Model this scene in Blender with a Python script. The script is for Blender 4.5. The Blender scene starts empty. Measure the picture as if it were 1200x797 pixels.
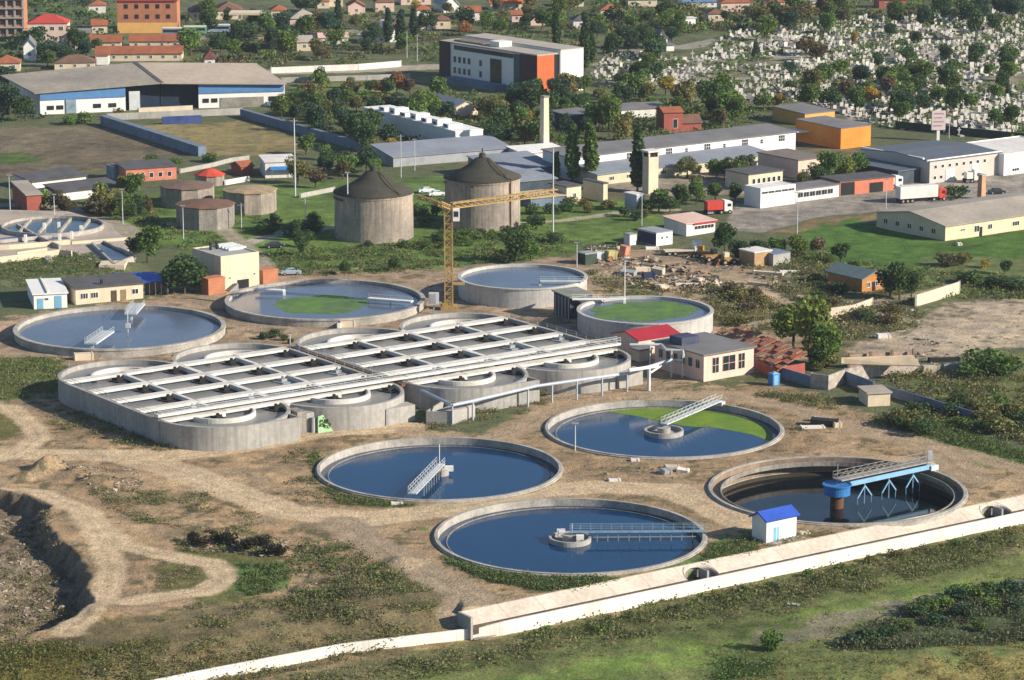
import bpy, bmesh, math, random
import numpy as np
from mathutils import Vector, Matrix
random.seed(7); rng = np.random.default_rng(7)
sc = bpy.context.scene
COL = sc.collection
# ------------------------------------------------------------------ camera, sky, sun, exposure
FPX = 3500.0; PITCH = math.atan(776.5/FPX); CAMH = 122.9
cam_d = bpy.data.cameras.new("camera"); cam = bpy.data.objects.new("camera", cam_d); COL.objects.link(cam)
cam_d.sensor_width = 36; cam_d.lens = FPX/1200*36; cam_d.clip_start = 5; cam_d.clip_end = 30000
cam.location = (0, 0, CAMH); cam.rotation_euler = (math.pi/2-PITCH, 0, 0)
sc.camera = cam
SUN_AZ = 19.0; SUN_EL = 25.5          # azimuth measured from +X towards the camera
w = bpy.data.worlds.new("World"); sc.world = w; w.use_nodes = True
nt = w.node_tree; bg = nt.nodes["Background"]; sky = nt.nodes.new("ShaderNodeTexSky")
sky.sky_type = 'NISHITA'; sky.sun_disc = False; sky.sun_elevation = math.radians(SUN_EL); sky.sun_rotation = math.radians(90+SUN_AZ)
sky.air_density = 1.0; sky.dust_density = 0.3; sky.ozone_density = 3.0
nt.links.new(sky.outputs[0], bg.inputs[0]); bg.inputs[1].default_value = 0.078
sd = bpy.data.lights.new("sun", 'SUN'); sun = bpy.data.objects.new("sun", sd); COL.objects.link(sun)
sd.energy = 5.0; sd.angle = math.radians(0.5); sd.color = (1.0, 0.89, 0.73)
e, a = math.radians(SUN_EL), math.radians(SUN_AZ)
SUNV = Vector((math.cos(e)*math.cos(a), -math.cos(e)*math.sin(a), math.sin(e)))
sun.rotation_euler = SUNV.to_track_quat('Z', 'Y').to_euler()
sun.location = (300, 0, 300)
sc.view_settings.view_transform = 'Standard'; sc.view_settings.look = 'None'
sc.view_settings.exposure = 0.70; sc.view_settings.gamma = 1.0; sc.view_settings.use_curve_mapping = False
sc.cycles.max_bounces = 5; sc.cycles.diffuse_bounces = 3; sc.cycles.glossy_bounces = 3; sc.cycles.transparent_max_bounces = 4
sc.cycles.use_denoising = True

# ------------------------------------------------------------------ where things stand on the site plan
def P(px, py, z=0.0):
    """site coordinates of a survey mark, at height z"""
    u = (px-600)/FPX; v = (py-398.5)/FPX
    dy = math.cos(PITCH)-v*math.sin(PITCH); dz = -math.sin(PITCH)-v*math.cos(PITCH)
    t = (z-CAMH)/dz
    return Vector((u*t, dy*t, z))
def to_px(x, y, z=0.0):
    c, s = math.cos(PITCH), math.sin(PITCH)
    zc = y*c-(z-CAMH)*s; yc = y*s+(z-CAMH)*c
    return 600+FPX*x/zc, 398.5-FPX*yc/zc
def ppm(py): return .3177*(py+378)/40     # survey marks per metre
AX = math.radians(-54); GA = Vector((math.cos(AX), math.sin(AX), 0)); GB = Vector((-math.sin(AX), math.cos(AX), 0))

# ------------------------------------------------------------------ materials
MC = {}
def mat(name, c, c2=None, rough=.9, scale=.4, amt=.25, bump=0.0, kind='noise', metal=0, spec=.3, streak=0, coord='Object', lines=None):
    if name in MC: return MC[name]
    m = bpy.data.materials.new(name); m.use_nodes = True; n = m.node_tree.nodes; l = m.node_tree.links
    b = n["Principled BSDF"]; b.inputs["Roughness"].default_value = rough; b.inputs["Metallic"].default_value = metal
    b.inputs["Specular IOR Level"].default_value = spec
    tc = n.new("ShaderNodeTexCoord"); src = tc.outputs[coord]
    def noise(sc_, det=4, vec=None, ro=.6):
        t = n.new("ShaderNodeTexNoise"); t.inputs["Scale"].default_value = sc_; t.inputs["Detail"].default_value = det; t.inputs["Roughness"].default_value = ro
        l.new(vec or src, t.inputs["Vector"]); return t.outputs["Fac"]
    def ramp(fac, lo, hi, a_, b_):
        r = n.new("ShaderNodeMapRange"); l.new(fac, r.inputs[0]); r.inputs[1].default_value = lo; r.inputs[2].default_value = hi; r.inputs[3].default_value = a_; r.inputs[4].default_value = b_; return r.outputs[0]
    def mix(fac, A, B, mode='MIX'):
        x = n.new("ShaderNodeMix"); x.data_type = 'RGBA'; x.blend_type = mode
        if isinstance(fac, float): x.inputs[0].default_value = fac
        else: l.new(fac, x.inputs[0])
        for i, v in ((6, A), (7, B)):
            if isinstance(v, (tuple, list)): x.inputs[i].default_value = (*v[:3], 1)
            else: l.new(v, x.inputs[i])
        return x.outputs[2]
    c2 = c2 or tuple(k*(1-amt*1.6) for k in c)
    f = ramp(noise(scale), .35, .68, 0, 1)
    out = mix(f, c, c2)
    f2 = ramp(noise(scale*9, 3), .3, .7, 1-amt, 1+amt*.6)
    g = n.new("ShaderNodeCombineColor"); [l.new(f2, g.inputs[i]) for i in range(3)]
    out = mix(1.0, out, g.outputs[0], 'MULTIPLY')
    if streak:
        mp = n.new("ShaderNodeMapping"); mp.inputs["Scale"].default_value = (1.2, 1.2, .07); l.new(src, mp.inputs[0])
        s = ramp(noise(1.3, 4, mp.outputs[0]), .45, .72, 0, streak)
        out = mix(s, out, tuple(k*.35 for k in c))
    if kind in ('ribx', 'riby'):
        wv = n.new("ShaderNodeTexWave"); wv.bands_direction = 'X' if kind == 'ribx' else 'Y'; wv.inputs["Scale"].default_value = .9; l.new(src, wv.inputs[0])
        s = ramp(wv.outputs["Fac"], 0, 1, 0, .18); out = mix(s, out, tuple(k*.5 for k in c))
    if lines:
        lx, ly, per, wd = lines; sp = n.new("ShaderNodeSeparateXYZ"); l.new(src, sp.inputs[0])
        def mth(op, a_, b_):
            q = n.new("ShaderNodeMath"); q.operation = op
            for i_, v_ in ((0, a_), (1, b_)):
                if isinstance(v_, (int, float)): q.inputs[i_].default_value = v_
                else: l.new(v_, q.inputs[i_])
            return q.outputs[0]
        u_ = mth('ADD', mth('MULTIPLY', sp.outputs[0], lx/per), mth('MULTIPLY', sp.outputs[1], ly/per))
        out = mix(mth('MULTIPLY', mth('LESS_THAN', mth('FRACT', mth('ADD', u_, 1000.0), 0), wd/per), .55), out, tuple(k*.3 for k in c))
    l.new(out, b.inputs["Base Color"])
    if bump:
        bp = n.new("ShaderNodeBump"); bp.inputs["Strength"].default_value = min(1, bump); bp.inputs["Distance"].default_value = .15
        l.new(noise(scale*6, 4), bp.inputs["Height"]); l.new(bp.outputs[0], b.inputs["Normal"])
    MC[name] = m; return m
def water(name, c, rough=.06, wave=.25, scum=None):
    m = bpy.data.materials.new(name); m.use_nodes = True; n = m.node_tree.nodes; l = m.node_tree.links
    b = n["Principled BSDF"]; b.inputs["Roughness"].default_value = rough; b.inputs["IOR"].default_value = 1.33
    tc = n.new("ShaderNodeTexCoord")
    t = n.new("ShaderNodeTexNoise"); t.inputs["Scale"].default_value = .09; t.inputs["Detail"].default_value = 5; l.new(tc.outputs["Object"], t.inputs[0])
    x = n.new("ShaderNodeMix"); x.data_type = 'RGBA'; l.new(t.outputs["Fac"], x.inputs[0]); x.inputs[6].default_value = (*[k*.75 for k in c], 1); x.inputs[7].default_value = (*[k*1.3 for k in (scum or c)], 1)
    l.new(x.outputs[2], b.inputs["Base Color"])
    t2 = n.new("ShaderNodeTexNoise"); t2.inputs["Scale"].default_value = 1.6; t2.inputs["Detail"].default_value = 4; l.new(tc.outputs["Object"], t2.inputs[0])
    bp = n.new("ShaderNodeBump"); bp.inputs["Strength"].default_value = wave; bp.inputs["Distance"].default_value = .05
    l.new(t2.outputs["Fac"], bp.inputs["Height"]); l.new(bp.outputs[0], b.inputs["Normal"])
    MC[name] = m; return m
def leafmat(name, trans=.35):
    """leaf colour = the object's own colour x the leaf's own shade"""
    m = bpy.data.materials.new(name); m.use_nodes = True; n = m.node_tree.nodes; l = m.node_tree.links
    b = n["Principled BSDF"]; b.inputs["Roughness"].default_value = .75; b.inputs["Specular IOR Level"].default_value = .2
    oi = n.new("ShaderNodeObjectInfo"); at = n.new("ShaderNodeAttribute"); at.attribute_name = "Col"
    x = n.new("ShaderNodeMix"); x.data_type = 'RGBA'; x.blend_type = 'MULTIPLY'; x.inputs[0].default_value = 1
    l.new(oi.outputs["Color"], x.inputs[6]); l.new(at.outputs["Color"], x.inputs[7])
    l.new(x.outputs[2], b.inputs["Base Color"])
    tr = n.new("ShaderNodeBsdfTranslucent"); l.new(x.outputs[2], tr.inputs[0]); mx = n.new("ShaderNodeMixShader"); mx.inputs[0].default_value = trans
    l.new(b.outputs[0], mx.inputs[1]); l.new(tr.outputs[0], mx.inputs[2]); l.new(mx.outputs[0], n["Material Output"].inputs["Surface"])
    MC[name] = m; return m
LEAF = leafmat("leaves")
CONC = mat("pale_concrete", (.40, .385, .36), (.29, .28, .265), scale=.25, amt=.14, streak=.25, bump=.2)
CONCW = mat("light_wall_panels", (.80, .75, .70), (.66, .61, .56), scale=.2, amt=.1, streak=.25)
CONCD = mat("stained_concrete", (.30, .28, .25), (.19, .18, .165), scale=.3, amt=.25, streak=.7, bump=.3)
CONCR = mat("rim_concrete", (.45, .42, .38), (.25, .24, .22), scale=.35, amt=.28, bump=.3)
GREY = mat("grey_steel", (.32, .34, .36), rough=.5, amt=.15)
LSTEEL = mat("light_steel", (.55, .58, .60), rough=.45, amt=.12)
WHITE = mat("white_paint", (.78, .77, .74), rough=.6, amt=.06, scale=.3)
WHITES = mat("weathered_white_wall", (.74, .71, .68), (.60, .57, .54), rough=.8, amt=.1, scale=.2, streak=.2)
BLUE = mat("blue_paint", (.04, .19, .50), rough=.45, amt=.15)
GLASS = mat("dark_window_glass", (.03, .035, .045), rough=.12, amt=.2, spec=.6)
DARK = mat("dark_interior", (.022, .022, .025), rough=.9, amt=.2)
RUST = mat("rusty_brown", (.16, .08, .045), rough=.9, amt=.3, scale=1)
WOOD = mat("weathered_wood", (.28, .20, .12), rough=.9, amt=.25, scale=1)
BARK = mat("bark", (.10, .075, .05), rough=.95, amt=.3, scale=2)
YELC = mat("crane_yellow", (.43, .29, .11), rough=.6, amt=.2, scale=1)
ROOFG = mat("grey_sheet_roof", (.21, .20, .20), (.15, .15, .155), rough=.7, amt=.12, scale=.15, kind='ribx')
ROOFD = mat("dark_felt_roof", (.10, .10, .11), (.07, .07, .075), rough=.85, amt=.2, scale=.3)
ROOFT = mat("tan_fibre_roof", (.42, .37, .31), (.30, .27, .23), rough=.85, amt=.15, scale=.12, kind='ribx')
TILE = mat("terracotta_tiles", (.36, .12, .055), (.24, .085, .045), rough=.85, amt=.25, scale=.3, kind='ribx')
TILED = mat("old_brown_tiles", (.20, .105, .07), (.13, .08, .06), rough=.9, amt=.25, scale=.4, kind='ribx')
REDR = mat("red_sheet_roof", (.40, .028, .045), rough=.6, amt=.15, scale=.3, kind='riby')
BLUER = mat("blue_sheet_roof", (.035, .10, .50), rough=.5, amt=.15, scale=.3, kind='riby')
CREAM = mat("cream_render", (.66, .56, .42), rough=.9, amt=.1, scale=.3, streak=.15)
PINKR = mat("pink_render", (.70, .52, .44), (.62, .46, .38), rough=.9, amt=.08, scale=.3, streak=.15)
BRICK = mat("orange_brick", (.46, .19, .10), (.36, .15, .085), rough=.9, amt=.2, scale=.5)
BRICKR = mat("red_brick", (.36, .10, .075), (.28, .085, .065), rough=.9, amt=.25, scale=.6)

# ------------------------------------------------------------------ mesh builder
class MB:
    def __init__(s): s.v = []; s.f = []
    def add(s, vs, fs):
        o = len(s.v); s.v += [tuple(v) for v in vs]; s.f += [tuple(i+o for i in f) for f in fs]; return s
    def box(s, x0, x1, y0, y1, z0, z1):
        return s.add([(x0,y0,z0),(x1,y0,z0),(x1,y1,z0),(x0,y1,z0),(x0,y0,z1),(x1,y0,z1),(x1,y1,z1),(x0,y1,z1)],
                     [(3,2,1,0),(4,5,6,7),(0,1,5,4),(1,2,6,5),(2,3,7,6),(3,0,4,7)])
    def prism(s, pts, z0, z1):
        n = len(pts)
        zt = z1 if isinstance(z1, (list, tuple)) else [z1]*n
        vs = [(p[0],p[1],z0) for p in pts]+[(p[0],p[1],zt[i]) for i, p in enumerate(pts)]
        return s.add(vs, [tuple(range(n))[::-1], tuple(range(n, 2*n))]+[(i,(i+1)%n,n+(i+1)%n,n+i) for i in range(n)])
    def slab(s, quad, t=.2):
        """thin solid under a 3-D quad"""
        q = [Vector(p) for p in quad]; n = (q[1]-q[0]).cross(q[2]-q[0]).normalized()
        if n.z < 0: n = -n
        b = [p-n*t for p in q]; k = len(q)
        return s.add(q+b, [tuple(range(k)), tuple(range(k, 2*k))[::-1]]+[(i, k+i, k+(i+1)%k, (i+1)%k) for i in range(k)])
    def bar(s, p, q, w=.2, h=None):
        p, q = Vector(p), Vector(q); d = q-p; h = h or w
        if d.length < 1e-6: return s
        d.normalize(); up = Vector((0,0,1)) if abs(d.z) < .95 else Vector((1,0,0))
        a = d.cross(up).normalized()*w/2; b = d.cross(a).normalized()*h/2
        vs = [p-a-b, p+a-b, p+a+b, p-a+b, q-a-b, q+a-b, q+a+b, q-a+b]
        return s.add(vs, [(3,2,1,0),(4,5,6,7),(0,1,5,4),(1,2,6,5),(2,3,7,6),(3,0,4,7)])
    def tube(s, p, q, r0, r1=None, n=8):
        p, q = Vector(p), Vector(q); r1 = r0 if r1 is None else r1; d = (q-p).normalized()
        up = Vector((0,0,1)) if abs(d.z) < .95 else Vector((1,0,0)); a = d.cross(up).normalized(); b = d.cross(a)
        vs = [c+(a*math.cos(t)+b*math.sin(t))*r for c, r in ((p,r0),(q,r1)) for t in [2*math.pi*i/n for i in range(n)]]
        return s.add(vs, [(i,(i+1)%n,n+(i+1)%n,n+i) for i in range(n)]+[tuple(range(n))[::-1], tuple(range(n,2*n))])
    def path(s, pts, r, n=6):
        for a_, b_ in zip(pts, pts[1:]): s.tube(a_, b_, r, n=n)
        return s
    def lathe(s, prof, n=48, cx=0, cy=0, a0=0, a1=2*math.pi):
        full = abs(a1-a0-2*math.pi) < 1e-6; m = n if full else n+1; k = len(prof)
        vs = [(cx+r*math.cos(a0+(a1-a0)*i/n), cy+r*math.sin(a0+(a1-a0)*i/n), z) for i in range(m) for r, z in prof]
        fs = [(i*k+j, ((i+1)%m)*k+j, ((i+1)%m)*k+j+1, i*k+j+1) for i in range(n) for j in range(k-1)]
        return s.add(vs, fs)
    def ring(s, r0, r1, z0, z1, n=72, cx=0, cy=0, a0=0, a1=2*math.pi):
        return s.lathe([(r0,z0),(r1,z0),(r1,z1),(r0,z1),(r0,z0)], n, cx, cy, a0, a1)
    def disc(s, r, z, n=64, cx=0, cy=0):
        return s.add([(cx+r*math.cos(2*math.pi*i/n), cy+r*math.sin(2*math.pi*i/n), z) for i in range(n)], [tuple(range(n))])
    def wallrun(s, pts, z0, z1, t):
        """wall of thickness t along a polyline"""
        pts = [Vector((p[0],p[1],0)) for p in pts]; L = []; R = []
        for i, p in enumerate(pts):
            d = (pts[min(i+1,len(pts)-1)]-pts[max(i-1,0)]).normalized(); nn = Vector((-d.y,d.x,0))*t/2
            L.append(p+nn); R.append(p-nn)
        g = (lambda z, i: z[i] if isinstance(z, (list,tuple)) else z)
        for i in range(len(pts)-1):
            q = [R[i],R[i+1],L[i+1],L[i]]; zi = [i,i+1,i+1,i]
            s.add([(p.x,p.y,g(z0,k)) for p,k in zip(q,zi)]+[(p.x,p.y,g(z1,k)) for p,k in zip(q,zi)],
                  [(3,2,1,0),(4,5,6,7),(0,1,5,4),(2,3,7,6)]+([(3,0,4,7)] if i == 0 else [])+([(1,2,6,5)] if i == len(pts)-2 else []))
        return s
    def build(s, name, m, parent=None, smooth=False, fix=True):
        me = bpy.data.meshes.new(name); me.from_pydata([tuple(v) for v in s.v], [], s.f)
        if fix:
            bm = bmesh.new(); bm.from_mesh(me); bmesh.ops.recalc_face_normals(bm, faces=bm.faces[:]); bm.to_mesh(me); bm.free()
        me.materials.append(m)
        if smooth: me.polygons.foreach_set("use_smooth", [True]*len(me.polygons))
        o = bpy.data.objects.new(name, me); COL.objects.link(o)
        if parent: o.parent = parent
        return o
THINGS = []
def tag(o, label=None, cat=None, group=None, kind=None):
    if label: o['label'] = label
    if cat: o['category'] = cat
    if group: o['group'] = group
    if kind: o['kind'] = kind
    return o
def thing(name, label, cat, loc=(0,0,0), rz=0, group=None):
    o = bpy.data.objects.new(name, None); COL.objects.link(o); o.empty_display_size = .5
    o.location = loc; o.rotation_euler = (0, 0, rz)
    return tag(o, label, cat, group)
def copy_tree(o, parent=None):
    c = o.copy(); COL.objects.link(c); c.parent = parent
    for ch in o.children: copy_tree(ch, c)
    return c
def angpx(a_, b_):
    A, B = P(*a_), P(*b_); return math.atan2(B.y-A.y, B.x-A.x)

# ------------------------------------------------------------------ numpy noise
def _hash(ix, iy, seed):
    h = (ix.astype(np.int64)*374761393+iy.astype(np.int64)*668265263+seed*1442695041) & 0xffffffff
    h = ((h ^ (h >> 13))*1274126177) & 0xffffffff
    return ((h ^ (h >> 16)) & 0xffff)/65535.0
def vnoise(x, y, seed=0):
    ix, iy = np.floor(x), np.floor(y); fx, fy = x-ix, y-iy; fx = fx*fx*(3-2*fx); fy = fy*fy*(3-2*fy)
    a_, b_, c_, d_ = _hash(ix,iy,seed), _hash(ix+1,iy,seed), _hash(ix,iy+1,seed), _hash(ix+1,iy+1,seed)
    return (a_*(1-fx)+b_*fx)*(1-fy)+(c_*(1-fx)+d_*fx)*fy
def fbm(x, y, s, seed=0, o=4):
    t = np.zeros_like(x); amp = 1; tot = 0
    for i in range(o): t += amp*vnoise(x/s+i*17.3, y/s-i*9.1, seed+i); tot += amp; amp *= .55; s /= 2.1
    return t/tot
def inpoly(x, y, poly):
    r = np.zeros(x.shape, bool); n = len(poly)
    for i in range(n):
        x1, y1 = poly[i][:2]; x2, y2 = poly[(i+1)%n][:2]
        if y1 == y2: continue
        c = ((y1 > y) != (y2 > y)) & (x < (x2-x1)*(y-y1)/(y2-y1)+x1); r ^= c
    return r
def segdist(x, y, pts):
    d = np.full(x.shape, 1e9)
    for (x1,y1),(x2,y2) in zip(pts, pts[1:]):
        vx, vy = x2-x1, y2-y1; t = np.clip(((x-x1)*vx+(y-y1)*vy)/(vx*vx+vy*vy+1e-9), 0, 1)
        d = np.minimum(d, np.hypot(x-x1-t*vx, y-y1-t*vy))
    return d
def polypx(pts): return [P(*p)[:2] for p in pts]
def smooth01(v): v = np.clip(v, 0, 1); return v*v*(3-2*v)
# ------------------------------------------------------------------ site layout shared by ground and structures
R20 = 20.0
TANKS = {'front': (*P(668,629)[:2], R20), 'mid': (*P(515,550.5)[:2], 19.6), 'algae': (*P(778,503.5)[:2], R20), 'empty': (*P(981,575)[:2], R20)}
RAISED = {'A': (*P(140.5,382.5,1.5)[:2], 20.2, 1.5), 'B': (*P(381,350,1.5)[:2], 20.0, 1.5), 'C': (*P(612.5,323.5,3.9)[:2], 13.2, 3.9), 'D': (*P(756,362.5,3.7)[:2], 13.2, 3.7)}
T_in = [P(540,718), P(1200,581)]                     # top edge of the canal slope
dT = (T_in[1]-T_in[0]).normalized(); nT = Vector((-dT.y, dT.x, 0))     # nT points to the plant side
canal0 = T_in[0]; canal_len = 260.0
Wall = [P(-60,850,-3.1), P(100,826,-3.1), P(243,797,-3.1), P(400,767,-3.1)]
w0 = canal0+dT*4.6-nT*3.35
Wall += [w0, w0+dT*canal_len]
wall_xy = [(p.x, p.y) for p in Wall]
WX = [p[0] for p in wall_xy]; WY = [p[1] for p in wall_xy]
PIT = polypx([(-140,560),(-10,572),(30,578),(62,592),(52,606),(70,632),(98,655),(106,675),(102,690),(110,705),(90,722),(60,735),(30,745),(-20,760),(-160,760)])
SILOS = [(*P(438.5,277)[:2], 8.8, 10.2), (*P(565.5,263.5)[:2], 8.6, 11.2)]

def ground_height(x, y):
    z = (fbm(x, y, 14, 3)-.5)*.35 + (fbm(x, y, 2.2, 9)-.5)*.10*(y < 700)
    z = np.where((y > 700), 0, z)
    # south of the canal the land lies lower
    yl = np.interp(x, WX, WY); d = y-yl
    low = -3.1+(fbm(x, y, 9, 5)-.5)*.5
    right = x > canal0.x
    t = np.where(right, smooth01((d-4.0)/.35), smooth01((d-.6)/9.0))
    near = np.where(right, -3.1, -1.9)
    zz = np.where(d > 0.15, near*(1-t)+z*t, low)
    z = np.where(d < 15, zz, z)
    # bank rising at the lower right corner
    bx, by = P(1080,730)[:2]; q = np.hypot((x-bx-6)/26, (y-by+8)/10); z = z+np.where(d < -3, 1.6*smooth01(1-q), 0)
    # the dug pit
    ins = inpoly(x, y, PIT); dd = segdist(x, y, PIT+PIT[:1])
    dep = np.where(ins, smooth01((dd+(fbm(x, y, 2.2, 77)-.5)*1.8)/2.0)*2.7+fbm(x, y, 4, 12)*1.5-.7-1.3*smooth01((dd-4)/9)+(fbm(x, y, 1.2, 78)-.5)*.7, 0); dep = np.where(ins, np.maximum(dep, 0), 0)
    z = z-dep
    # spoil heaps
    for px, py, r, h in [(50,552,3.8,1.5),(90,556,5,1.1),(62,548,2.8,1.8),(30,560,3.2,1.0),(110,565,4,.9),(235,595,2.2,.6),(262,598,2.2,.5),(240,634,2.6,1.3),(268,632,2.6,1.1),(290,640,2.8,1.2),(318,640,2.2,1.0),(330,648,2,.9),
                         (470,660,4,.9),(430,700,5,.8),(120,720,6,.8),(40,650,2,.5),
                         (700,320,4,.9),(725,318,3,.8),(770,335,5,.7),(1010,370,7,1.2),(1050,375,5,.9),(880,345,6,.8)]:
        c = P(px, py); q = np.hypot(x-c.x, y-c.y)/r; z = z+np.where(q < 1, h*smooth01(1-q)*(.6+.9*fbm(x, y, 1.6, 31)), 0)
    # grassy bank of the settling basins
    bk = polypx([(-60,342),(0,338),(110,330),(180,318),(150,292),(95,296),(0,308),(-60,314)]); ib = inpoly(x, y, bk)
    z = np.where(ib, z+smooth01(segdist(x, y, bk+bk[:1])/5)*1.2, z)
    for k, (cx, cy, r) in TANKS.items():
        q = np.hypot(x-cx, y-cy); z = np.where(q < r-.35, -7.5 if k == 'empty' else -2.5, np.where((q < r+3) & (d > 4.0), z*np.clip((q-r-.6)/2.4, 0, 1), z))
    for k, (cx, cy, r, h) in RAISED.items():
        q = np.hypot(x-cx, y-cy); z = np.where(q < r-.3, -.6, z)
    return z
def gz(x, y): return float(ground_height(np.array([float(x)]), np.array([float(y)]))[0])
def G(px, py):
    p = P(px, py); z = gz(p.x, p.y)
    if abs(z) > .3:
        p = P(px, py, z); p.z = gz(p.x, p.y)
    else: p.z = z
    return p

# colours of the ground cover (real albedo)
SOIL = (.335,.24,.145); PALE = (.54,.415,.27); DRY = (.20,.175,.095); OLIVE = (.13,.15,.055); GRASS = (.10,.16,.045); LAWN = (.070,.135,.030)
WEED = (.055,.07,.022); FIELD = (.15,.125,.085); ASPH = (.27,.245,.21); CITY = (.11,.125,.065); RED = (.34,.25,.17); RUB = (.27,.22,.17)
ZONES = [  # polygon, colour, edge wobble in metres
 ([(-300,-60),(1500,-60),(1500,135),(-300,135)], CITY, 6),
 ([(-60,148),(112,148),(122,148),(238,183),(150,190),(120,200),(60,205),(-60,212)], FIELD, 1.5),
 ([(-60,176),(40,178),(52,188),(20,193),(-60,195)], (.075,.11,.035), 4),
 ([(150,146),(290,142),(385,176),(300,184),(238,184)], (.23,.19,.09), 2),
 ([(340,98),(470,92),(470,112),(345,112)], (.14,.17,.05), 3),
 ([(100,236),(300,215),(640,200),(760,240),(800,268),(690,292),(660,300),(540,318),(320,322),(290,300),(180,292),(110,262)], (.11,.175,.045), 4),
 ([(640,240),(780,240),(780,262),(700,268),(640,262)], (.11,.17,.045), 2),
 ([(520,205),(560,170),(860,150),(1010,150),(1010,215),(860,232),(700,232)], (.15,.13,.08), 4),
 ([(690,214),(840,196),(960,196),(880,226),(760,232)], (.30,.26,.20), 1.5),
 ([(845,268),(862,238),(885,240),(1000,212),(1230,186),(1230,228),(1035,247),(960,255),(890,274)], ASPH, .5),
 ([(890,274),(960,256),(1035,248),(1035,258),(960,275)], (.20,.15,.08), 1.5),
 ([(930,272),(1000,254),(1108,283),(1230,262),(1240,335),(1100,335),(1000,318),(940,300)], LAWN, 2),
 ([(300,318),(540,312),(700,296),(860,302),(980,345),(980,420),(700,470),(300,470),(-60,480),(-60,380),(200,345)], RED, 3),
 ([(690,296),(800,290),(870,305),(960,330),(900,350),(800,322),(700,330)], (.33,.25,.17), 2),
 ([(830,325),(900,350),(930,375),(880,385),(835,380)], DRY, 2.5),
 ([(1080,300),(1240,300),(1240,346),(1130,350),(1060,352)], (.13,.16,.06), 3),
 ([(900,320),(960,300),(1060,340),(1060,420),(960,420),(900,385)], (.14,.13,.07), 3),
 ([(985,412),(1040,385),(1110,354),(1240,348),(1240,408),(1160,412),(1080,424)], (.40,.325,.24), 2),
 ([(1040,440),(1150,415),(1240,410),(1240,530),(1100,500)], (.14,.15,.06), 2.5),
 ([(-60,418),(70,412),(85,440),(60,468),(-60,475)], (.12,.14,.05), 1.5),
 ([(-60,470),(60,462),(220,530),(320,520),(470,490),(560,510),(640,470),(740,450),(930,450),(1240,560),(1240,640),(560,745),(0,860),(-60,860)], SOIL, 3),
 ([(-60,480),(0,478),(40,505),(0,520),(-60,525)], (.14,.13,.05), 1.5),
 ([(190,640),(330,640),(345,690),(260,715),(180,690)], (.13,.13,.05), 2),
 ([(270,660),(338,658),(340,690),(290,700),(262,690)], (.105,.165,.05), 1.5),
 ([(-60,755),(60,745),(200,712),(330,700),(470,640),(560,700),(540,730),(380,760),(150,800),(-60,830)], (.17,.14,.075), 3),
 ([(-60,765),(30,755),(110,760),(90,830),(-60,850)], (.12,.105,.03), 2),
 ([(440,624),(505,622),(520,655),(570,680),(640,692),(760,684),(840,660),(880,632),(840,626),(825,650),(740,674),(600,668),(528,648),(505,618)], (.10,.165,.05), 1.0),
 ([(360,530),(372,520),(380,562),(420,584),(500,592),(590,586),(560,600),(400,594),(364,560)], (.10,.12,.035), 1.0),
 ([(1060,492),(1110,498),(1240,545),(1240,565),(1160,548),(1050,510)], (.105,.165,.05), 1.5),
 ([(350,760),(420,768),(400,790),(350,790)], PALE, 1),
]
CEM = [(690,88),(712,62),(770,60),(800,72),(830,62),(850,42),(900,30),(1060,20),(1210,12),(1215,170),(1130,160),(1040,150),(1000,140),(940,118),(905,122),(840,118),(790,100),(720,108)]
ZONES.append((CEM, (.21,.195,.14), 3))
SOUTH = [
 ([(-60,900),(250,810),(590,742),(1240,600),(1500,560),(1500,1100),(-60,1100)], (.145,.17,.06), 2),
 ([(250,812),(590,744),(1240,606),(1240,640),(900,715),(560,775),(250,840)], (.155,.145,.07), 2.5),
 ([(480,790),(700,745),(860,710),(1100,655),(1240,640),(1240,660),(1000,705),(850,745),(600,797)], (.14,.20,.05), 3),
 ([(860,750),(1000,712),(1240,668),(1240,684),(1050,720),(930,760)], (.21,.195,.13), 2),
 ([(980,745),(1060,712),(1150,690),(1240,690),(1240,745),(1050,775)], (.085,.105,.05), 2),
 ([(880,797),(1000,775),(1240,735),(1240,850),(880,850)], (.22,.195,.075), 3),
]
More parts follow.
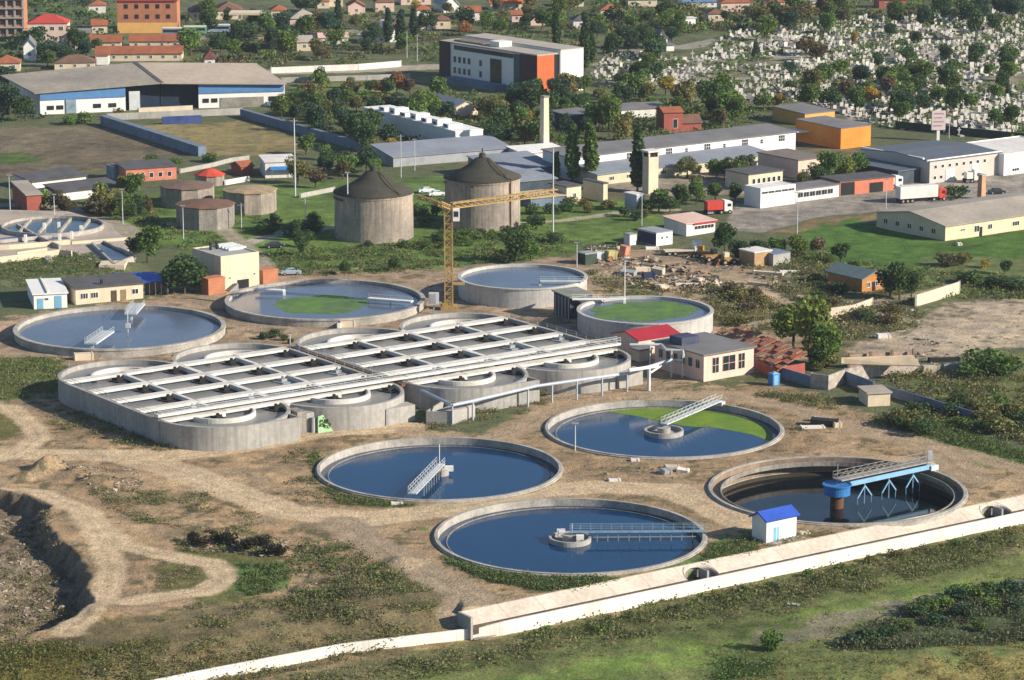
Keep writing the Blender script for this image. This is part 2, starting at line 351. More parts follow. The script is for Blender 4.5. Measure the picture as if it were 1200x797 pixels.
ROADS = [  # polyline, half width m, colour
 ([(-60,531),(100,533),(200,534),(300,522),(365,509),(480,500)], 2.6, PALE),
 ([(150,536),(200,548),(270,575),(335,600),(430,608),(520,598),(630,576),(700,571),(790,574),(840,596),(870,612)], 2.9, PALE),
 ([(400,612),(440,640),(500,672),(560,700),(540,712)], 2.6, (.33,.26,.18)),
 ([(-60,572),(50,578),(100,600),(140,638),(200,652),(250,660),(264,676),(240,694),(180,700),(150,705)], 1.7, PALE),
 ([(100,603),(118,632),(132,665),(124,695),(105,722),(80,740)], 1.7, PALE),
 ([(-60,472),(10,478),(40,500),(46,514),(20,530),(-30,545)], 1.7, PALE),
 ([(-60,417),(100,415),(225,400),(300,382),(420,376),(500,367),(540,355)], 1.6, (.34,.26,.18)),
 ([(480,505),(560,520),(620,500),(640,480),(740,462),(850,462),(930,478),(1000,505),(1080,518),(1240,560)], 2.2, (.36,.27,.18)),
 ([(1000,500),(1060,512),(1100,530),(1140,560)], 2.6, (.36,.27,.18)),
 ([(60,248),(110,253),(150,268),(158,278),(150,290)], 2.3, (.36,.31,.24)),
 ([(290,285),(330,272),(400,266),(480,256)], 1.6, (.42,.38,.30)),
 ([(600,262),(660,258),(720,250),(790,246)], 1.2, (.42,.36,.27)),
 ([(860,330),(900,345),(935,362),(960,385)], 1.5, (.40,.31,.21)),
 ([(1030,262),(1240,282)], .01, LAWN),
 ([(860,385),(930,372),(990,362),(1100,340),(1120,334)], 1.6, (.36,.30,.22)),
 ([(800,56),(900,36),(1010,22),(1240,10)], 3.5, (.30,.28,.24)),
 ([(600,70),(800,54)], 2.5, (.28,.26,.22)),
 ([(-60,240),(60,240),(100,250)], 2.0, (.36,.31,.24)),
 ([(200,262),(260,268),(300,300),(320,320)], 1.8, (.34,.29,.22)),
 ([(330,84),(420,82),(520,78)], 5, (.40,.35,.28)),
 ([(200,45),(330,42),(520,30)], 4, (.30,.27,.22)),
 ([(690,150),(790,120),(900,110)], 2, (.2,.19,.15)),
 ([(720,100),(860,92),(1000,98),(1215,120)], 2.2, (.34,.31,.25)), ([(700,75),(900,66),(1215,70)], 2.2, (.34,.31,.25)), ([(860,45),(1215,42)], 2, (.34,.31,.25)), ([(900,30),(1010,145)], 2, (.34,.31,.25)), ([(1060,25),(1180,165)], 2, (.34,.31,.25)),
]
def make_ground():
    ys = [-300., -100., 100., 220., 280., 310.]; y = 318.
    while y < 1560: ys.append(y); y += .42*(y/400)**2
    ys += [1600., 1700., 1900., 2300., 3000., 4500., 8000., 14000.]
    ys = np.array(ys); nc = 470; t = np.linspace(-1, 1, nc)
    t = np.concatenate([[-30., -8., -3., -1.8, -1.3], t, [1.3, 1.8, 3., 8., 30.]])
    hw = np.clip(.205*ys+6, 75, 420)
    X = hw[:,None]*t[None,:]; Y = np.repeat(ys[:,None], len(t), 1)
    x = X.ravel(); y = Y.ravel()
    z = ground_height(x, y)
    # colour
    wx = (fbm(x, y, 3.0, 41)-.5)*2; wy = (fbm(x, y, 3.0, 57)-.5)*2
    col = np.tile(np.array(CITY), (len(x), 1))
    n1 = fbm(x, y, 11, 70); n2 = fbm(x, y, 2.4, 71, 3)
    def paint(mask, c, alt=.55):
        c = np.array(c); v = (1+alt*((n1-.5)*1.6+(n2-.5)*1.5))[:,None]; tint = 1+np.stack([(n2-.5)*.2, (n1-.5)*.0, -(n2-.5)*.2], 1)
        m = mask[:,None]; return np.where(m > 0, col*(1-m)+c*v*tint*m, col)
    for pts, c, wob in ZONES+SOUTH:
        pg = polypx(pts); wob *= 1.6
        if (pts, c, wob/1.6) in SOUTH:
            pg = [P(px, py, -3.1)[:2] for px, py in pts]
        ins = inpoly(x+wx*wob, y+wy*wob*1.4, pg)
        dd = segdist(x+wx*wob, y+wy*wob*1.4, list(pg)+[pg[0]])
        soft = max(.6, wob*.5)
        col = paint(np.where(ins, smooth01(dd/soft), 0.), c)
    # tufts of weeds over the bare soil
    tu = fbm(x, y, 5, 90); tu2 = fbm(x, y, 1.3, 93, 2)
    m = smooth01((tu-.50)/.12)*smooth01((tu2-.45)/.2)*((y < 640) & (z > -2.5))
    brown = col[:,0] > .2
    col = np.where((brown*m)[:,None] > 0, col*(1-.75*m[:,None])+np.array((.085,.085,.04))*.75*m[:,None], col)
    for pts, hwid, c in ROADS:
        pp = polypx(pts); d = segdist(x+wx*.6, y+wy*.8, pp)
        mm = smooth01((hwid*1.3+.4-d)/1.0)*(.80+.4*(n1-.3)); rut = np.abs(np.abs(d)-.95)
        cc = np.array(c)[None,:]*(1+.12*smooth01(1-rut/.5)[:,None]-.14*smooth01(1-d/.45)[:,None])*(1+.22*(n2-.5))[:,None]
        mm = np.clip(mm, 0, 1)[:,None]; col = np.where(mm > 0, col*(1-mm)+cc*mm, col)
    ins = inpoly(x, y, PIT)
    rr = fbm(x, y, 1.1, 101, 3)[:,None]; col = np.where(ins[:,None], np.array((.17,.135,.095))*(.5+rr*1.2), col)
    col = np.clip(col, .01, .8)
    nr, ncol = len(ys), len(t)
    me = bpy.data.meshes.new("ground"); nv = nr*ncol
    me.vertices.add(nv); co = np.empty(nv*3, np.float32); co[0::3] = x; co[1::3] = y; co[2::3] = z; me.vertices.foreach_set("co", co)
    i = np.arange(nr-1)[:,None]*ncol+np.arange(ncol-1)[None,:]; i = i.ravel()
    f = np.stack([i, i+1, i+1+ncol, i+ncol], 1).astype(np.int32); nf = len(f)
    me.loops.add(nf*4); me.loops.foreach_set("vertex_index", f.ravel()); me.polygons.add(nf)
    me.polygons.foreach_set("loop_start", np.arange(nf, dtype=np.int32)*4); me.polygons.foreach_set("loop_total", np.full(nf, 4, np.int32))
    me.polygons.foreach_set("use_smooth", np.ones(nf, bool))
    me.update(calc_edges=True)
    ca = me.color_attributes.new("Col", 'FLOAT_COLOR', 'POINT'); c4 = np.ones((nv, 4), np.float32); c4[:,:3] = col; ca.data.foreach_set("color", c4.ravel())
    m = bpy.data.materials.new("ground_cover"); m.use_nodes = True; n = m.node_tree.nodes; l = m.node_tree.links
    b = n["Principled BSDF"]; b.inputs["Roughness"].default_value = .95; b.inputs["Specular IOR Level"].default_value = .1
    at = n.new("ShaderNodeAttribute"); at.attribute_name = "Col"; ge = n.new("ShaderNodeNewGeometry")
    out = at.outputs["Color"]
    for s_, det, lo, hi in ((2.6, 5, .60, 1.42), (.35, 5, .72, 1.25), (9., 3, .75, 1.25)):
        t_ = n.new("ShaderNodeTexNoise"); t_.inputs["Scale"].default_value = s_; t_.inputs["Detail"].default_value = det; t_.inputs["Roughness"].default_value = .7; l.new(ge.outputs["Position"], t_.inputs[0])
        r = n.new("ShaderNodeMapRange"); l.new(t_.outputs["Fac"], r.inputs[0]); r.inputs[1].default_value = .3; r.inputs[2].default_value = .7; r.inputs[3].default_value = lo; r.inputs[4].default_value = hi
        g = n.new("ShaderNodeCombineColor"); [l.new(r.outputs[0], g.inputs[k]) for k in range(3)]
        x_ = n.new("ShaderNodeMix"); x_.data_type = 'RGBA'; x_.blend_type = 'MULTIPLY'; x_.inputs[0].default_value = 1
        l.new(out, x_.inputs[6]); l.new(g.outputs[0], x_.inputs[7]); out = x_.outputs[2]
    l.new(out, b.inputs["Base Color"])
    t3 = n.new("ShaderNodeTexNoise"); t3.inputs["Scale"].default_value = 1.5; t3.inputs["Detail"].default_value = 8; t3.inputs["Roughness"].default_value = .7; l.new(ge.outputs["Position"], t3.inputs[0])
    bp = n.new("ShaderNodeBump"); bp.inputs["Strength"].default_value = .9; bp.inputs["Distance"].default_value = .35; l.new(t3.outputs["Fac"], bp.inputs["Height"]); l.new(bp.outputs[0], b.inputs["Normal"])
    me.materials.append(m)
    o = bpy.data.objects.new("ground", me); COL.objects.link(o); tag(o, kind="structure")
make_ground()

# ------------------------------------------------------------------ canal with sloped lining and outer wall
def canal():
    t = thing("canal_lining", "pale sloped concrete canal lining with two half round recesses along the plant edge", "canal lining", tuple(canal0), math.atan2(dT.y, dT.x))
    n = 2.65; zt, zb = .12, -1.05
    bays = []
    for px, py in ((820,674),(1165,601)):
        p = P(px, py, zb); bays.append((p-canal0).dot(dT))
    zz = lambda v: zt+(zb-zt)*min(1, max(0, -v/n))
    us = sorted(set([0, canal_len]+[i*6.0 for i in range(1, 43) if all(abs(i*6.0-b) > 3 for b in bays)]+[b-2.75*math.cos(math.pi*k/16) for b in bays for k in range(17)]))
    def vmin(u):
        for b in bays:
            if abs(u-b) < 2.7499: return -n+2.35*math.sqrt(max(0, 1-((u-b)/2.75)**2))
        return -n
    m = MB()
    for u0, u1 in zip(us, us[1:]):
        q = [(u0,vmin(u0)),(u1,vmin(u1)),(u1,0),(u0,0)]
        top = [(u,v,zz(v)) for u, v in q]; bot = [(u,v,zz(v)-.35) for u, v in q]
        m.add(top+bot, [(0,1,2,3),(7,6,5,4),(0,4,5,1)])
        m.add([(u0,0,zt),(u1,0,zt),(u1,.25,zt),(u0,.25,zt),(u1,.25,-1),(u0,.25,-1)], [(0,1,2,3),(3,2,4,5)])
    m.build("slope", CONCP, t, fix=False)
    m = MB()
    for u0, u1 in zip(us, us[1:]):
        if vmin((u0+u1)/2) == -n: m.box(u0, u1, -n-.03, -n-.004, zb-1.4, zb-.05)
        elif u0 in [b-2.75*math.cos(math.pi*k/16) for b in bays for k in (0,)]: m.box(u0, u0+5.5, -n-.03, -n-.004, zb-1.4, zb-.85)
    m.build("channel_shade_strip", mat("channel_shade_concrete",(.10,.085,.07),amt=.3), t)  # dark strip: shade of the channel gap painted on the slope's end face
    for bx in bays:
        m = MB(); m.ring(2.76, 2.88, -3.2, .02, n=20, cx=bx, cy=-n, a0=0.0, a1=math.pi)
        m.v = [(x, y if y > -n-.01 else -n, min(z, zz(y)+.03) if z > -3 else z) for x, y, z in m.v]
        m.build("recess_wall", CONCD, t)
        k = MB(); k.prism([(bx+2.76*math.cos(a_), -n+2.4*math.sin(a_)) for a_ in [math.pi*i/16 for i in range(17)]], -2.6, -1.9); k.build("recess_floor", DARK, t)
        k = MB(); k.box(bx+.9, bx+1.25, -n+.2, -n+2.2, -1.9, -.45); k.box(bx-2.3, bx+2.3, -n+.05, -n+.2, -1.9, -1.5); k.build("sluice_gate", GREY, t)
    MB().box(0, canal_len, -n-.62, -n-.02, -3.0, -2.9).build("channel_floor", CONCD, t)
    MB().box(-.35, 0, -n-.3, .25, -3, .12).build("end_wall", CONC, t)
CONCP = mat("canal_slope_concrete", (.66,.57,.48), (.50,.43,.36), scale=.18, amt=.18, bump=.15, lines=(1,0,6.0,.09))
canal()
def outer_wall():
    pts = [Wall[0], Wall[1], Wall[2], Wall[3], Wall[4]-dT*0, Wall[5]]
    # densify and let the wall height vary with the panels
    L = []
    for a_, b_ in zip(pts, pts[1:]):
        k = max(1, int((b_-a_).length/3)); L += [a_.lerp(b_, i/k) for i in range(k)]
    L.append(pts[-1])
    top = [(-1.18 if p.x >= w0.x-.5 else -1.62) for p in L]
    m = MB(); m.wallrun(L, -3.6, top, .3); o = m.build("boundary_wall", mat("light_wall_panels_jointed", (.80,.75,.70), (.64,.59,.54), scale=.2, amt=.1, streak=.3, lines=(dT.x,dT.y,3.0,.07))); tag(o, "long white panel wall running along the canal across the foreground", "wall")
outer_wall()

# ------------------------------------------------------------------ round clarifiers
W_DEEP = water("deep_blue_water", (.002,.032,.095), .08, .25)
W_GREY = water("grey_blue_water", (.065,.09,.15), .12, .4, (.10,.12,.165))
W_BLACK = water("black_water", (.004,.008,.012), .05, .15)
W_FOAM = water("foamy_brown_water", (.11,.115,.12), .3, .8, (.19,.19,.185))
ALGAE = mat("bright_algae", (.17,.26,.02), (.10,.19,.025), rough=.8, amt=.25, scale=.3)
ALGAE2 = mat("deep_green_algae", (.12,.23,.035), (.075,.13,.06), rough=.7, amt=.3, scale=.3)
def rail(m, p, q, h=1.0, step=2.0, w=.05):
    p, q = Vector(p), Vector(q); L = (q-p).length; k = max(1, int(L/step))
    for i in range(k+1):
        c = p.lerp(q, i/k); m.bar(c, c+Vector((0,0,h)), w)
    for hh in (h, h*.55): m.bar(p+Vector((0,0,hh)), q+Vector((0,0,hh)), w)
def clarifier(key, label, wz, wm, rimz, blank=True):
    cx, cy, R = TANKS[key]
    t = thing("clarifier_tank", label, "tank", (cx, cy, 0), 0, "round settling tanks")
    prof = [(R-.75,-2.6),(R-.75,rimz),(R,rimz),(R,-.15),(R+.05,-.8)]
    m = MB(); m.lathe([(R-.62,-7.2 if key=='empty' else -2.4),(R-.62,rimz),(R-.12,rimz+.0),(R-.12,rimz-.16),(R+.12,rimz-.2),(R+.12,-.9)], 144); m.build("rim", CONCR, t)
    # overflow weir channel inside
    if key != 'empty':
        k = MB(); k.ring(R-2.0, R-1.88, wz-.6, wz+.16, 144); k.build("weir", CONCD, t)
    k = MB(); k.disc(R-.64, wz, 96); k.build("water", wm, t)
    return t, R
def bridge(t, ang, r0, r1, z, deck=1.0, truss=True, m1=LSTEEL, legs=True, side=0):
    d = Vector((math.cos(ang), math.sin(ang), 0)); n = Vector((-d.y, d.x, 0))
    b = MB(); b.bar(d*r0+Vector((0,0,z)), d*r1+Vector((0,0,z)), deck, .18); o = b.build("bridge_deck", m1, t)
    r = MB()
    for s in (-1, 1): rail(r, d*r0+n*s*deck/2+Vector((0,0,z)), d*r1+n*s*deck/2+Vector((0,0,z)), 1.1, 1.5)
    if truss:
        k = int((r1-r0)/1.5)
        for s in (-1, 1):
            for i in range(k):
                a_ = d*(r0+(r1-r0)*i/k)+n*s*deck/2; b_ = d*(r0+(r1-r0)*(i+1)/k)+n*s*deck/2
                r.bar(a_+Vector((0,0,z)), b_+Vector((0,0,z+1.1)), .05)
    r.build("railing", m1, o)
    return d, n
def island(t, r, wz, h=.7, m1=None):
    k = MB(); k.ring(r-.35, r, wz-.5, wz+h, 40); k.build("centre_ring", m1 or CONC, t)
    k = MB(); k.ring(.1, 1.1, wz-.5, wz+h+.35, 24); k.disc(r-.4, wz+.15, 32); k.build("centre_column", m1 or CONC, t)

# front tank: bridge to the right rim
t, R = clarifier('front', "large blue clarifier tank nearest the canal, with thin bridge to its right rim", -.75, W_DEEP, .38)
island(t, 3.1, -.75, .75)
c = Vector((*TANKS['front'][:2], 0)); q = P(825,628); ang = math.atan2(q.y-c.y, q.x-c.x)
d, n = bridge(t, ang, 0, R-.3, .75, .8, False, mat('slate_blue_steel',(.22,.33,.42),rough=.5,amt=.1))
k = MB()
for i in range(10): 
    rr = 4+i*1.55; k.bar(d*rr+n*.0+Vector((0,0,-.9)), d*rr+Vector((0,0,.7)), .12)
k.bar(d*3.4+Vector((0,0,-.1)), d*18.5+Vector((0,0,-.1)), .1); k.build("scraper_arm", GREY, t)
MB().box(-1.9,-.7,.2,1.2,.1,.9).build('drive_unit', WHITE, t); MB().tube((.3,.2,.2),(.3,.2,1.9),.05).build('mast', WHITE, t); MB().box(.9,2.0,-1.7,-.8,.0,.6).build('drive_unit', WHITE, t)

t, R = clarifier('mid', "blue clarifier tank beside the grey aeration block, bridge ending short at the lower left", -.8, W_DEEP, .42)
island(t, 1.5, -.8, .9)
c = Vector((*TANKS['mid'][:2], 0)); q = P(484,583); ang = math.atan2(q.y-c.y, q.x-c.x)
d, n = bridge(t, ang, -1.0, (q-c).length+.5, .7, 1.3, True, LSTEEL)
MB().tube((0,0,.5),(0,0,4.2),.06).build('mast', WHITE, t); MB().box(.8,2.2,-.3,.4,-.2,.6).build('drive_unit', WHITE, t)
for i in range(8):
    rr = 1.5+i*1.6; k = MB(); k.bar(d*rr+n*.7+Vector((0,0,-1)), d*rr+n*.7+Vector((0,0,.7)), .15); k.build("scraper_arm", GREY, t)

t, R = clarifier('algae', "clarifier tank with a bright green algae sheet behind its bridge", -.75, W_DEEP, .4)
island(t, 3.3, -.75, .8)
c = Vector((*TANKS['algae'][:2], 0)); q = P(849,473); ang = math.atan2(q.y-c.y, q.x-c.x)
d, n = bridge(t, ang, .0, R-.4, .95, 1.2, True, LSTEEL)
k = MB(); k.bar(d*(R-.9)+Vector((0,0,.45)), d*(R+.4)+Vector((0,0,.45)), 1.6, .7); k.build("end_carriage", LSTEEL, t)
edge = [P(712,482,-.75),(P(740,487,-.75)),P(770,493,-.75),P(800,499,-.75),P(835,501,-.75),P(860,505,-.75),P(885,510,-.75),P(899,516,-.75)]
Ri = R-2.02; e0, e1 = edge[0]-c, edge[-1]-c; a0 = math.atan2(e0.y, e0.x); a1 = math.atan2(e1.y, e1.x)
k = MB(); pts = [(Ri*math.cos(a1+(a0-a1)*i/40), Ri*math.sin(a1+(a0-a1)*i/40)) for i in range(41)]+[((p-c).x, (p-c).y) for p in edge[1:-1]]
def ragged(pts, amp=.35, k=5, closed=True):
    out = []; n = len(pts)
    for i in range(n if closed else n-1):
        a_, b_ = pts[i], pts[(i+1) % n]
        for j in range(k): out.append((a_[0]+(b_[0]-a_[0])*j/k, a_[1]+(b_[1]-a_[1])*j/k))
    X = np.array([p[0] for p in out]); Y = np.array([p[1] for p in out]); dx = (fbm(X, Y, 1.3, 201)-.5)*2*amp; dy = (fbm(X, Y, 1.3, 202)-.5)*2*amp
    return [(x, y) for x, y in zip(X+dx, Y+dy)]
def ngon_sheet(pts, z, name, m, parent):
    bm = bmesh.new(); f = bm.faces.new([bm.verts.new((x, y, z)) for x, y in pts]); f.normal_update()
    if f.normal.z < 0: f.normal_flip()
    bmesh.ops.triangulate(bm, faces=[f]); me = bpy.data.meshes.new(name); bm.to_mesh(me); bm.free(); me.materials.append(m)
    o = bpy.data.objects.new(name, me); COL.objects.link(o); o.parent = parent; return o
strt = [((p-c).x, (p-c).y) for p in edge]; rg = ragged(strt, .5, 8, False)
ngon_sheet(pts[:41]+rg[1:], -.735, "algae_sheet", ALGAE, t)

# the drained tank
t, R = clarifier('empty', "drained deep clarifier tank with blue bridge and scrapers over dark water", -2.7, W_BLACK, .35)
INW = mat("tank_inner_wall", (.24,.19,.14), (.12,.10,.08), scale=.12, amt=.2, streak=.4)
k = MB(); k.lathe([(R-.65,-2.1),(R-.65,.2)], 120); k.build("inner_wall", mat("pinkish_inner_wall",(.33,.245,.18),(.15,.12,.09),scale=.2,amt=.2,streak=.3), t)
k = MB(); k.lathe([(R-1.9,-6.0),(R-1.0,-2.1)], 120); k.build("lower_inner_wall", mat("dark_lower_wall",(.045,.036,.024),(.025,.02,.015),scale=.2,amt=.3), t)  # lower part of the inner wall, darker than the band above
k = MB(); k.ring(R-2.1, R-1.95, -.75, -.1, 120); k.ring(R-2.1, R-.64, -.85, -.75, 120); k.build("weir", CONCD, t)
k = MB(); k.tube((0,0,-5.6),(0,0,-.2),1.05,n=20); k.build("column", RUST, t)
k = MB(); k.tube((0,0,-.55),(0,0,1.0),2.05,n=28); k.ring(2.05,2.3,.9,1.1,28); k.build("centre_drum", BLUE, t)
c = Vector((*TANKS['empty'][:2], 0)); q = P(1083,553); ang = math.atan2(q.y-c.y, q.x-c.x)
d, n = bridge(t, ang, 0, R-.2, 1.75, 2.0, True, mat("galvanised_grating", (.34,.32,.29), rough=.6, amt=.15))
LB = mat("light_blue_paint", (.22,.42,.62), rough=.5, amt=.12)
k = MB()
for s in (-1, 1): k.bar(d*1.9+n*s*.9+Vector((0,0,.95)), d*(R-.6)+n*s*.9+Vector((0,0,.95)), .18, .75)
k.build("girder", LB, t)
for i, rr in enumerate((5.0, 10.2, 15.4)):
    k = MB(); b0 = d*rr+n*-.9
    zt_ = .6; k.bar(b0+Vector((0,0,zt_)), b0+d*.0+Vector((0,0,-5.2)), .16)
    k.bar(b0+Vector((0,0,zt_-.4)), b0+d*1.5+Vector((0,0,-1.6)), .2); k.bar(b0+Vector((0,0,zt_-.4)), b0-d*1.5+Vector((0,0,-1.6)), .2)
    k.bar(b0+d*1.5+Vector((0,0,-1.6)), b0+d*1.3+Vector((0,0,-5)), .1); k.bar(b0-d*1.5+Vector((0,0,-1.6)), b0-d*1.3+Vector((0,0,-5)), .1)
    k.build("scraper_arm", LB, t)
k = MB(); k.bar(d*(R-1)+n*0+Vector((0,0,.75)), d*(R+.6)+Vector((0,0,.75)), 2.6, .8); k.box(*(lambda v: (v.x-.35, v.x+.35, v.y-.35, v.y+.35))(d*(R-.1)), 1.2, 3.2); k.build("end_carriage", LSTEEL, t)
k = MB(); k.tube((0,0,1),(0,0,4.3),.06); k.build("mast", GREY, t)

# raised tanks
def raised(key, label, wdrop, wm, thick=.45, wallm=CONC):
    cx, cy, R, h = RAISED[key]
    t = thing("raised_tank", label, "tank", (cx, cy, 0), 0, "raised round tanks")
    m = MB(); m.lathe([(R-thick-.35,-.2),(R-thick-.35,h),(R+.05,h),(R+.05,h-.3),(R-.1,h-.32),(R-.1,-.6)], 120); m.build("wall", wallm, t)
    k = MB(); k.disc(R-thick-.37, h-wdrop, 80); k.build("water", wm, t)
    return t, R, h
CONCL = mat("pale_tank_wall", (.50,.49,.47), (.37,.37,.36), scale=.2, amt=.15, streak=.35)
t, R, h = raised('A', "wide grey blue tank at the far left, crossed by a broken bridge", .75, W_GREY, .5, CONCR)
c = Vector((*RAISED['A'][:2], 0))
for a_, b_ in (((163,355),(153,369)), ((127,387),(106,404))):
    p1, p2 = P(*a_, h+.9)-c, P(*b_, h+.5)-c; p1.z = h+.7; p2.z = h+.7
    k = MB(); k.bar(p1, p2, 2.4, .3); nn = (p2-p1).normalized().cross(Vector((0,0,1)))*1.1
    rail(k, p1+nn, p2+nn, .9, 1.6); rail(k, p1-nn, p2-nn, .9, 1.6)
    k.bar(p1.lerp(p2,.9), p1.lerp(p2,.9)-Vector((0,0,1.8)), .4); k.build("bridge_deck", LSTEEL, t)
k = MB(); k.tube((1.8,-2.2,h-1),(1.8,-2.2,h+3.5),.09); k.box(1.4,2.3,-2.6,-1.8,h+.2,h+1.0); k.build("centre_column", LSTEEL, t)
t, R, h = raised('B', "wide grey blue tank with a green algae patch, left of the yellow crane", .7, W_GREY, .5, CONCR)
c = Vector((*RAISED['B'][:2], 0))
k = MB(); q = [P(432,351,h)-c, P(483,355,h)-c]; q[0].z = q[1].z = h+.25; k.bar(q[0], q[1], 1.3, .3); rail(k, q[0], q[1], .9, 2)
k.bar(q[0]-Vector((0,0,0)), q[0]-Vector((0,0,1.6)), .5); k.bar(q[0].lerp(q[1],.5), q[0].lerp(q[1],.5)-Vector((0,0,1.6)), .4); k.build("bridge_deck", WHITE, t)
k = MB(); q = [P(300,340,h)-c, P(333,342,h)-c]; q[0].z = q[1].z = h+.25; k.bar(q[0], q[1], 1.3, .3); k.bar(q[1], q[1]-Vector((0,0,1.6)), .5); rail(k, q[0], q[1], .9, 2); k.build("bridge_deck", WHITE, t)
pts = []
for i in range(36):
    a_ = 2*math.pi*i/36; pts.append((P(376,353,h)-c+Vector((math.cos(a_)*9.2*(1+.06*math.sin(3*a_)), math.sin(a_)*9.2*(1+.08*math.sin(5*a_+1)), 0)))[:2])
ngon_sheet(ragged(pts, .9, 4), h-.7+.012, "algae_sheet", ALGAE2, t)
t, R, h = raised('C', "tall pale round tank of grey water just right of the yellow crane", .6, W_GREY, .3, CONCL)
k = MB(); c = Vector((*RAISED['C'][:2], 0)); q = [P(633,331,h)-c, P(684,331,h)-c]; q[0].z = q[1].z = h+.3; k.bar(q[0], q[1], 1.1, .25); k.bar(q[0], q[0]-Vector((0,0,1.3)), .5); rail(k, q[0], q[1], .9, 2.5); k.build("bridge_deck", LSTEEL, t)
t, R, h = raised('D', "tall pale round tank covered with green algae behind the red roof", .6, W_GREY, .3, CONCL)
c = Vector((*RAISED['D'][:2], 0)); pts = []
for i in range(40):
    a_ = 2*math.pi*i/40; rr = 9.6*(1+.10*math.sin(2*a_+.5)+.05*math.sin(7*a_)); pts.append((-.2+rr*math.cos(a_), 1.0+rr*math.sin(a_)))
ngon_sheet(ragged(pts, .9, 4), h-.6+.012, "algae_sheet", ALGAE2, t)
k = MB(); q = [P(706,350,h)-c, P(732,352,h)-c]; q[0].z = q[1].z = h+.35; k.bar(q[0]-Vector((6,2,0)), q[1], 1.2, .25); k.bar(q[1], q[1]-Vector((0,0,1.3)), .5); rail(k, q[0]-Vector((6,2,0)), q[1], .9, 2.5); k.tube(q[1], q[1]+Vector((0,0,7)), .08); k.build("bridge_deck", WHITE, t)

# ------------------------------------------------------------------ aeration blocks (two racetracks each)
def aeration(O, label, missing):
    t = thing("aeration_basin", label, "basin", (O.x, O.y, 0), math.atan2(GB.y, GB.x), "aeration basins")
    # local: x = across (GB), y = away (-GA); basin body runs from y=0 (back) to y=-S (front)
    S, r, H = 33.0, 11.4, 4.0
    centres = [r, 3*r]
    wall = MB(); wat = MB(); ribs = MB(); mid = MB()
    for cx in centres:
        for cy, a0, a1 in ((0, 0, math.pi), (-S, math.pi, 2*math.pi)):
            wall.ring(r-.45, r+.15, -.3, H, 40, cx, cy, a0, a1)
            MB().ring(5.35, 5.8, 1.2, H-.05, 28, cx, cy, a0, a1).build('guide_wall', RIBW, t)
            wat.add([(cx+(r-.3)*math.cos(a0+(a1-a0)*i/32), cy+(r-.3)*math.sin(a0+(a1-a0)*i/32), 3.15) for i in range(33)], [tuple(range(33))])
        wat.box(cx-r+.1, cx+r-.1, -S+.002, -.002, 2.6, 3.15)
        mid.box(cx-.35, cx+.35, -S-1.0, 1.0, 1.2, H+.02)
    for x0 in (0, 4*r): wall.box(x0-.35, x0+.3, -S, 0, -.3, H)
    mid.box(2*r-.5, 2*r+.5, -S-3, 3, 1.2, H+.04)
    for cx in centres:
        for i in range(5):
            y = -S*i/4+(.9 if i == 0 else 0)
            for x0, x1 in ((cx-r+.25, cx-.4), (cx+.4, cx+r-.55)):
                ribs.box(x0, x1, y-1.0, y+1.0, H-.35, H+.07)
    wall.build("wall", CONCB, t); wat.build("water", W_FOAM, t); mid.build("dividing_wall", RIBW, t)
    # every footway rib of a block is its own part
    for cx in centres:
        for i in range(5):
            y = -S*i/4+(.9 if i == 0 else 0)
            for x0, x1 in ((cx-r+.25, cx-.4), (cx+.4, cx+r-.55)):
                b = MB(); b.box(x0, x1, y-1.0, y+1.0, H-.35, H+.07); rb = b.build("channel_cover", RIBW, t)
                a_ = MB(); a_.prism([(x1-3.0,y-1.3),(x1-.1,y-1.3),(x1-.1,y-3.9),(x1-2.2,y-3.4)], 3.0, 3.35); a_.prism([(x1-2.4,y-1.5),(x1-.8,y-1.5),(x1-.8,y-2.5),(x1-1.9,y-2.5)], 3.3, H-.2); a_.tube((x1-1.5,y-2.2,H),(x1-1.5,y-2.2,H+.25),.3,n=10); a_.build("gap_block", DARK if (i*3+int(cx)) % 5 else GREY, t)  # mostly dark blocks at the right end of each gap between covers
    # end buttress boxes and railing
    e_ = MB()
    e_.wallrun([(r+.6,-S-r+.15),(19.6,-S-r+.15),(19.6,-S-8.0)], -.3, H-.05, .5); e_.box(17.6,19.5,-S-r+.4,-S-8,-.3,H-1.2); e_.build("outlet_chamber", CONCB, t)
    e_ = MB(); e_.prism([(3*r+2.5,-S-r-.05),(4*r-3,-S-r-.05),(4*r-3,-S-8.8),(3*r+5,-S-10)], -.3, H-1.2); e_.build("outlet_chamber", CONCB, t)
    for x_ in (.1, 4*r-.1): k = MB(); rail(k, (x_,0,H), (x_,-S,H), 1.0, 3, .05); k.build("railing", GREY, t)
    return t
RIBW = mat("channel_cover_concrete", (.70,.67,.62), (.52,.50,.46), scale=.35, amt=.2)
CONCB = mat("basin_wall_concrete", (.40,.385,.36), (.28,.275,.265), scale=.12, amt=.16, streak=.45, bump=.15)
OL = Vector((-76.99, 501.85, 0)); OR = Vector((-37.3, 528.6, 0))
aeration(OL, "front left block of two joined racetrack aeration basins, nearest the dirt road", 0)
aeration(OR, "rear right block of two joined racetrack aeration basins, next to the red roofed building", 0)
# long white footbridge across all basins
t = thing("footbridge", "long white footbridge crossing the front lobes of all aeration basins", "footbridge", (0,0,0))
pa = OL+GA*32.5-GB*.5; pb = OR+GA*32.5+GB*46.5; z = 4.75
k = MB(); k.bar((pa.x,pa.y,z), (pb.x,pb.y,z), 1.3, .4); k.build("deck", RIBW, t)
for s in (-.55, .55):
    k = MB(); rail(k, Vector((pa.x,pa.y,z+.2))+GA*s, Vector((pb.x,pb.y,z+.2))+GA*s, 1.0, 2.5, .06); k.build("railing", LSTEEL, t)

k = MB()
for i in range(12):
    p = pa.lerp(pb, (i+.5)/12); k.bar((p.x,p.y,2.2), (p.x,p.y,z), .35)
k.build("pier", CONC, t)
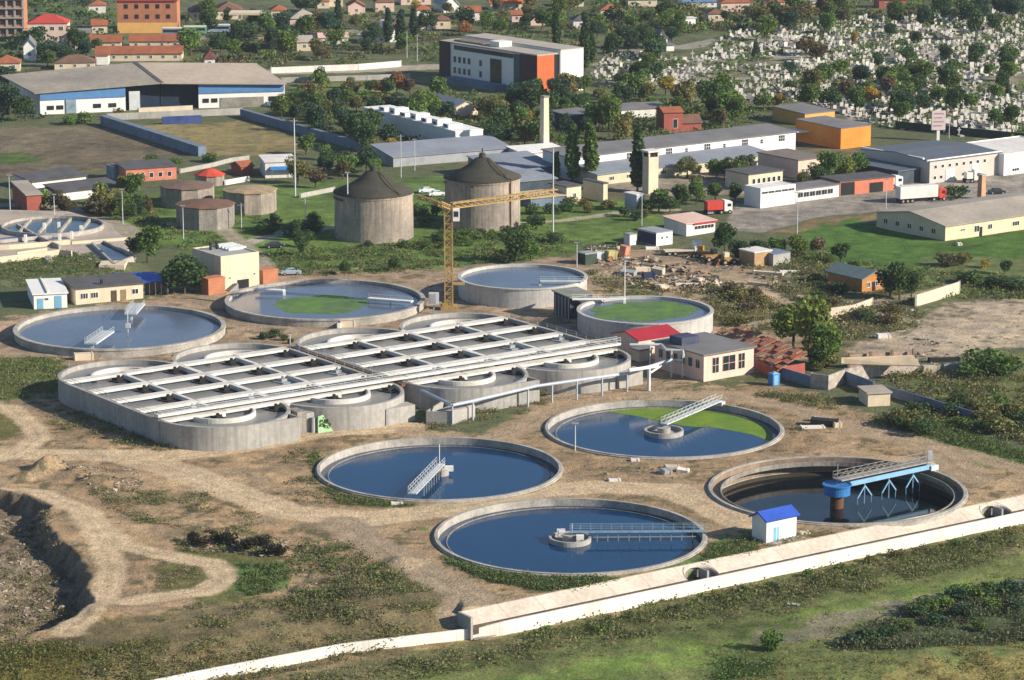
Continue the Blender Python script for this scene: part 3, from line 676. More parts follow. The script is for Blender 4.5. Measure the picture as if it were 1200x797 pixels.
# steel duct in the gap between the blocks
k = MB(); p = OR-GB*1.0; q = p+GA*33; k.bar((p.x,p.y,3.7),(q.x,q.y,3.7),.9,.6); o = k.build("service_duct", RUST); tag(o, "brown service duct in the narrow gap between the two aeration blocks", "duct")
# ------------------------------------------------------------------ buildings
def solve_len(p, d, xt):
    lo, hi = 0.0, 220.0
    f = lambda t: to_px(p.x+d.x*t, p.y+d.y*t)[0]
    up = f(1) > f(0)
    for _ in range(40):
        m = (lo+hi)/2
        if (f(m) < xt) == up: lo = m
        else: hi = m
    return (lo+hi)/2
def window(parent, face, u, z, w_, h_, nx=2, nz=1, fm=None, L=(0,0), name="window"):
    """face R: plane y=0 (outward -y); face L: plane x=0 (outward -x); u runs along the face"""
    fm = fm or WHITE
    def fb(m, u0, u1, d0, d1, z0, z1):
        if face == 'R': m.box(u0, u1, -d1, -d0, z0, z1)
        else: m.box(-d1, -d0, u0, u1, z0, z1)
    f = MB(); t = .07
    fb(f, u, u+w_, -.02, .07, z, z+t); fb(f, u, u+w_, -.02, .07, z+h_-t, z+h_)
    fb(f, u, u+t, -.02, .068, z+t, z+h_-t); fb(f, u+w_-t, u+w_, -.02, .068, z+t, z+h_-t)
    for i in range(1, nx): fb(f, u+w_*i/nx-t/2, u+w_*i/nx+t/2, -.02, .066, z+t, z+h_-t)
    for i in range(1, nz): fb(f, u+t, u+w_-t, -.02, .064, z+h_*i/nz-t/2, z+h_*i/nz+t/2)
    o = f.build(name, fm, parent)
    g = MB(); fb(g, u+.01, u+w_-.01, -.1, .035, z+.01, z+h_-.01); g.build("pane", GLASS, o)
    return o
def door(parent, face, u, w_, h_, m=None, z=0.02, name="door"):
    k = MB()
    if face == 'R': k.box(u, u+w_, -.06, .05, z, z+h_)
    else: k.box(-.06, .05, u, u+w_, z, z+h_)
    return k.build(name, m or DARK, parent)
LAND = []      # landmarks used when plants are described
def B(name, label, cat, near, xl, xr, h, wall, roof, kind='flat', rise=1.0, ang=36, over=.35, Ll=None, Lr=None, wins=(), doors=(), parapet=0, wallL=None, group=None, base=0.0):
    p = P(*near); p.z = base; a_ = math.radians(ang); dr = Vector((math.cos(a_), math.sin(a_), 0)); dl = Vector((-math.sin(a_), math.cos(a_), 0))
    Lr = Lr or solve_len(p, dr, xr); Ll = Ll or solve_len(p, dl, xl)
    t = thing(name, label, cat, tuple(p), a_, group)
    X, Y, o = Lr, Ll, over; w_ = MB(); r = MB(); th = .22
    w_.prism([(0,0),(X,0),(X,Y),(0,Y)], -.5, h)
    if kind == 'flat':
        if parapet:
            w_.prism([(0,0),(X,0),(X,.25),(0,.25)], h+.002, h+parapet); w_.prism([(0,Y-.25),(X,Y-.25),(X,Y),(0,Y)], h+.002, h+parapet)
            w_.prism([(0,.252),(.25,.252),(.25,Y-.252),(0,Y-.252)], h+.002, h+parapet); w_.prism([(X-.25,.252),(X,.252),(X,Y-.252),(X-.25,Y-.252)], h+.002, h+parapet)
            r.box(.26, X-.26, .26, Y-.26, h+.01, h+.08)
        else: r.box(-o, X+o, -o, Y+o, h+.005, h+.25)
    elif kind == 'gx':
        w_.add([(0,0,h),(0,Y,h),(0,Y/2,h+rise)], [(0,1,2)]); w_.add([(X,0,h),(X,Y,h),(X,Y/2,h+rise)], [(0,2,1)])
        s = rise/(Y/2)*o; r.slab([(-o,-o,h-s+th),(X+o,-o,h-s+th),(X+o,Y/2,h+rise+th),(-o,Y/2,h+rise+th)], th)
        r.slab([(-o,Y/2+.004,h+rise+th),(X+o,Y/2+.004,h+rise+th),(X+o,Y+o,h-s+th),(-o,Y+o,h-s+th)], th)
    elif kind == 'gy':
        w_.add([(0,0,h),(X,0,h),(X/2,0,h+rise)], [(0,1,2)]); w_.add([(0,Y,h),(X,Y,h),(X/2,Y,h+rise)], [(0,2,1)])
        s = rise/(X/2)*o; r.slab([(-o,-o,h-s+th),(X/2,-o,h+rise+th),(X/2,Y+o,h+rise+th),(-o,Y+o,h-s+th)], th)
        r.slab([(X/2+.004,-o,h+rise+th),(X+o,-o,h-s+th),(X+o,Y+o,h-s+th),(X/2+.004,Y+o,h+rise+th)], th)
    elif kind in ('sx', 'sl', 'sr'):
        # sx: rises to the back of the lit face; sl: rises to the left; sr: rises to the right
        zf = {'sx': (0,0,1,1), 'sl': (1,0,0,1), 'sr': (0,1,1,0)}[kind]
        w_.prism([(0,0),(X,0),(X,Y),(0,Y)], h+.002, [h+.004+rise*k for k in zf])
        r.slab([(-o,-o,h+th+.02+rise*zf[0]),(X+o,-o,h+th+.02+rise*zf[1]),(X+o,Y+o,h+th+.02+rise*zf[2]),(-o,Y+o,h+th+.02+rise*zf[3])], th)
    elif kind == 'hip':
        k = min(X, Y)/2; e_ = [(-o,-o,h+.01),(X+o,-o,h+.01),(X+o,Y+o,h+.01),(-o,Y+o,h+.01)]
        a1, a2 = ((k,Y/2,h+rise),(X-k+.01,Y/2,h+rise)) if X >= Y else ((X/2,k,h+rise),(X/2,Y-k+.01,h+rise))
        fs = [(0,1,5,4),(1,2,5),(2,3,4,5),(3,0,4),(3,2,1,0)] if X >= Y else [(0,1,4),(1,2,5,4),(2,3,5),(3,0,4,5),(3,2,1,0)]
        r.add(e_+[a1, a2], fs)
    w_.build("wall", wall, t)
    r.build("roof", roof, t)
    for face, n, u0, u1, z, ww, hh, *rest in wins:
        L_ = X if face == 'R' else Y; nx = rest[0] if rest else 2; nz = rest[1] if len(rest) > 1 else 1
        for i in range(n):
            u = (u0+(u1-u0)*(i+.5)/n)*L_-ww/2; window(t, face, u, z, ww, hh, nx, nz)
    for face, u, ww, hh, *rest in doors:
        door(t, face, u*(X if face == 'R' else Y), ww, hh, rest[0] if rest else None)
    return t, X, Y, h
LBLUE = mat("pale_blue_door", (.18,.42,.60), rough=.6, amt=.1)
# --- the plant
t, X, Y, h = B("control_hut", "small white hut with bright blue roof and blue door beside the canal", "hut", (898,636.5), 881, 933, 3.35, mat("hut_white",(.76,.76,.73),(.66,.66,.63),scale=.5,amt=.08,streak=.15), BLUER, 'gx', .9, over=.4)
door(t, 'R', X*.24, 1.0, 2.1, LBLUE); k = MB(); k.box(X*.24+.46, X*.24+.54, -.09, -.06, .1, 2.1); k.build("door_frame", WHITE, t)
k = MB(); k.box(-.6, X+.8, -1.1, -.02, -.3, .06); k.build("step", CONC, t); k = MB(); k.box(-.02+X*.6, X*.6+.3, -.02, .1, h, h+.0); 
t, X, Y, h = B("pump_house", "flat roofed pump house with pink front and three tall windows", "building", (824.5,447.5), 767, 883, 4.8, PINKR, ROOFG, 'flat', over=.45)
for u0, u1, nx in ((.165,.30,2), (.37,.63,2), (.685,.82,2)): window(t, 'R', X*u0, 1.25, X*(u1-u0), 2.9, nx, 2, PINKR)
for i in range(6): window(t, 'L', Y*(.08+.15*i), 2.2, 1.1, 1.6, 2, 1, GREY)
k = MB(); k.box(X*.1, X*.45, Y*.55, Y*.8, h+.26, h+1.6); k.build("roof_plant", mat("dark_blue_plant",(.06,.07,.13),rough=.7), t)
t, X, Y, h = B("red_roofed_shed", "low pinkish shed with red sheet roof in front of the green round tank", "shed", (748,417), 734, 795, 2.9, PINKR, REDR, 'gx', 1.0, Ll=7.5, wins=[('R',2,.02,.3,1.2,.9,.9,1)])
t, X, Y, h = B("small_annex", "small cream box shaped annex below the red roofed shed", "annex", (749,424), 745, 764, 2.0, CREAM, ROOFG, 'flat', Ll=2.5, over=.15)
t, X, Y, h = B("white_shed", "white shed with pale blue doors at the far left beside the wide tank", "shed", (40,362.5), 8, 79, 2.9, WHITE, WHITE, 'sl', .0, ang=14, Ll=15, over=.3, wins=[('R',1,.3,.46,1.7,.9,.5,1)])
door(t, 'R', X*.1, 1.2, 2.1, LBLUE); door(t, 'R', X*.62, 1.4, 2.5, LBLUE); k = MB(); k.box(X*.4, X*.45, 0, Y, h+.25, h+.5); k.build("roof_ridge", WHITES, t)
t, X, Y, h = B("workshop_building", "long beige workshop with dark flat roof next to the white shed", "building", (89,357), 62, 168, 3.1, CREAM, ROOFD, 'sx', .5, ang=25, Ll=8.5, wins=[('R',2,.05,.35,1.0,1.6,1.2,3),('R',1,.78,.98,1.1,1.4,1.1,2)], doors=[('R',.52,1.2,2.2,BARK),('R',.66,1.2,2.2,WOOD)])
k = MB(); k.box(X*.4,X*.43,1,1.6,h+.5,h+1.3); k.build("chimney", DARK, t)
p = P(168,346.5); t = thing("blue_canopy", "open canopy with bright blue roof and glazed front beside the beige workshop", "canopy", tuple(p), math.radians(10))
MB().slab([(-3.2,-.6,3.0),(5.6,-.6,3.0),(2.8,6.5,3.6),(-5.5,6.5,3.6)], .2).build("roof", BLUER, t)
for x in (-.2, 2.5, 5.0): MB().tube((x,0,-.2),(x,0,2.85),.09).build("post", LSTEEL, t)
k = MB(); k.box(0.1,4.8,.3,.4,.3,2.4); k.build("glazing", GLASS, t); k = MB(); [k.box(.1+i*1.17,.2+i*1.17,.18,.29,.2,2.5) for i in range(5)]; k.build("glazing_bar", LSTEEL, t)
t, X, Y, h = B("sludge_building", "tall pale sludge building with brick boxes on both sides of its base", "building", (259.5,341), 226, 304, 6.9, CREAM, mat("pale_roof_felt",(.36,.36,.36),rough=.9,amt=.12), 'flat', over=.2, parapet=.3, wins=[('R',1,.15,.3,2.2,.5,.5,1),('R',1,.8,.95,2.4,.5,.5,1)])
k = MB(); k.box(X*.42,X*.72,-.08,.1,0,1.8); k.build("entrance", DARK, t); k = MB(); [k.box(X*.12+i*.35,X*.12+(i+1)*.35,-1.5,-.3,-.2,.25+i*.22) for i in range(6)]; k.build("stair", GREY, t)
for x in (2.5, 4.0): k = MB(); k.box(x-.2,x+.2,Y*.7,Y*.7+.4,h,h+1.8); k.build("vent_pipe", DARK, t)
k = MB(); [k.box(X*.55,X*1.02,Y*(.45+.11*i),Y*(.45+.11*i)+.4,h+.09,h+.7) for i in range(5)]; k.build("roof_fin", LSTEEL, t)
B("brick_annex", "orange brick box at the left foot of the tall sludge building", "annex", (244.5,346), 241, 264, 3.1, BRICK, BRICK, 'flat', over=.1, Ll=3)
B("brick_annex", "orange brick box on the right side of the tall sludge building", "annex", (308.5,333.5), 305, 326, 2.7, BRICK, BRICK, 'flat', over=.1, Ll=3)
# silos
SILW = mat("silo_plaster", (.40,.33,.27), (.22,.20,.18), scale=.16, amt=.2, streak=.75, bump=.3)
SILR = mat("mossy_shingles", (.060,.052,.045), (.035,.040,.028), rough=.95, scale=.4, amt=.35, bump=.5)
for i, (cx, cy, R, h) in enumerate(SILOS):
    t = thing("digester_silo", ("large round concrete digester with dark conical roof, left of the crane", "large round concrete digester with dark conical roof, behind the crane jib")[i], "silo", (cx, cy, 0), 0, "round digesters")
    k = MB(); k.lathe([(R+.1,-.5),(R,h-.6),(R+.15,h-.55),(R+.15,h),(0,h+.1)], 64); k.build("wall", SILW, t)
    ch = 5.4 if i == 0 else 5.0
    k = MB(); k.lathe([(R+.35,h-.05),(R+.3,h+.25),(R*.62,h+ch*.33),(R*.36,h+ch*.60),(R*.2,h+ch*.86),(0,h+ch*.9)], 40); k.build("roof", SILR, t, smooth=True)
    k = MB(); k.tube((0,0,h+ch*.85),(0,0,h+ch+.5),.9,.7,n=12); k.tube((0,0,h+ch+.5),(0,0,h+ch+1.6),.15); k.build("roof_cap", SILR, t)
    for j in (3,):
        an = -math.pi/2-.9+j*.55; k = MB(); k.bar((math.cos(an)*R*1.02,math.sin(an)*R*1.02,h+.35),(math.cos(an)*R*.2,math.sin(an)*R*.2,h+ch*.93),.18); k.build("roof_rib", (SILR if j != 3 else RUST), t)
    if i == 1:
        an = -.75; k = MB(); k.tube((math.cos(an)*(R+.2),math.sin(an)*(R+.2),0),(math.cos(an)*(R+.2),math.sin(an)*(R+.2),h+.6),.17); k.build("downpipe", RUST, t)
        k = MB(); k.bar((-R-.2,-2,h-.9),(-R*.2,-R-.3,h-.9),.3); k.build("gutter", RUST, t)
    else:
        an = -2.2; k = MB(); k.ring(R+.1,R+.3,h-1.2,h-.7,20,0,0,an-.9,an-.2); k.build("gutter", RUST, t)
# tower crane
def crane():
    b = P(526,362); t = thing("tower_crane", "yellow lattice tower crane standing between the tanks and the digesters", "crane", tuple(b))
    H = 20.5; w_ = .75
    def lattice(m, p, q, s, step=1.5, c=.16):
        p, q = Vector(p), Vector(q); d = (q-p).normalized(); up = Vector((0,0,1)) if abs(d.z) < .9 else Vector((0,1,0))
        a_ = d.cross(up).normalized()*s; b_ = a_.normalized().cross(d)*s; n = max(1, int((q-p).length/step))
        cs = [a_+b_, a_-b_, -a_-b_, -a_+b_]
        for c_ in cs: m.bar(p+c_, q+c_, c)
        for i in range(n):
            x0, x1 = p.lerp(q, i/n), p.lerp(q, (i+1)/n)
            for j in range(4):
                m.bar(x0+cs[j], x1+cs[(j+1)%4], c*.6); m.bar(x0+cs[j], x0+cs[(j+1)%4], c*.6)
    k = MB(); lattice(k, (0,0,0), (0,0,H), w_, 1.5, .26); k.build("mast", YELC, t)
    k = MB(); k.box(-1.6,1.6,-1.6,1.6,-.2,.7); k.box(-1.3,-.2,-1.2,1.2,.7,1.3); k.build("base", YELC, t)
    tip = P(652,228,H)-b; tip.z = H+.6
    j = MB(); lattice(j, (0.6,.3,H+.3), tuple(tip), .5, 1.6, .2); j.build("jib", YELC, t)
    m1 = P(515,240,H+2)-b; m1.z = H+2.2; m2 = P(489,229,H+3.4)-b; m2.z = H+3.2
    j = MB(); lattice(j, (0,0,H), tuple(m1), .4, 1.5, .2); lattice(j, tuple(m1), tuple(m2), .3, 1.5, .16); j.build("counter_jib", YELC, t)
    k = MB(); k.box(.9,2.2,-1.0,.4,H-2.6,H-.2); c_ = k.build("cab", WHITE, t); k = MB(); k.box(1.1,2.0,-1.04,-.9,H-1.7,H-.6); k.build("pane", GLASS, c_)
    k = MB(); k.box(.7,3.2,-.9,.9,5.0,5.3); k.build("tie_platform", YELC, t)
crane()
# shelter between the two raised tanks
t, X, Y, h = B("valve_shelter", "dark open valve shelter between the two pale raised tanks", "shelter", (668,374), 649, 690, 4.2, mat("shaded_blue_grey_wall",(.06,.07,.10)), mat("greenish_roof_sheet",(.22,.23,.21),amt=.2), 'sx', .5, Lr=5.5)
for i in range(5): k = MB(); k.box(-.1,.05,Y*i/5+.3,Y*i/5+.55,0,h); k.build("post", GREY, t)
p = P(508.5,368); t = thing("control_cabinet", "grey control cabinet raised on a post beside the crane foot", "cabinet", tuple(p))
MB().box(-.12,.12,-.12,.12,-.2,2.2).build("post", GREY, t); MB().box(-1.0,1.0,-.5,.5,2.0,4.3).build("housing", LSTEEL, t); MB().box(-.85,.4,-.54,-.5,2.2,4.1).build("door", GREY, t)
# elevated pipe on trestles
def ppx(l, z): return [P(x, y, z) for x, y in l]
t = thing("pipe_trestle", "pale blue elevated pipe on thin posts in front of the rear aeration block", "pipe", (0,0,0))
ZP = 3.3; pth = [P(493,457,ZP), P(530,475,ZP), P(554,470,ZP), P(628,452.5,ZP), P(735,437.5,ZP), P(787,421.5,ZP)]
k = MB(); k.path(pth, .28, 8); k.build("pipe", mat("pale_blue_pipe",(.40,.46,.55),rough=.5,amt=.1), t)
for x, y in ((493,457),(530,475),(554,470),(618.6,454.8),(647,449.8),(676,446),(705.6,441.7),(735,437.5),(787,421.5)):
    q = P(x, y, ZP); k = MB(); k.tube((q.x,q.y,-.3),(q.x,q.y,ZP),.17); k.build("post", mat("pale_blue_pipe",(.4,.46,.55)), t)
t = thing("feed_pipe", "short thick white pipe on a fat post by the end of the rear aeration block", "pipe", (0,0,0))
q0, q1 = P(737,434,4.2), P(771,429,4.2); k = MB(); k.tube(q0, q1, .32, n=12); k.build("pipe", WHITE, t)
q = P(760.6,431,4.2); k = MB(); k.tube((q.x,q.y,-.2),(q.x,q.y,4.0),.32); k.build("post", LSTEEL, t)
t = thing("sludge_pipe", "bent grey pipe reaching from the footbridge end to the pink pump house", "pipe", (0,0,0))
k = MB(); k.path([P(738,404,4.9), P(775,404,4.9), P(780,410,4.9), P(800,411,4.9), P(801,418,4.9)], .25, 8); k.path([P(762,437,1.5), P(785,422,2.6), P(798,422,3.5)], .22, 8); k.build("pipe", LSTEEL, t)
for x, y in ((762,405),(787,411),(800,412)): q = P(x,y,4.9); k = MB(); k.tube((q.x,q.y,-.2),(q.x,q.y,4.9),.13); k.build("post", LSTEEL, t)
t = thing("concrete_bunker", "low open concrete bunker under the pale blue trestle pipe", "bunker", (0,0,0))
q = [P(500,496), P(530,497), P(556,489), P(520,483)]; k = MB(); 
for a_, b_ in zip(q, q[1:]+q[:1]): k.wallrun([a_, b_], -.3, 2.1, .3)
k.build("wall", CONC, t); k = MB(); k.slab([(p.x,p.y,2.25) for p in (P(512,496),P(530,497),P(556,489),P(540,485))], .15); k.build("lid", CONCR, t)
# settling basins on the terrace at the left
t = thing("settling_basins", "pale terrace of settling basins with blue water troughs at the far left", "basin", (0,0,0))
ter = polypx([(-90,318),(0,308),(78,299),(84,301),(120,318),(146,312),(152,292),(128,268),(80,254),(-90,250)])
k = MB(); k.prism(ter, -.5, 1.3); k.build("terrace", mat("terrace_concrete",(.44,.37,.31),(.33,.29,.25),scale=.15,amt=.2), t)
k = MB(); k.wallrun([P(-90,309,2.6), P(0,301,2.6), P(70,292.5,2.6), P(84,294,2.6)], 0, 2.6, .4); k.wallrun([P(20,297,2.6),P(55,292,2.6)],1.3,2.9,.3); k.build("front_wall", CREAM, t)
c = P(62,268,1.3)
for rr, nm in ((11.5,'a'),):
    k = MB(); k.lathe([(rr-.4,1.25),(rr-.4,2.3),(rr,2.3),(rr,1.25)], 48, c.x, c.y); k.build("ring_wall", CONCR, t)
k = MB(); k.disc(11.2, 1.7, 48, c.x, c.y); k.build("water", mat("dark_basin_water",(.03,.05,.09),rough=.15), t)
for o_ in (-6.5,-2,2.5,7): MB().box(c.x+o_,c.x+o_+.5,c.y-9*math.cos(o_/12),c.y+9*math.cos(o_/12),1.3,2.25).build("baffle", CONCR, t)
for a_, b_ in (((4,266),(24,262)),((8,273),(30,269)),((96,262),(112,266))):
    q0, q1 = P(*a_,1.3), P(*b_,1.3); MB().box(min(q0.x,q1.x),max(q0.x,q1.x),q0.y,q0.y+3,1.31,1.42).build("sludge_bed", DARK, t)
for i, (l, z1) in enumerate(((((-90,283),(0,281),(60,275)),2.2), (((-90,291),(10,287),(82,281)),2.3), (((20,262),(45,276),(70,287)),2.2), (((84,283),(150,278)),1.9))):
    k = MB(); k.wallrun([P(x,y,z1) for x, y in l], 1.0, z1, .5); k.build("partition_wall", (CREAM if i % 2 else CONCR), t)
k = MB(); k.add([tuple(P(x,y,1.45)) for x, y in ((-60,292),(24,283),(78,279),(80,275),(20,277),(-60,286))], [(0,1,2,3,4,5)]); k.build("trough_water", mat("blue_trough",(.07,.13,.28),rough=.3,amt=.3,scale=.6), t)
for x, y in ((52,270),(69,269),(84,280),(95,273),(30,284),(70,283)):
    q = P(x,y,1.3); k = MB(); k.box(q.x-.3,q.x+.3,q.y-.3,q.y+.3,1.2,3.0); k.build("gate_post", WHITE, t)
t = thing("sloping_basin", "dark sunken basin with pale walls at the right end of the settling terrace", "basin", (0,0,0))
q = [P(108,286,1.6), P(122,284,1.6), P(158,301,1.6), P(134,311,1.6)]
k = MB()
for a_, b_ in zip(q, q[1:]+q[:1]): k.wallrun([a_, b_], -.3, 2.0, .5)
k.build("wall", CONCR, t); k = MB(); k.prism([(p.x,p.y) for p in q], 1.31, 1.45); k.build("water", mat("dark_basin_water",(.03,.05,.09),rough=.15), t)
k = MB(); k.box(*(lambda a_, b_: (a_.x, b_.x, a_.y, a_.y+5))(P(116,321), P(146,321)), -.3, 1.9); o = k.build("terrace_kiosk", CREAM); tag(o, "low cream block at the foot of the settling terrace beside the blue canopy", "kiosk")
k = MB(); a_, b_ = P(56,300,1.8), P(71,326,0)
for i in range(14):
    p = a_.lerp(b_, i/14); k.box(p.x-.55,p.x+.55,p.y-1.2,p.y+.3,p.z-.6,p.z)
o = k.build("stair", CONCR); tag(o, "narrow concrete stair down the green bank at the left", "stair")

# old round tanks and the cluster left of the digesters
def oldtank(label, px, py, R, h, rm, rr, group="old round tanks"):
    c = P(px, py); t = thing("old_tank", label, "tank", (c.x, c.y, 0), .2, group)
    k = MB(); k.lathe([(R,-.5),(R,h),(0,h)], 10); k.build("wall", CONCD if R > 6.4 else SILW, t); k = MB(); k.lathe([(R+.3,h),(R+.3,h+.2),(R*.3,h+rr),(0,h+rr+.1)], 10); k.build("roof", rm, t)
    return t
oldtank("weathered round tank with low brown roof, nearest of the four old tanks", 241, 264, 6.7, 4.9, TILED, 1.0)
oldtank("cream old round tank with faded red roof, behind the brown roofed tank", 220, 240, 6.4, 4.6, mat("faded_red_roof",(.20,.12,.09),(.13,.10,.08),amt=.3), 1.0)
oldtank("grey blue old tank with ochre roof, right of the other old tanks", 293, 247, 6.3, 5.0, mat("ochre_roof",(.42,.30,.17),(.22,.19,.13),amt=.2), .9)
oldtank("small old tank with bright red conical roof above the cream tank", 246, 216, 3.6, 2.4, mat("bright_red_roof",(.52,.07,.04),amt=.15), 1.5)
RW = mat("red_white_front", (.55,.20,.14), rough=.8, amt=.2, scale=.6)
B("terrace_row", "low row of rooms with red front and dark roof beside the ploughed field", "building", (148,214), 140, 207, 3.2, RW, ROOFD, 'sx', .6, ang=25, Ll=8, wins=[('R',5,.05,.95,.8,1.1,1.3,1)])
B("small_blue_shed", "small pale blue shed left of the row with the red front", "shed", (134,210), 128, 145, 3.0, mat("faded_blue_wall",(.22,.32,.42)), ROOFG, 'flat', Ll=4)
B("long_stable", "long low shed with dark roof and white front, upper one of three", "shed", (38,223), 5, 101, 1.9, WHITES, ROOFD, 'sx', .9, ang=38, Ll=9, group="long dark sheds")
B("long_stable", "long low shed with dark roof and white front, middle one of three", "shed", (72,236), 40, 143, 2.0, WHITES, ROOFD, 'sx', .9, ang=38, Ll=8, group="long dark sheds")
B("long_stable", "short low shed with white front, lowest of the three dark sheds", "shed", (52,236), 40, 77, 1.7, WHITES, ROOFD, 'sx', .6, ang=38, Ll=4, group="long dark sheds")
B("brick_gatehouse", "dark sided gatehouse with pink brick end wall at the left edge", "building", (32,250), -30, 49, 4.2, BRICKR, ROOFT, 'sx', .4, ang=20, Ll=18)
B("orange_shack", "small shack with orange roof under the bushes left of the old tanks", "shack", (106,249), 100, 128, 1.9, DARK, mat("ochre_roof",(.45,.31,.15)), 'gx', .6, ang=15, Ll=4)
B("blue_awning_house", "pale flat building with blue awning left of the first digester", "building", (311,209), 290, 348, 4.0, WHITES, WHITES, 'flat', ang=12, Ll=11, over=.3)
t = thing("blue_awning", "blue awning on the front of the pale flat building", "awning", tuple(P(316,208)), math.radians(12)); MB().slab([(0,-2.6,2.2),(7,-2.6,2.2),(7,-.1,3.4),(0,-.1,3.4)], .12).build("cover", BLUE, t); [MB().tube((x,-2.4,0),(x,-2.4,2.15),.07).build("post", GREY, t) for x in (.3, 6.7)]
B("red_tile_hut", "small hut with dark red tiled roof above the old tanks", "hut", (283,206), 276, 297, 2.2, BRICKR, TILE, 'gx', 1.0, Ll=5)
# walls of the walled field and others
def fence(name, label, cat, pts, h, m, t_=.25, group=None, z=0):
    k = MB(); L = [P(x, y, z) for x, y in pts]; M = []
    for a_, b_ in zip(L, L[1:]):
        n_ = max(1, int((b_-a_).length/6)); M += [a_.lerp(b_, i/n_) for i in range(n_)]
    M.append(L[-1]); k.wallrun(M, -.5, h, t_); o = k.build(name, m); tag(o, label, cat, group)
    for p in M[::2]: MB().box(p.x-.2, p.x+.2, p.y-.2, p.y+.2, -.4, h+.12).build("pillar", m, o)
    return o
BLG = mat("blue_grey_wall", (.17,.22,.30), (.12,.16,.22), scale=.2, amt=.15, streak=.3)
fence("field_wall", "blue grey wall along the left side of the dry walled field", "wall", [(122,146),(160,158),(200,171),(237,183)], 2.6, BLG, 2.2)
fence("field_wall", "blue grey wall along the right side of the dry walled field", "wall", [(284,137),(330,150),(380,164),(425,177)], 2.3, BLG, 1.4)
fence("field_wall", "pale low wall between the warehouse and the dry walled field", "wall", [(126,141),(200,138),(284,134)], 1.9, CONC, .4)
fence("garden_wall", "crooked white wall running from the old tanks to the blue awning house", "wall", [(211,203),(232,199),(248,196),(270,190),(292,187)], 1.1, CONC, .3)
fence("garden_wall", "low white wall between the ochre roofed tank and the red tile hut", "wall", [(264,217),(292,212)], 1.25, WHITES, .3)
fence("garden_wall", "white wall left of the first digester, beside the bushes", "wall", [(352,232),(392,224)], 1.1, CONC, .3)
PANW = mat("cream_fence_panels", (.58,.50,.40), (.48,.42,.34), amt=.12)
fence("panel_fence", "cream concrete panel fence right of the wooden cabin", "fence", [(1073,360),(1096,353),(1124,344)], 2.5, PANW, .2)
fence("panel_fence", "cream concrete panel fence in front of the wooden cabin", "fence", [(972,374),(1000,370),(1022,362)], 2.2, PANW, .2)
fence("sheet_fence", "dark blue grey fence from the pump house to the ruined wall", "fence", [(884,432),(915,443),(952,454)], 2.0, BLG, .2)
fence("sheet_fence", "dark blue grey fence behind the small flat hut at the right", "fence", [(990,449),(1012,457),(1024,462)], 2.2, BLG, .2)
fence("sheet_fence", "long blue grey fence running right from the small flat hut", "fence", [(1032,463),(1060,470),(1116,487),(1150,497)], 1.8, BLG, .2)
fence("ruined_wall", "ruined whitish wall pieces under the tan shed roof", "wall", [(951,454),(970,457),(990,449),(1030,441),(1075,436)], 2.6, mat("ruin_wall",(.45,.40,.35),(.25,.22,.2),scale=1.2,amt=.3), .35)
t = thing("ruined_shed", "open ruined shed with thin tan roof beside the dirt lot", "shed", tuple(P(985,444)), math.radians(12))
a_ = P(985,444); k = MB(); q = [P(987,425,3.6)-a_, P(1070,419,3.8)-a_, P(1080,430,2.6)-a_]; M_ = Matrix.Rotation(-math.radians(12), 3, 'Z')
qq = [M_@P(988,429,2.9), ]; q = [M_@(P(x,y,z)-Vector((a_.x,a_.y,0))) for x, y, z in ((986,426,3.0),(1079,428.5,2.9),(1070,416,4.0),(986,419,4.0))]; k.slab(q, .18); k.build("roof", mat("tan_sheet",(.50,.40,.28),amt=.15), t)
q = [M_@(P(x,y,z)-Vector((a_.x,a_.y,0))) for x, y, z in ((995,433,0),(1020,431,0),(1045,429,0),(1070,428,0),(1074,436,0))]
for p in q: MB().box(p.x-.2,p.x+.2,p.y-.2,p.y+.2,-.2,3.0).build("post", WOOD, t)
k = MB(); k.bar(q[0]+Vector((0,1,1.2)), q[3]+Vector((0,1,1.2)), .2, 2.6); k.build("back_wall", mat("pink_ruin",(.45,.32,.26),(.3,.2,.17),scale=1,amt=.3), t)
B("small_flat_hut", "small flat roofed hut with cream front beside the blue grey fence", "hut", (1017,477), 1003, 1043, 2.3, CREAM, ROOFT, 'flat', ang=12, Ll=5, over=.3)
t = thing("portable_toilet", "bright blue portable toilet standing by the blue grey fence", "toilet", tuple(P(907,451)), .5)
MB().box(-.75,.75,-.75,.75,0,2.1).build("cabin", BLUE, t); MB().add([(-.8,-.8,2.1),(.8,-.8,2.1),(.8,.8,2.1),(-.8,.8,2.1),(0,0,2.5)], [(0,1,4),(1,2,4),(2,3,4),(3,0,4),(3,2,1,0)]).build("roof", LBLUE, t); MB().box(-.5,.4,-.79,-.74,.1,1.9).build("door", LBLUE, t)
# collapsed tile shed
t = thing("tile_shed", "long low shed with broken rust red tiled roof beside the pump house", "shed", (0,0,0))
RT = mat("broken_red_tiles", (.46,.12,.05), (.27,.20,.14), rough=.95, scale=.5, amt=.35, bump=.8)
z0 = 2.4; q = [P(832,394,z0), P(866,380,z0+1.4), P(946,414,z0+1.4), P(914,430,z0)]
k = MB(); N = 14
for i in range(N):
    for j in range(4):
        g = lambda a_, b_: q[0].lerp(q[3], a_).lerp(q[1].lerp(q[2], a_), b_)+Vector((0,0,.28*math.sin(i*2.3+j*1.7)))
        k.slab([g(i/N,j/4), g((i+1.04)/N,j/4), g((i+1.04)/N,(j+1)/4), g(i/N,(j+1)/4)], .12)
k.build("roof", RT, t); k = MB(); k.wallrun([q[0]+Vector((.5,.5,0)), q[3]+Vector((-.5,.8,0))], -.3, 1.9, .3); k.wallrun([q[3]+Vector((-.5,.8,0)), q[2]+Vector((-.5,-.5,0))], -.3, 2.1, .3); k.build("wall", BRICKR, t)
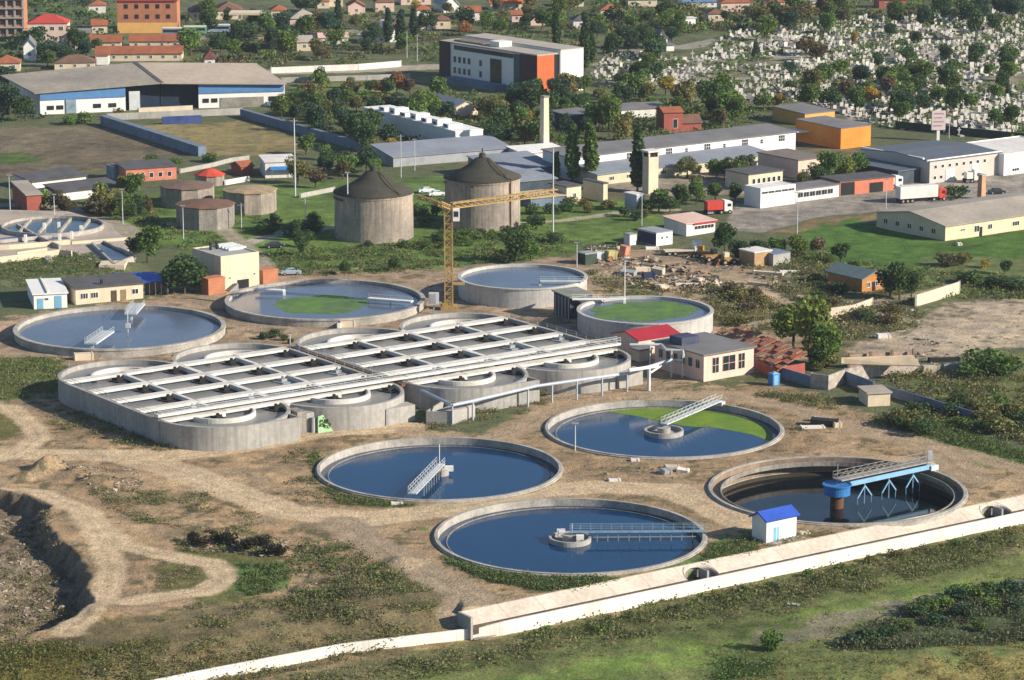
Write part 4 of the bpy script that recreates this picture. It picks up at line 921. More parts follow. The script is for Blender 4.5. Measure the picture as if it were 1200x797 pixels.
# wooden cabin
t, X, Y, h = B("wooden_cabin", "orange wooden cabin with blue green roof among the trees at the right", "cabin", (1010,343), 970, 1038, 2.9, mat("orange_timber",(.48,.22,.07),(.36,.17,.06),scale=.8,amt=.25), mat("blue_green_roof",(.14,.20,.20),rough=.6,amt=.12,kind='riby'), 'gy', 1.2, over=.6, wins=[('R',2,.1,.8,.9,1.0,1.1,2)], doors=[('R',.42,.9,1.9)])
MB().slab([(X+.3,-.5,1.6),(X+3.2,-1.5,1.0),(X+3.2,2,1.0),(X+.3,2.5,1.6)],.1).build("lean_to_roof", mat("pale_blue_sheet",(.35,.43,.46)), t)
# --- industrial zone
BEIGE = mat("warm_grey_render", (.50,.46,.42), (.44,.40,.37), amt=.08, scale=.3)
t, X, Y, h = B("long_barrack", "long low cream building with wide tan grey roof beside the green lawn", "building", (1107.5,283), 1027, 1260, 3.4, mat("cream_block_wall",(.62,.54,.38),amt=.08,streak=.15), ROOFT, 'gx', 1.7, over=.4,
   wins=[('L',5,.08,.95,1.2,1.4,1.2,2),('R',1,.10,.16,1.8,1.4,.5,2),('R',1,.2,.27,1.1,1.6,1.5,2),('R',1,.30,.37,1.3,1.4,1.2,2),('R',3,.45,.95,1.2,2.2,1.1,3)], doors=[('R',.255,.9,2.1)])
t, X, Y, h = B("grey_office", "warm grey two storey office with dark roof and two rows of small windows", "building", (1089,215.5), 1008, 1174, 5.4, BEIGE, mat("dark_blue_roof",(.10,.12,.15),(.13,.15,.18),rough=.6,kind='riby'), 'gx', .9, over=.05,
   wins=[('R',8,.03,.80,3.6,1.0,.9,1),('R',2,.03,.20,.9,1.0,.9,1),('R',1,.42,.5,.9,1.0,.9,1)])
k = MB(); k.box(X*.22,X*.34,-.1,.05,0,3.0); k.build("loading_door", WHITE, t); k = MB(); k.box(X*.58,X*.66,-.1,.05,0,3.6); k.build("loading_door", WHITE, t)
k = MB(); k.box(-.3,X+.3,Y*.02,Y*.02+.5,h,h+.5); k.box(0,.5,Y*.1,Y,h+.3,h+.8); k.build("parapet", WHITE, t)
B("dark_side_hall", "dark sided low hall left of the warm grey office", "hall", (1052,217), 1010, 1088, 3.4, mat("dark_blue_wall",(.07,.09,.12)), mat("dark_blue_roof",(.10,.12,.15)), 'flat', Ll=22)
B("white_depot", "white depot with flat roof at the right edge beside the grey office", "depot", (1176,206), 1160, 1260, 5.2, WHITE, WHITES, 'flat', Ll=20, parapet=.3, wins=[('R',4,.05,.95,.8,2.5,.8,3)])
t, X, Y, h = B("red_depot", "low red depot with black roof and a dark open bay at its left", "depot", (984,229.5), 978, 1047, 3.4, mat("salmon_wall",(.55,.18,.11),(.45,.15,.1),amt=.15), ROOFD, 'flat', ang=30, Ll=8, over=.3)
k = MB(); k.box(.3,X*.27,-.08,.1,0,3.1); k.build("open_bay", DARK, t); k = MB(); k.box(X*.55,X*.8,-.08,.1,0,2.4); k.build("open_bay", DARK, t)
t, X, Y, h = B("white_hall", "tall white hall with a dark window stripe beside the paved yard", "hall", (891,244), 872, 932, 4.6, mat("cool_white_panels",(.72,.70,.70),amt=.05), WHITES, 'flat', over=.1, parapet=.15)
for i in range(5): window(t, 'R', X*(.03+.19*i), 3.3, X*.175, .55, 2, 1, GREY)
t, X, Y, h = B("glazed_annex", "low white annex with a band of dark windows, right of the tall white hall", "annex", (933,237), 925, 983, 2.9, WHITES, ROOFG, 'flat', over=.3, Ll=7)
for i in range(6): window(t, 'R', X*(.03+.14*i), 1.0, X*.125, 1.2, 2, 1, GREY)
B("cream_office", "cream office with flat dark roof behind the tall white hall", "office", (877,224), 850, 917, 4.0, CREAM, ROOFD, 'flat', over=.3, wins=[('R',6,.08,.96,1.6,1.0,1.3,1)])
B("pink_store", "pinkish store with brown felt roof and long shaded side", "store", (935,210), 888, 969, 4.7, PINKR, mat("brown_felt",(.20,.17,.15),amt=.15), 'flat', over=.3, wins=[('R',6,.1,.95,1.4,1.0,1.1,2)])
ORW = mat("orange_cladding", (.68,.17,.025), (.72,.30,.04), rough=.7, scale=.09, amt=.08)
B("orange_warehouse", "bright orange warehouse with dark side wall in front of the cemetery", "warehouse", (985,175), 932, 1020, 5.4, ORW, ROOFG, 'sx', .4, over=.1, wallL=None)
B("ochre_warehouse", "ochre sided warehouse with grey roof, behind the bright orange one", "warehouse", (943,147.5), 905, 978, 3.2, mat("ochre_wall",(.66,.35,.11),amt=.1), ROOFG, 'sx', .6, over=.2)
p = P(940,168); t = thing("white_canopy", "flat white canopy in front of the bright orange warehouse", "canopy", tuple(p), math.radians(20)); MB().slab([(-2,-1,3.4),(8,-1,3.4),(8,5,3.4),(-2,5,3.4)],.3).build("roof", WHITE, t); [MB().tube((x,0,0),(x,0,3.2),.1).build("post", GREY, t) for x in (-1, 3, 7)]
t, X, Y, h = B("long_white_works", "very long white works building with grey roof across the middle distance", "building", (668,211), 640, 932, 5.5, mat("cool_white_panels",(.72,.70,.70)), ROOFG, 'sx', .7, Ll=11.5, over=.4)
for i in range(11):
    u = .07+.085*i
    if i in (1,): continue
    window(t, 'R', X*u, 3.5, 2.2 if i % 2 == 0 else 1.0, 1.7 if i % 2 == 0 else 1.2, 3 if i % 2 == 0 else 1, 2)
t, X, Y, h = B("long_annex", "long low annex with pale roof in front of the very long white works", "annex", (700,217.5), 690, 905, 2.6, mat("yellowish_wall",(.52,.50,.36),amt=.1), mat("pale_blue_grey_roof",(.25,.28,.33),(.19,.215,.26),scale=.1,amt=.1,kind='ribx'), 'sx', .9, Ll=10.5, over=.4, wins=[('R',9,.03,.9,.9,1.6,1.0,3)])
PBR = mat("pale_blue_grey_roof",(.3,.3,.3))
B("sheet_hall", "long hall with pale blue grey roof behind the first digester", "hall", (461,196), 455, 600, 2.4, GREY, PBR, 'sx', 1.6, ang=28, Ll=13)
B("sheet_hall", "hall with pale blue grey roof just right of the second digester top", "hall", (583,214), 574, 652, 2.8, BLG, PBR, 'sx', 1.5, ang=28, Ll=16)
B("sheet_hall", "lower pale roofed hall with dark front, foremost behind the second digester", "hall", (606,226), 600, 652, 2.6, mat("dark_blue_wall",(.07,.09,.12)), PBR, 'sx', 1.2, ang=28, Ll=9)
B("white_roof_store", "small store with brilliant white roof at the foot of the tall chimney", "store", (612,190), 606, 664, 2.2, WHITES, WHITE, 'sx', .5, ang=26, Ll=9)
def chimney(label, px, py, w_, h, m, capm, cap=True):
    p = P(px, py); t = thing("chimney", label, "chimney", tuple(p), math.radians(36)); MB().add([(-w_/2,-w_/2,-.3),(w_/2,-w_/2,-.3),(w_/2,w_/2,-.3),(-w_/2,w_/2,-.3),(-w_*.42,-w_*.42,h),(w_*.42,-w_*.42,h),(w_*.42,w_*.42,h),(-w_*.42,w_*.42,h)],[(3,2,1,0),(4,5,6,7),(0,1,5,4),(1,2,6,5),(2,3,7,6),(3,0,4,7)]).build("shaft", m, t)
    MB().box(-w_*.5,w_*.5,-w_*.5,w_*.5,h,h+.4).build("cap", capm, t); return t
chimney("tall slim cream chimney rising in front of the orange ended office", 638, 180, 1.9, 15.0, CREAM, CONCD)
chimney("short square brick chimney behind the long tan grey roof", 1150, 233, 1.5, 5.6, mat("salmon_brick",(.55,.30,.18),amt=.15), CONC)
p = P(762,226); t = thing("square_tower", "square cream tower with dark open top beside the tall poplar", "tower", tuple(p), math.radians(30)); MB().box(-1.4,1.4,-1.4,1.4,-.3,9).build("shaft", CREAM, t)
for sx in (-1,1):
    for sy in (-1,1): MB().box(sx*1.3-.2,sx*1.3+.2,sy*1.3-.2,sy*1.3+.2,9,10.2).build("corner_post", CREAM, t)
MB().box(-1.2,1.2,-1.2,1.2,9,10.1).build("louvre", DARK, t); MB().box(-1.8,1.8,-1.8,1.8,10.2,10.6).build("roof", WHITES, t)
B("tower_annex", "small pale blue annex at the foot of the square cream tower", "annex", (746,248), 732, 755, 3.8, mat("faded_blue_grey",(.36,.42,.48),amt=.1), WHITES, 'flat', over=.2)
B("cream_cottage", "small cream cottage with dark roof left of the twin poplars' foot", "cottage", (664,239), 644, 681, 4.0, CREAM, ROOFD, 'flat', over=.3, wins=[('R',1,.3,.8,1.2,1.0,1.2,2)])
B("shaded_annex", "blue shaded annex with cream end right of the cream cottage", "annex", (707,237), 683, 712, 4.4, CREAM, ROOFD, 'flat', over=.2)
B("tan_shed", "low shed with tan roof beside the second digester", "shed", (622,243), 615, 662, 2.0, BLG, mat("tan_sheet",(.5,.4,.28)), 'sx', .6, ang=30, Ll=6)
t, X, Y, h = B("canteen", "single storey canteen with pink white roof and red trim by the yard", "canteen", (804,277), 778, 838, 2.7, WHITES, mat("pinkish_roof",(.62,.45,.38),(.55,.38,.33),scale=.2,amt=.1), 'sx', .6, over=.4, wins=[('R',6,.28,.95,1.2,1.0,.9,1)])
k = MB(); k.box(X*.25,X+.42,-.46,-.41,h-.25,h+.15); k.build("red_trim", REDR, t); MB().box(0.02,X*.2,-.12,.02,0,2.4).build("door_panel", WHITE, t)
# scrap yard cabins
t, X, Y, h = B("site_cabin", "blue sided site cabin with white front in the scrap yard", "cabin", (769,288.5), 747, 788, 2.8, WHITE, GREY, 'flat', over=.05, wins=[('R',2,.2,.8,1.4,.6,.6,1)])
MB().box(-.05,.02,.1,Y-.1,0.1,2.7).build("blue_side", mat("navy_panel",(.04,.05,.12)), t)
B("site_cabin", "tiny white cabin left of the blue sided cabin in the scrap yard", "cabin", (738,288), 731, 746, 2.3, WHITES, GREY, 'flat', over=.05)
B("steel_container", "tan steel container on the right side of the scrap yard", "container", (884,313), 880, 904, 3.0, mat("tan_container",(.42,.28,.15),amt=.2), WHITES, 'flat', over=.15, Ll=5)
B("steel_container", "grey steel container right of the tan one in the scrap yard", "container", (906,312), 903, 926, 2.4, CONC, BLG, 'flat', over=.05, Ll=5)
B("steel_container", "dark green steel container at the left end of the scrap yard", "container", (686,311), 677, 699, 2.3, mat("dark_green_steel",(.05,.08,.06)), GREY, 'flat', over=.05)
# --- office with orange end
def office():
    p = P(629.5,111.5); a_ = math.radians(39); t = thing("office_block", "white and orange office block with dark glass corner and flat roof", "office", tuple(p), a_)
    dl = Vector((-math.sin(a_), math.cos(a_), 0)); dr = Vector((math.cos(a_), math.sin(a_), 0))
    Y = solve_len(p, dl, 516); X = solve_len(p, dr, 683); H = 12.2
    WH = mat("office_white", (.72,.71,.68), amt=.04); OR_ = mat("orange_tiles", (.55,.13,.045), (.48,.11,.04), amt=.12, scale=.6); DK = mat("dark_brown_cladding", (.065,.035,.035), amt=.2)
    MB().box(.02,X*.44,.02,Y-.02,-.4,H-.5).build("wall", WH, t)
    MB().box(X*.44,X*.5,.6,Y-.6,-.4,H-.8).build("recess_wall", DARK, t)
    MB().box(X*.5,X,-.2,Y-.6,-.4,H+.6).build("end_wall", WH, t)
    MB().box(-.1,X*.36,-.15,.0,.6,H-.2).build("orange_panel", OR_, t)
    MB().box(X*.36,X*.44,-.1,.01,.2,H-.2).build("dark_panel", DARK, t)
    MB().box(-.22,.0,-.1,Y*.17,.4,H-.2).build("corner_cladding", DK, t)
    MB().box(-.3,.0,Y*.89,Y+.1,-.2,H-.2).build("corner_cladding", DK, t)
    MB().box(-.14,.01,Y*.24,Y*.85,H-2.2,H-.9).build("glass_band", GLASS, t)
    MB().box(-.24,.01,Y*.36,Y*.47,1.2,H-3.2).build("stair_window", GLASS, t)
    MB().box(-.20,.01,Y*.165,Y*.23,.4,H-.7).build("corner_glass", mat("blue_glass",(.06,.11,.17),rough=.15), t)
    for r_ in (2.6, 6.0):
        for u in (.56,.68,.73,.78,.83): window(t, 'L', Y*u, r_, 1.3, 1.9, 1, 1, GREY)
    MB().box(-.25,X*.44,-.25,Y+.2,H-.4,H).build("roof", mat("office_roof",(.42,.38,.33),amt=.12), t)
    MB().box(X*.5-.0,X+.1,-.3,Y-.5,H+.61,H+.9).build("roof_edge", mat("office_roof",(.42,.38,.33)), t)
    MB().box(X*.15,X*.42,Y*.45,Y*.55,H+.01,H+1.6).build("roof_box", WH, t); MB().box(X*.1,X*.4,Y*.6,Y*.9,H+.01,H+.5).build("roof_plant", mat("brown_felt",(.2,.17,.15)), t)
    MB().box(-5,-.4,Y*.3,Y*.84,-.2,1.8).build("forecourt_wall", BLG, t)
office()
# --- great warehouse
def warehouse():
    t = thing("warehouse", "huge warehouse with weathered bent roof and blue white front", "warehouse", (0,0,0))
    RW_ = mat("weathered_sheet_roof", (.38,.33,.27), (.25,.23,.20), rough=.8, scale=.07, amt=.18, kind='ribx')
    z = 6.5; A, Bm, C = P(40,109,z), P(188,97,z+1.5), P(336,98,z+.2); A2, B2, C2 = P(0,88,z+2.0), P(157,73,z+4.5), P(300,74,z+3.2)
    k = MB(); k.slab([A, Bm, B2, A2], .35); k.build("roof", RW_, t); k = MB(); k.slab([Bm+Vector((.25,0,-.02)), C, C2, B2+Vector((.25,0,-.02))], .35); k.build("roof", mat("tan_sheet_roof", (.46,.38,.30), (.36,.31,.26), rough=.8, scale=.07, amt=.15, kind='ribx'), t)
    k = MB(); k.slab([Bm+Vector((-.5,.2,.12)), Bm+Vector((.9,.2,.12)), B2+Vector((.9,0,.12)), B2+Vector((-.5,0,.12))], .2); k.build("roof_ridge", ROOFD, t)
    g = lambda u, v: A.lerp(Bm, u).lerp(A2.lerp(B2, u), v)+Vector((0,0,.05))
    k = MB(); k.slab([g(.20,.12), g(.34,.10), g(.34,.62), g(.22,.66)], .04); k.build("roof_patch", mat("blue_roof_patch",(.20,.28,.45),(.28,.33,.42),scale=.2,amt=.2), t)
    n1, n2, n3 = Vector((A.x+1.3,A.y+1.6,0)), Vector((Bm.x,Bm.y+1.6,0)), Vector((C.x-1.0,C.y+1.6,0))
    m1 = n1.lerp(n2, .70); m2 = n2.lerp(n3, .30)
    def wl(a_, b_, z0, z1, m, nm, th=.5, off=0):
        d = (b_-a_).normalized(); nn = Vector((d.y,-d.x,0))*off
        k = MB(); k.wallrun([a_+nn, b_+nn], z0, z1, th); return k.build(nm, m, t)
    UB = mat("fascia_blue", (.09,.22,.46), rough=.5, amt=.1)
    wl(n1, m1, -.4, [6.3,7.2], WHITE, "wall"); wl(m2, n3, -.4, [7.6,6.4], WHITE, "wall")
    wl(n1, m1, 4.2, [6.2,7.0], UB, "fascia", .2, .45); wl(m2, n3, 4.3, [7.4,6.3], UB, "fascia", .2, .45)
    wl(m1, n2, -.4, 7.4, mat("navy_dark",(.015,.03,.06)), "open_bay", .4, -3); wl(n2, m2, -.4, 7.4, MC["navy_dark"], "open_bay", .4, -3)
    wl(m1.lerp(n2,.12), m1.lerp(n2,.42), 0, 5.5, LSTEEL, "sliding_door", .3, -1)
    bk1, bk2, bk3 = Vector((A2.x+3,A2.y-1,0)), Vector((B2.x,B2.y-1,0)), Vector((C2.x-1,C2.y-1,0))
    wl(bk1, bk2, -.4, [8,10.3], WHITES, "back_wall"); wl(bk2, bk3, -.4, [10.3,9], WHITES, "back_wall"); wl(n1, bk1, -.4, [6.2,8], WHITES, "side_wall"); wl(n3, bk3, -.4, [6.2,9], WHITES, "side_wall")
    wl(n1.lerp(m1,.30), n1.lerp(m1,.42), .1, 4.1, mat("blue_grey_door",(.25,.35,.42)), "door", .2, .5)
    for u in (.08, .19): wl(n1.lerp(m1,u), n1.lerp(m1,u+.08), 1.3, 2.5, GLASS, "window", .2, .3)
    for u in (.62, .80): wl(n1.lerp(m1,u), n1.lerp(m1,u+.09), 1.3, 2.5, GLASS, "window", .2, .3)
    for u in (.05, .15): wl(m2.lerp(n3,u), m2.lerp(n3,u+.07), 1.6, 2.8, GLASS, "window", .2, .3)
    wl(m2.lerp(n3,.25), m2.lerp(n3,.76), .2, 2.9, mat("dull_panel",(.30,.28,.25)), "loading_door", .2, .32)
    wl(m2.lerp(n3,.82), m2.lerp(n3,.97), 1.6, 2.9, GLASS, "window", .2, .3)
warehouse()
fence("yard_wall", "cream low block in the dark bay of the huge warehouse", "wall", [(162,134),(225,131)], 1.8, CREAM, 1.5)
k = MB(); q0, q1 = P(190,146), P(236,144); k.wallrun([q0, q1], -.3, 2.2, .5); o = k.build("blue_hoarding", mat("navy_blue_hoarding",(.05,.08,.25))); tag(o, "dark blue hoarding in front of the warehouse bay", "hoarding")
# white low complex
t, X, Y, h = B("white_roof_complex", "low building with brilliant white flat roof and stepped roof lights", "building", (534,176), 426, 566, 4.8, WHITE, WHITE, 'flat', over=.1, ang=30)
for i in range(7):
    k = MB(); u = .1+.115*i; k.box(X*.1,X*.62,Y*u,Y*u+3.4,h+.26,h+1.3+.5*(i%2)); r_ = k.build("roof_light", WHITE, t)
    k = MB(); k.box(X*.1-.05,X*.1,Y*u+.9,Y*u+2.5,h+.5,h+1.1); k.build("pane", RUST, r_)
B("cream_gable_shop", "shop with pale grey blue roof and cream gable below the office block", "shop", (533,137), 486, 560, 2.6, CREAM, PBR, 'gy', 1.6, ang=30)
B("navy_shop", "dark blue sided shop with grey roof right of the slim chimney", "shop", (668,153), 645, 700, 4.0, mat("navy_wall",(.06,.08,.16)), ROOFG, 'sx', .4)
B("grey_roof_store", "pale grey roofed store among the trees beyond the navy shop", "store", (728,139), 722, 784, 2.4, WHITES, ROOFG, 'sx', .6, ang=20, Ll=8)
B("brick_house", "red brick house with tiled side roof behind the long white works", "house", (778,155), 774, 800, 5.4, BRICKR, TILE, 'gx', 1.0, ang=15, Ll=7, wins=[('R',1,.3,.9,1,1.4,2.6,1)])
B("brick_house", "low red tiled house right of the tall red brick house", "house", (798,154), 792, 822, 2.2, BRICKR, TILED, 'gx', 1.8, ang=15, Ll=7)
# --- town at the top
def windows_grid(t, face, L, cols, rows, w_=1.1, h_=1.3, z0=1.2, dz=3.0, fm=None, m=.06):
    for r_ in range(rows):
        for c_ in range(cols): window(t, face, L*(m+(1-2*m)*(c_+.5)/cols)-w_/2, z0+dz*r_, w_, h_, 2, 1, fm)
t, X, Y, h = B("brick_apartments", "four storey orange brick apartment block with dark red roof, upper left", "apartment block", (138,39), 132, 208, 11.4, BRICK, REDR, 'hip', 1.8, ang=2, Ll=14, over=.6)
MB().box(-.06,X+.06,-.08,-.0,0,3.7).build("ochre_storey", mat("ochre_storey",(.72,.42,.14),amt=.08), t); windows_grid(t, 'R', X, 5, 3, 1.4, 1.5, 1.5, 3.6, DARK)
t, X, Y, h = B("unfinished_block", "unfinished concrete and brick block at the top left corner", "apartment block", (-30,44), -60, 28, 14.5, BRICK, CONC, 'flat', ang=2, Ll=12)
for i in range(5): MB().box(-.3,X+.4,-.7,.02,.0+i*3.3,.5+i*3.3).build("floor_slab", CONC, t)
for i in range(7): MB().box(X*i/6-.35,X*i/6+.35,-.3,.03,-.2,14.4).build("concrete_column", CONC, t)
windows_grid(t, 'R', X, 6, 4, 1.6, 1.7, 1.2, 3.3, DARK, .02)
t, X, Y, h = B("red_roof_villa", "two storey pink villa with bright red roof near the upper left corner", "house", (33,50), 28, 80, 6.6, PINKR, mat("scarlet_roof",(.48,.06,.045),amt=.12,kind='riby'), 'hip', 2.6, ang=4, Ll=10)
windows_grid(t, 'R', X, 4, 2, 1.5, 1.4, .9, 3.2)
B("red_annex", "low red walled annex right of the red roofed pink villa", "annex", (82,50), 76, 106, 3.2, BRICKR, ROOFG, 'gx', 1.2, ang=4, Ll=7)
def house(label, near, xr, h, wall, roof, kind='gx', rise=1.8, ang=8, Ll=8, wins=2, name="house", cat="house", **kw):
    t, X, Y, hh = B(name, label, cat, near, None, xr, h, wall, roof, kind, rise, ang=ang, Ll=Ll, over=.4, **kw)
    if wins:
        n_ = max(1, int(X/4)); 
        for i in range(n_): window(t, 'R', X*(i+.5)/n_-.5, h*.35, 1.0, min(1.2, h*.45), 2, 1)
    return t
house("long orange tiled roof left of the dark tree, nearest the pink villa", (88,58), 142, 2.4, CREAM, TILE, Ll=9, ang=3)
house("orange tiled roof partly behind trees below the brick apartments", (152,57), 213, 2.4, CREAM, TILE, Ll=9, ang=3)
house("longest orange tiled roof just above the huge warehouse", (112,72), 213, 2.4, CREAM, TILE, Ll=11, ang=3)
house("small white building at the left end of the longest orange roof", (113,76), 127, 3.0, WHITE, TILE, 'flat', ang=3, Ll=5, wins=0)
house("brown red hipped roof above the left end of the warehouse", (64,82), 112, 2.2, CREAM, TILED, 'hip', 2.0, Ll=9)
house("orange hipped roof at the left edge above the warehouse", (-8,84), 24, 2.6, CREAM, TILE, 'hip', 2.2, Ll=9)
house("white gabled house with grey roof behind the dark trees at left", (28,72), 42, 5, WHITE, ROOFG, 'gy', 2.2, Ll=12)
house("tiny white house with dark roof between the villa and the long roofs", (66,64), 80, 2.6, WHITE, ROOFD, 'gy', 2.0, Ll=6)
house("brown roofed house cut by the top edge, left one of two", (222,24), 250, 3, CREAM, TILED, 'hip', 2.6, Ll=12)
house("brown roofed house cut by the top edge, right one of two", (252,23), 284, 3.2, CREAM, TILED, 'hip', 2.6, Ll=14)
t = thing("filling_station_canopy", "thin white canopy on thick columns beside the top road", "canopy", tuple(P(282,38)), 0)
MB().box(-4,9,-1,9,6.2,6.9).build("roof", CREAM, t); MB().box(-.7,.3,0,.9,-.2,6.2).build("column", WHITES, t); MB().box(7,8,6,7,-.2,6.2).build("column", WHITES, t)
house("grey roofed house with pink wall right of the white canopy", (340,32), 372, 3, PINKR, ROOFT, 'hip', 3.0, Ll=10)
house("small orange house half hidden below the grey roofed pink house", (352,36), 366, 3.2, BRICK, TILED, 'gy', 1.4, Ll=6)
house("salmon house with tile roof between two tall dark trees at top", (408,18), 428, 3.4, PINKR, TILE, 'gy', 1.8, Ll=8)
house("pink and white villa right of the salmon house at top", (440,14), 462, 3.6, PINKR, TILED, 'hip', 2.2, Ll=9)
house("low pink market stall roof among bushes left of the white chapel", (374,52), 408, 2.2, WHITES, mat("pinkish_roof",(.62,.45,.38)), 'gx', 1.2, Ll=7)
house("brown tiled house right behind the stepped white chapel", (456,44), 474, 3.4, CREAM, TILED, 'hip', 2.4, Ll=9)
t = thing("white_chapel", "stepped white chapel with tall dark arch near the top", "chapel", tuple(P(436,50)), math.radians(12))
for i, (x0, x1, h_) in enumerate(((0,2,2.4),(2,3.6,4.2),(3.6,7.2,7.4),(7.2,9.2,3.6))): MB().box(x0,x1-.003,0,4+i*.01,-.2,h_).build("wall", WHITE, t)
MB().box(4.6,6.2,-.08,.1,0,5.2).build("door", DARK, t)
house("small white kiosk left of the stepped white chapel", (421,51), 428, 2.6, WHITE, WHITES, 'flat', Ll=4, wins=0)
house("steep pale blue roofed house at the top centre", (520,15), 538, 3, WHITES, mat("pale_blue_sheet",(.35,.43,.46)), 'gy', 3.0, Ll=12, ang=20)
house("orange roofed long house cut by the top edge above the office block", (575,12), 612, 2.6, CREAM, mat("vivid_orange_roof",(.62,.14,.03),amt=.1), 'gx', 2.4, Ll=9)
house("salmon house left of the poplars below the vivid orange roof", (600,26), 612, 2.6, PINKR, TILE, 'gx', 1.2, Ll=6)
house("cream cottage with low tiled roof beside the top road, right of the tall cypresses", (704,20), 730, 2.6, CREAM, TILE, 'hip', 1.8, Ll=7)
house("little white gatehouse on the cemetery edge below the top road", (802,33), 815, 3.4, WHITE, WHITES, 'flat', Ll=4, ang=20)
house("white cemetery chapel with small gable among the graves", (769,58), 782, 4, WHITE, ROOFG, 'gy', 2.0, Ll=7, ang=12)
house("low white annex right of the gabled cemetery chapel", (781,60), 790, 2, WHITE, ROOFG, 'flat', Ll=5, ang=12, wins=0)
house("blue roofed long building at the top edge left of the pink block", (800,9), 842, 2, WHITES, mat("bright_blue_grey_roof",(.14,.24,.42)), 'gx', 1.6, Ll=10)
house("pink block with white wing at the top edge, right of the blue roof", (845,14), 882, 3.4, PINKR, TILE, 'hip', 1.8, Ll=8)
house("red house with white trim at the top edge above the cemetery", (1030,10), 1062, 3.2, BRICKR, TILED, 'hip', 1.6, Ll=8)
house("brown roofed house cut by the top edge above the poplars", (655,8), 684, 2.4, CREAM, TILED, 'hip', 2.2, Ll=8)
house("brown house row at the top edge right of the cream cottage", (736,8), 770, 2.6, CREAM, TILED, 'hip', 2.0, Ll=8)
house("pale pink house at the top edge above the stepped chapel", (470,6), 505, 2.6, PINKR, TILED, 'hip', 2.4, Ll=9)
house("house with tile roof behind the trees left of the blue steep roof", (486,20), 505, 2.6, WHITES, TILE, 'hip', 1.6, Ll=8)
house("small dark roofed house at the top edge beside the salmon house", (384,8), 402, 3, CREAM, ROOFD, 'hip', 1.6, Ll=8)
house("small orange tile roof at the top edge right of the white canopy", (372,10), 386, 2.6, CREAM, TILE, 'hip', 1.6, Ll=6)
house("dark red house behind the right end of the huge warehouse", (240,80), 252, 3.0, WHITES, mat("maroon_roof",(.16,.05,.05)), 'hip', 2.4, Ll=7)
# EXTRA houses of the town
for lab, near, xr, wl_, rf, kd in (
 ("cream house with orange roof between the top canopy and the grey roofed pink house",(318,22),336,CREAM,TILE,'hip'),
 ("white house with brown roof below the top canopy, right of the buses",(276,52),296,WHITES,TILED,'hip'),
 ("pink house with tiled roof in the trees below the top canopy",(318,56),336,PINKR,TILE,'gx'),
 ("cream house with grey roof left of the low market stall roof",(348,60),366,CREAM,ROOFT,'gx'),
 ("white house with orange roof right of the conical trees, above the chapel",(488,36),506,WHITES,TILE,'hip'),
 ("brown roofed house between the rusty tree and the office block roof",(508,34),528,CREAM,TILED,'hip'),
 ("pale house with red tiles right of the steep pale blue roof",(546,24),564,WHITES,TILE,'gx'),
 ("salmon walled house under the vivid orange roof, right one",(622,30),640,PINKR,TILED,'hip'),
 ("white walled house with dark roof below the cream cottage",(672,34),690,WHITES,ROOFD,'hip'),
 ("cream house with brown roof right of the cemetery gatehouse",(830,26),850,CREAM,TILED,'hip'),
 ("pink house with orange roof at the top edge above the cemetery's left end",(900,12),920,PINKR,TILE,'hip'),
 ("white house with grey roof at the top edge, middle of the cemetery side",(950,10),970,WHITES,ROOFT,'gx'),
 ("cream walled shed with red tiles between villa and brick apartments",(108,40),126,CREAM,TILE,'gx'),
 ("white house with tiled roof at the top edge between villa and apartments",(104,16),124,WHITES,TILE,'hip')):
    house(lab, near, xr, 3.0, wl_, rf, kd, 1.7, Ll=8)
fence("roadside_wall", "long pale wall beside the road right of the huge warehouse", "wall", [(318,86),(420,82),(470,78)], 1.9, WHITES, .3)
fence("roadside_wall", "second pale wall nearer than the first, right of the huge warehouse", "wall", [(330,97),(430,94),(480,92)], 1.6, CONC, .3)
fence("cemetery_wall", "long dark wall on the near edge of the cemetery at right", "wall", [(1050,151),(1120,158),(1205,166),(1260,170)], 2.2, mat("dark_green_wall",(.04,.06,.05)), .3)
# ------------------------------------------------------------------ plants
def leaf_mesh(name, pts, size, shade, m=LEAF, flat=.0, seed=1):
    """pts (n,3): leaf clump centres; one bent triangle pair each"""
    r = np.random.default_rng(seed); n = len(pts)
    a = r.normal(size=(n,3)); a[:,2] *= (1-flat); a /= np.linalg.norm(a, axis=1)[:,None]
    b = r.normal(size=(n,3)); b -= (b*a).sum(1)[:,None]*a; b /= np.linalg.norm(b, axis=1)[:,None]
    s = (size*(.6+.8*r.random(n)))[:,None] if np.ndim(size) == 0 else (size*(.6+.8*r.random(n)))[:,None]
    V = np.stack([pts-a*s, pts+b*s*.75, pts+a*s*.9, pts-b*s*.8], 1).reshape(-1,3)
    me = bpy.data.meshes.new(name); me.vertices.add(n*4); me.vertices.foreach_set("co", V.astype(np.float32).ravel())
    me.loops.add(n*4); me.loops.foreach_set("vertex_index", np.arange(n*4, dtype=np.int32)); me.polygons.add(n)
    me.polygons.foreach_set("loop_start", np.arange(n, dtype=np.int32)*4); me.polygons.foreach_set("loop_total", np.full(n, 4, np.int32)); me.update(calc_edges=True)
    ca = me.color_attributes.new("Col", 'FLOAT_COLOR', 'POINT'); c = np.ones((n,4,4), np.float32)
    sh = shade if np.ndim(shade) else np.full(n, shade)
    if np.ndim(sh) == 1: sh = np.stack([sh, sh, sh], 1)
    tint = 1+.18*r.normal(size=(n,1)); hue = r.normal(size=n)*.08
    c[:,:,0] = (sh[:,0]*tint[:,0]*(1+hue))[:,None]; c[:,:,1] = (sh[:,1]*tint[:,0])[:,None]; c[:,:,2] = (sh[:,2]*tint[:,0]*(1-hue))[:,None]
    ca.data.foreach_set("color", np.clip(c, 0, 3).ravel()); me.materials.append(m); return me
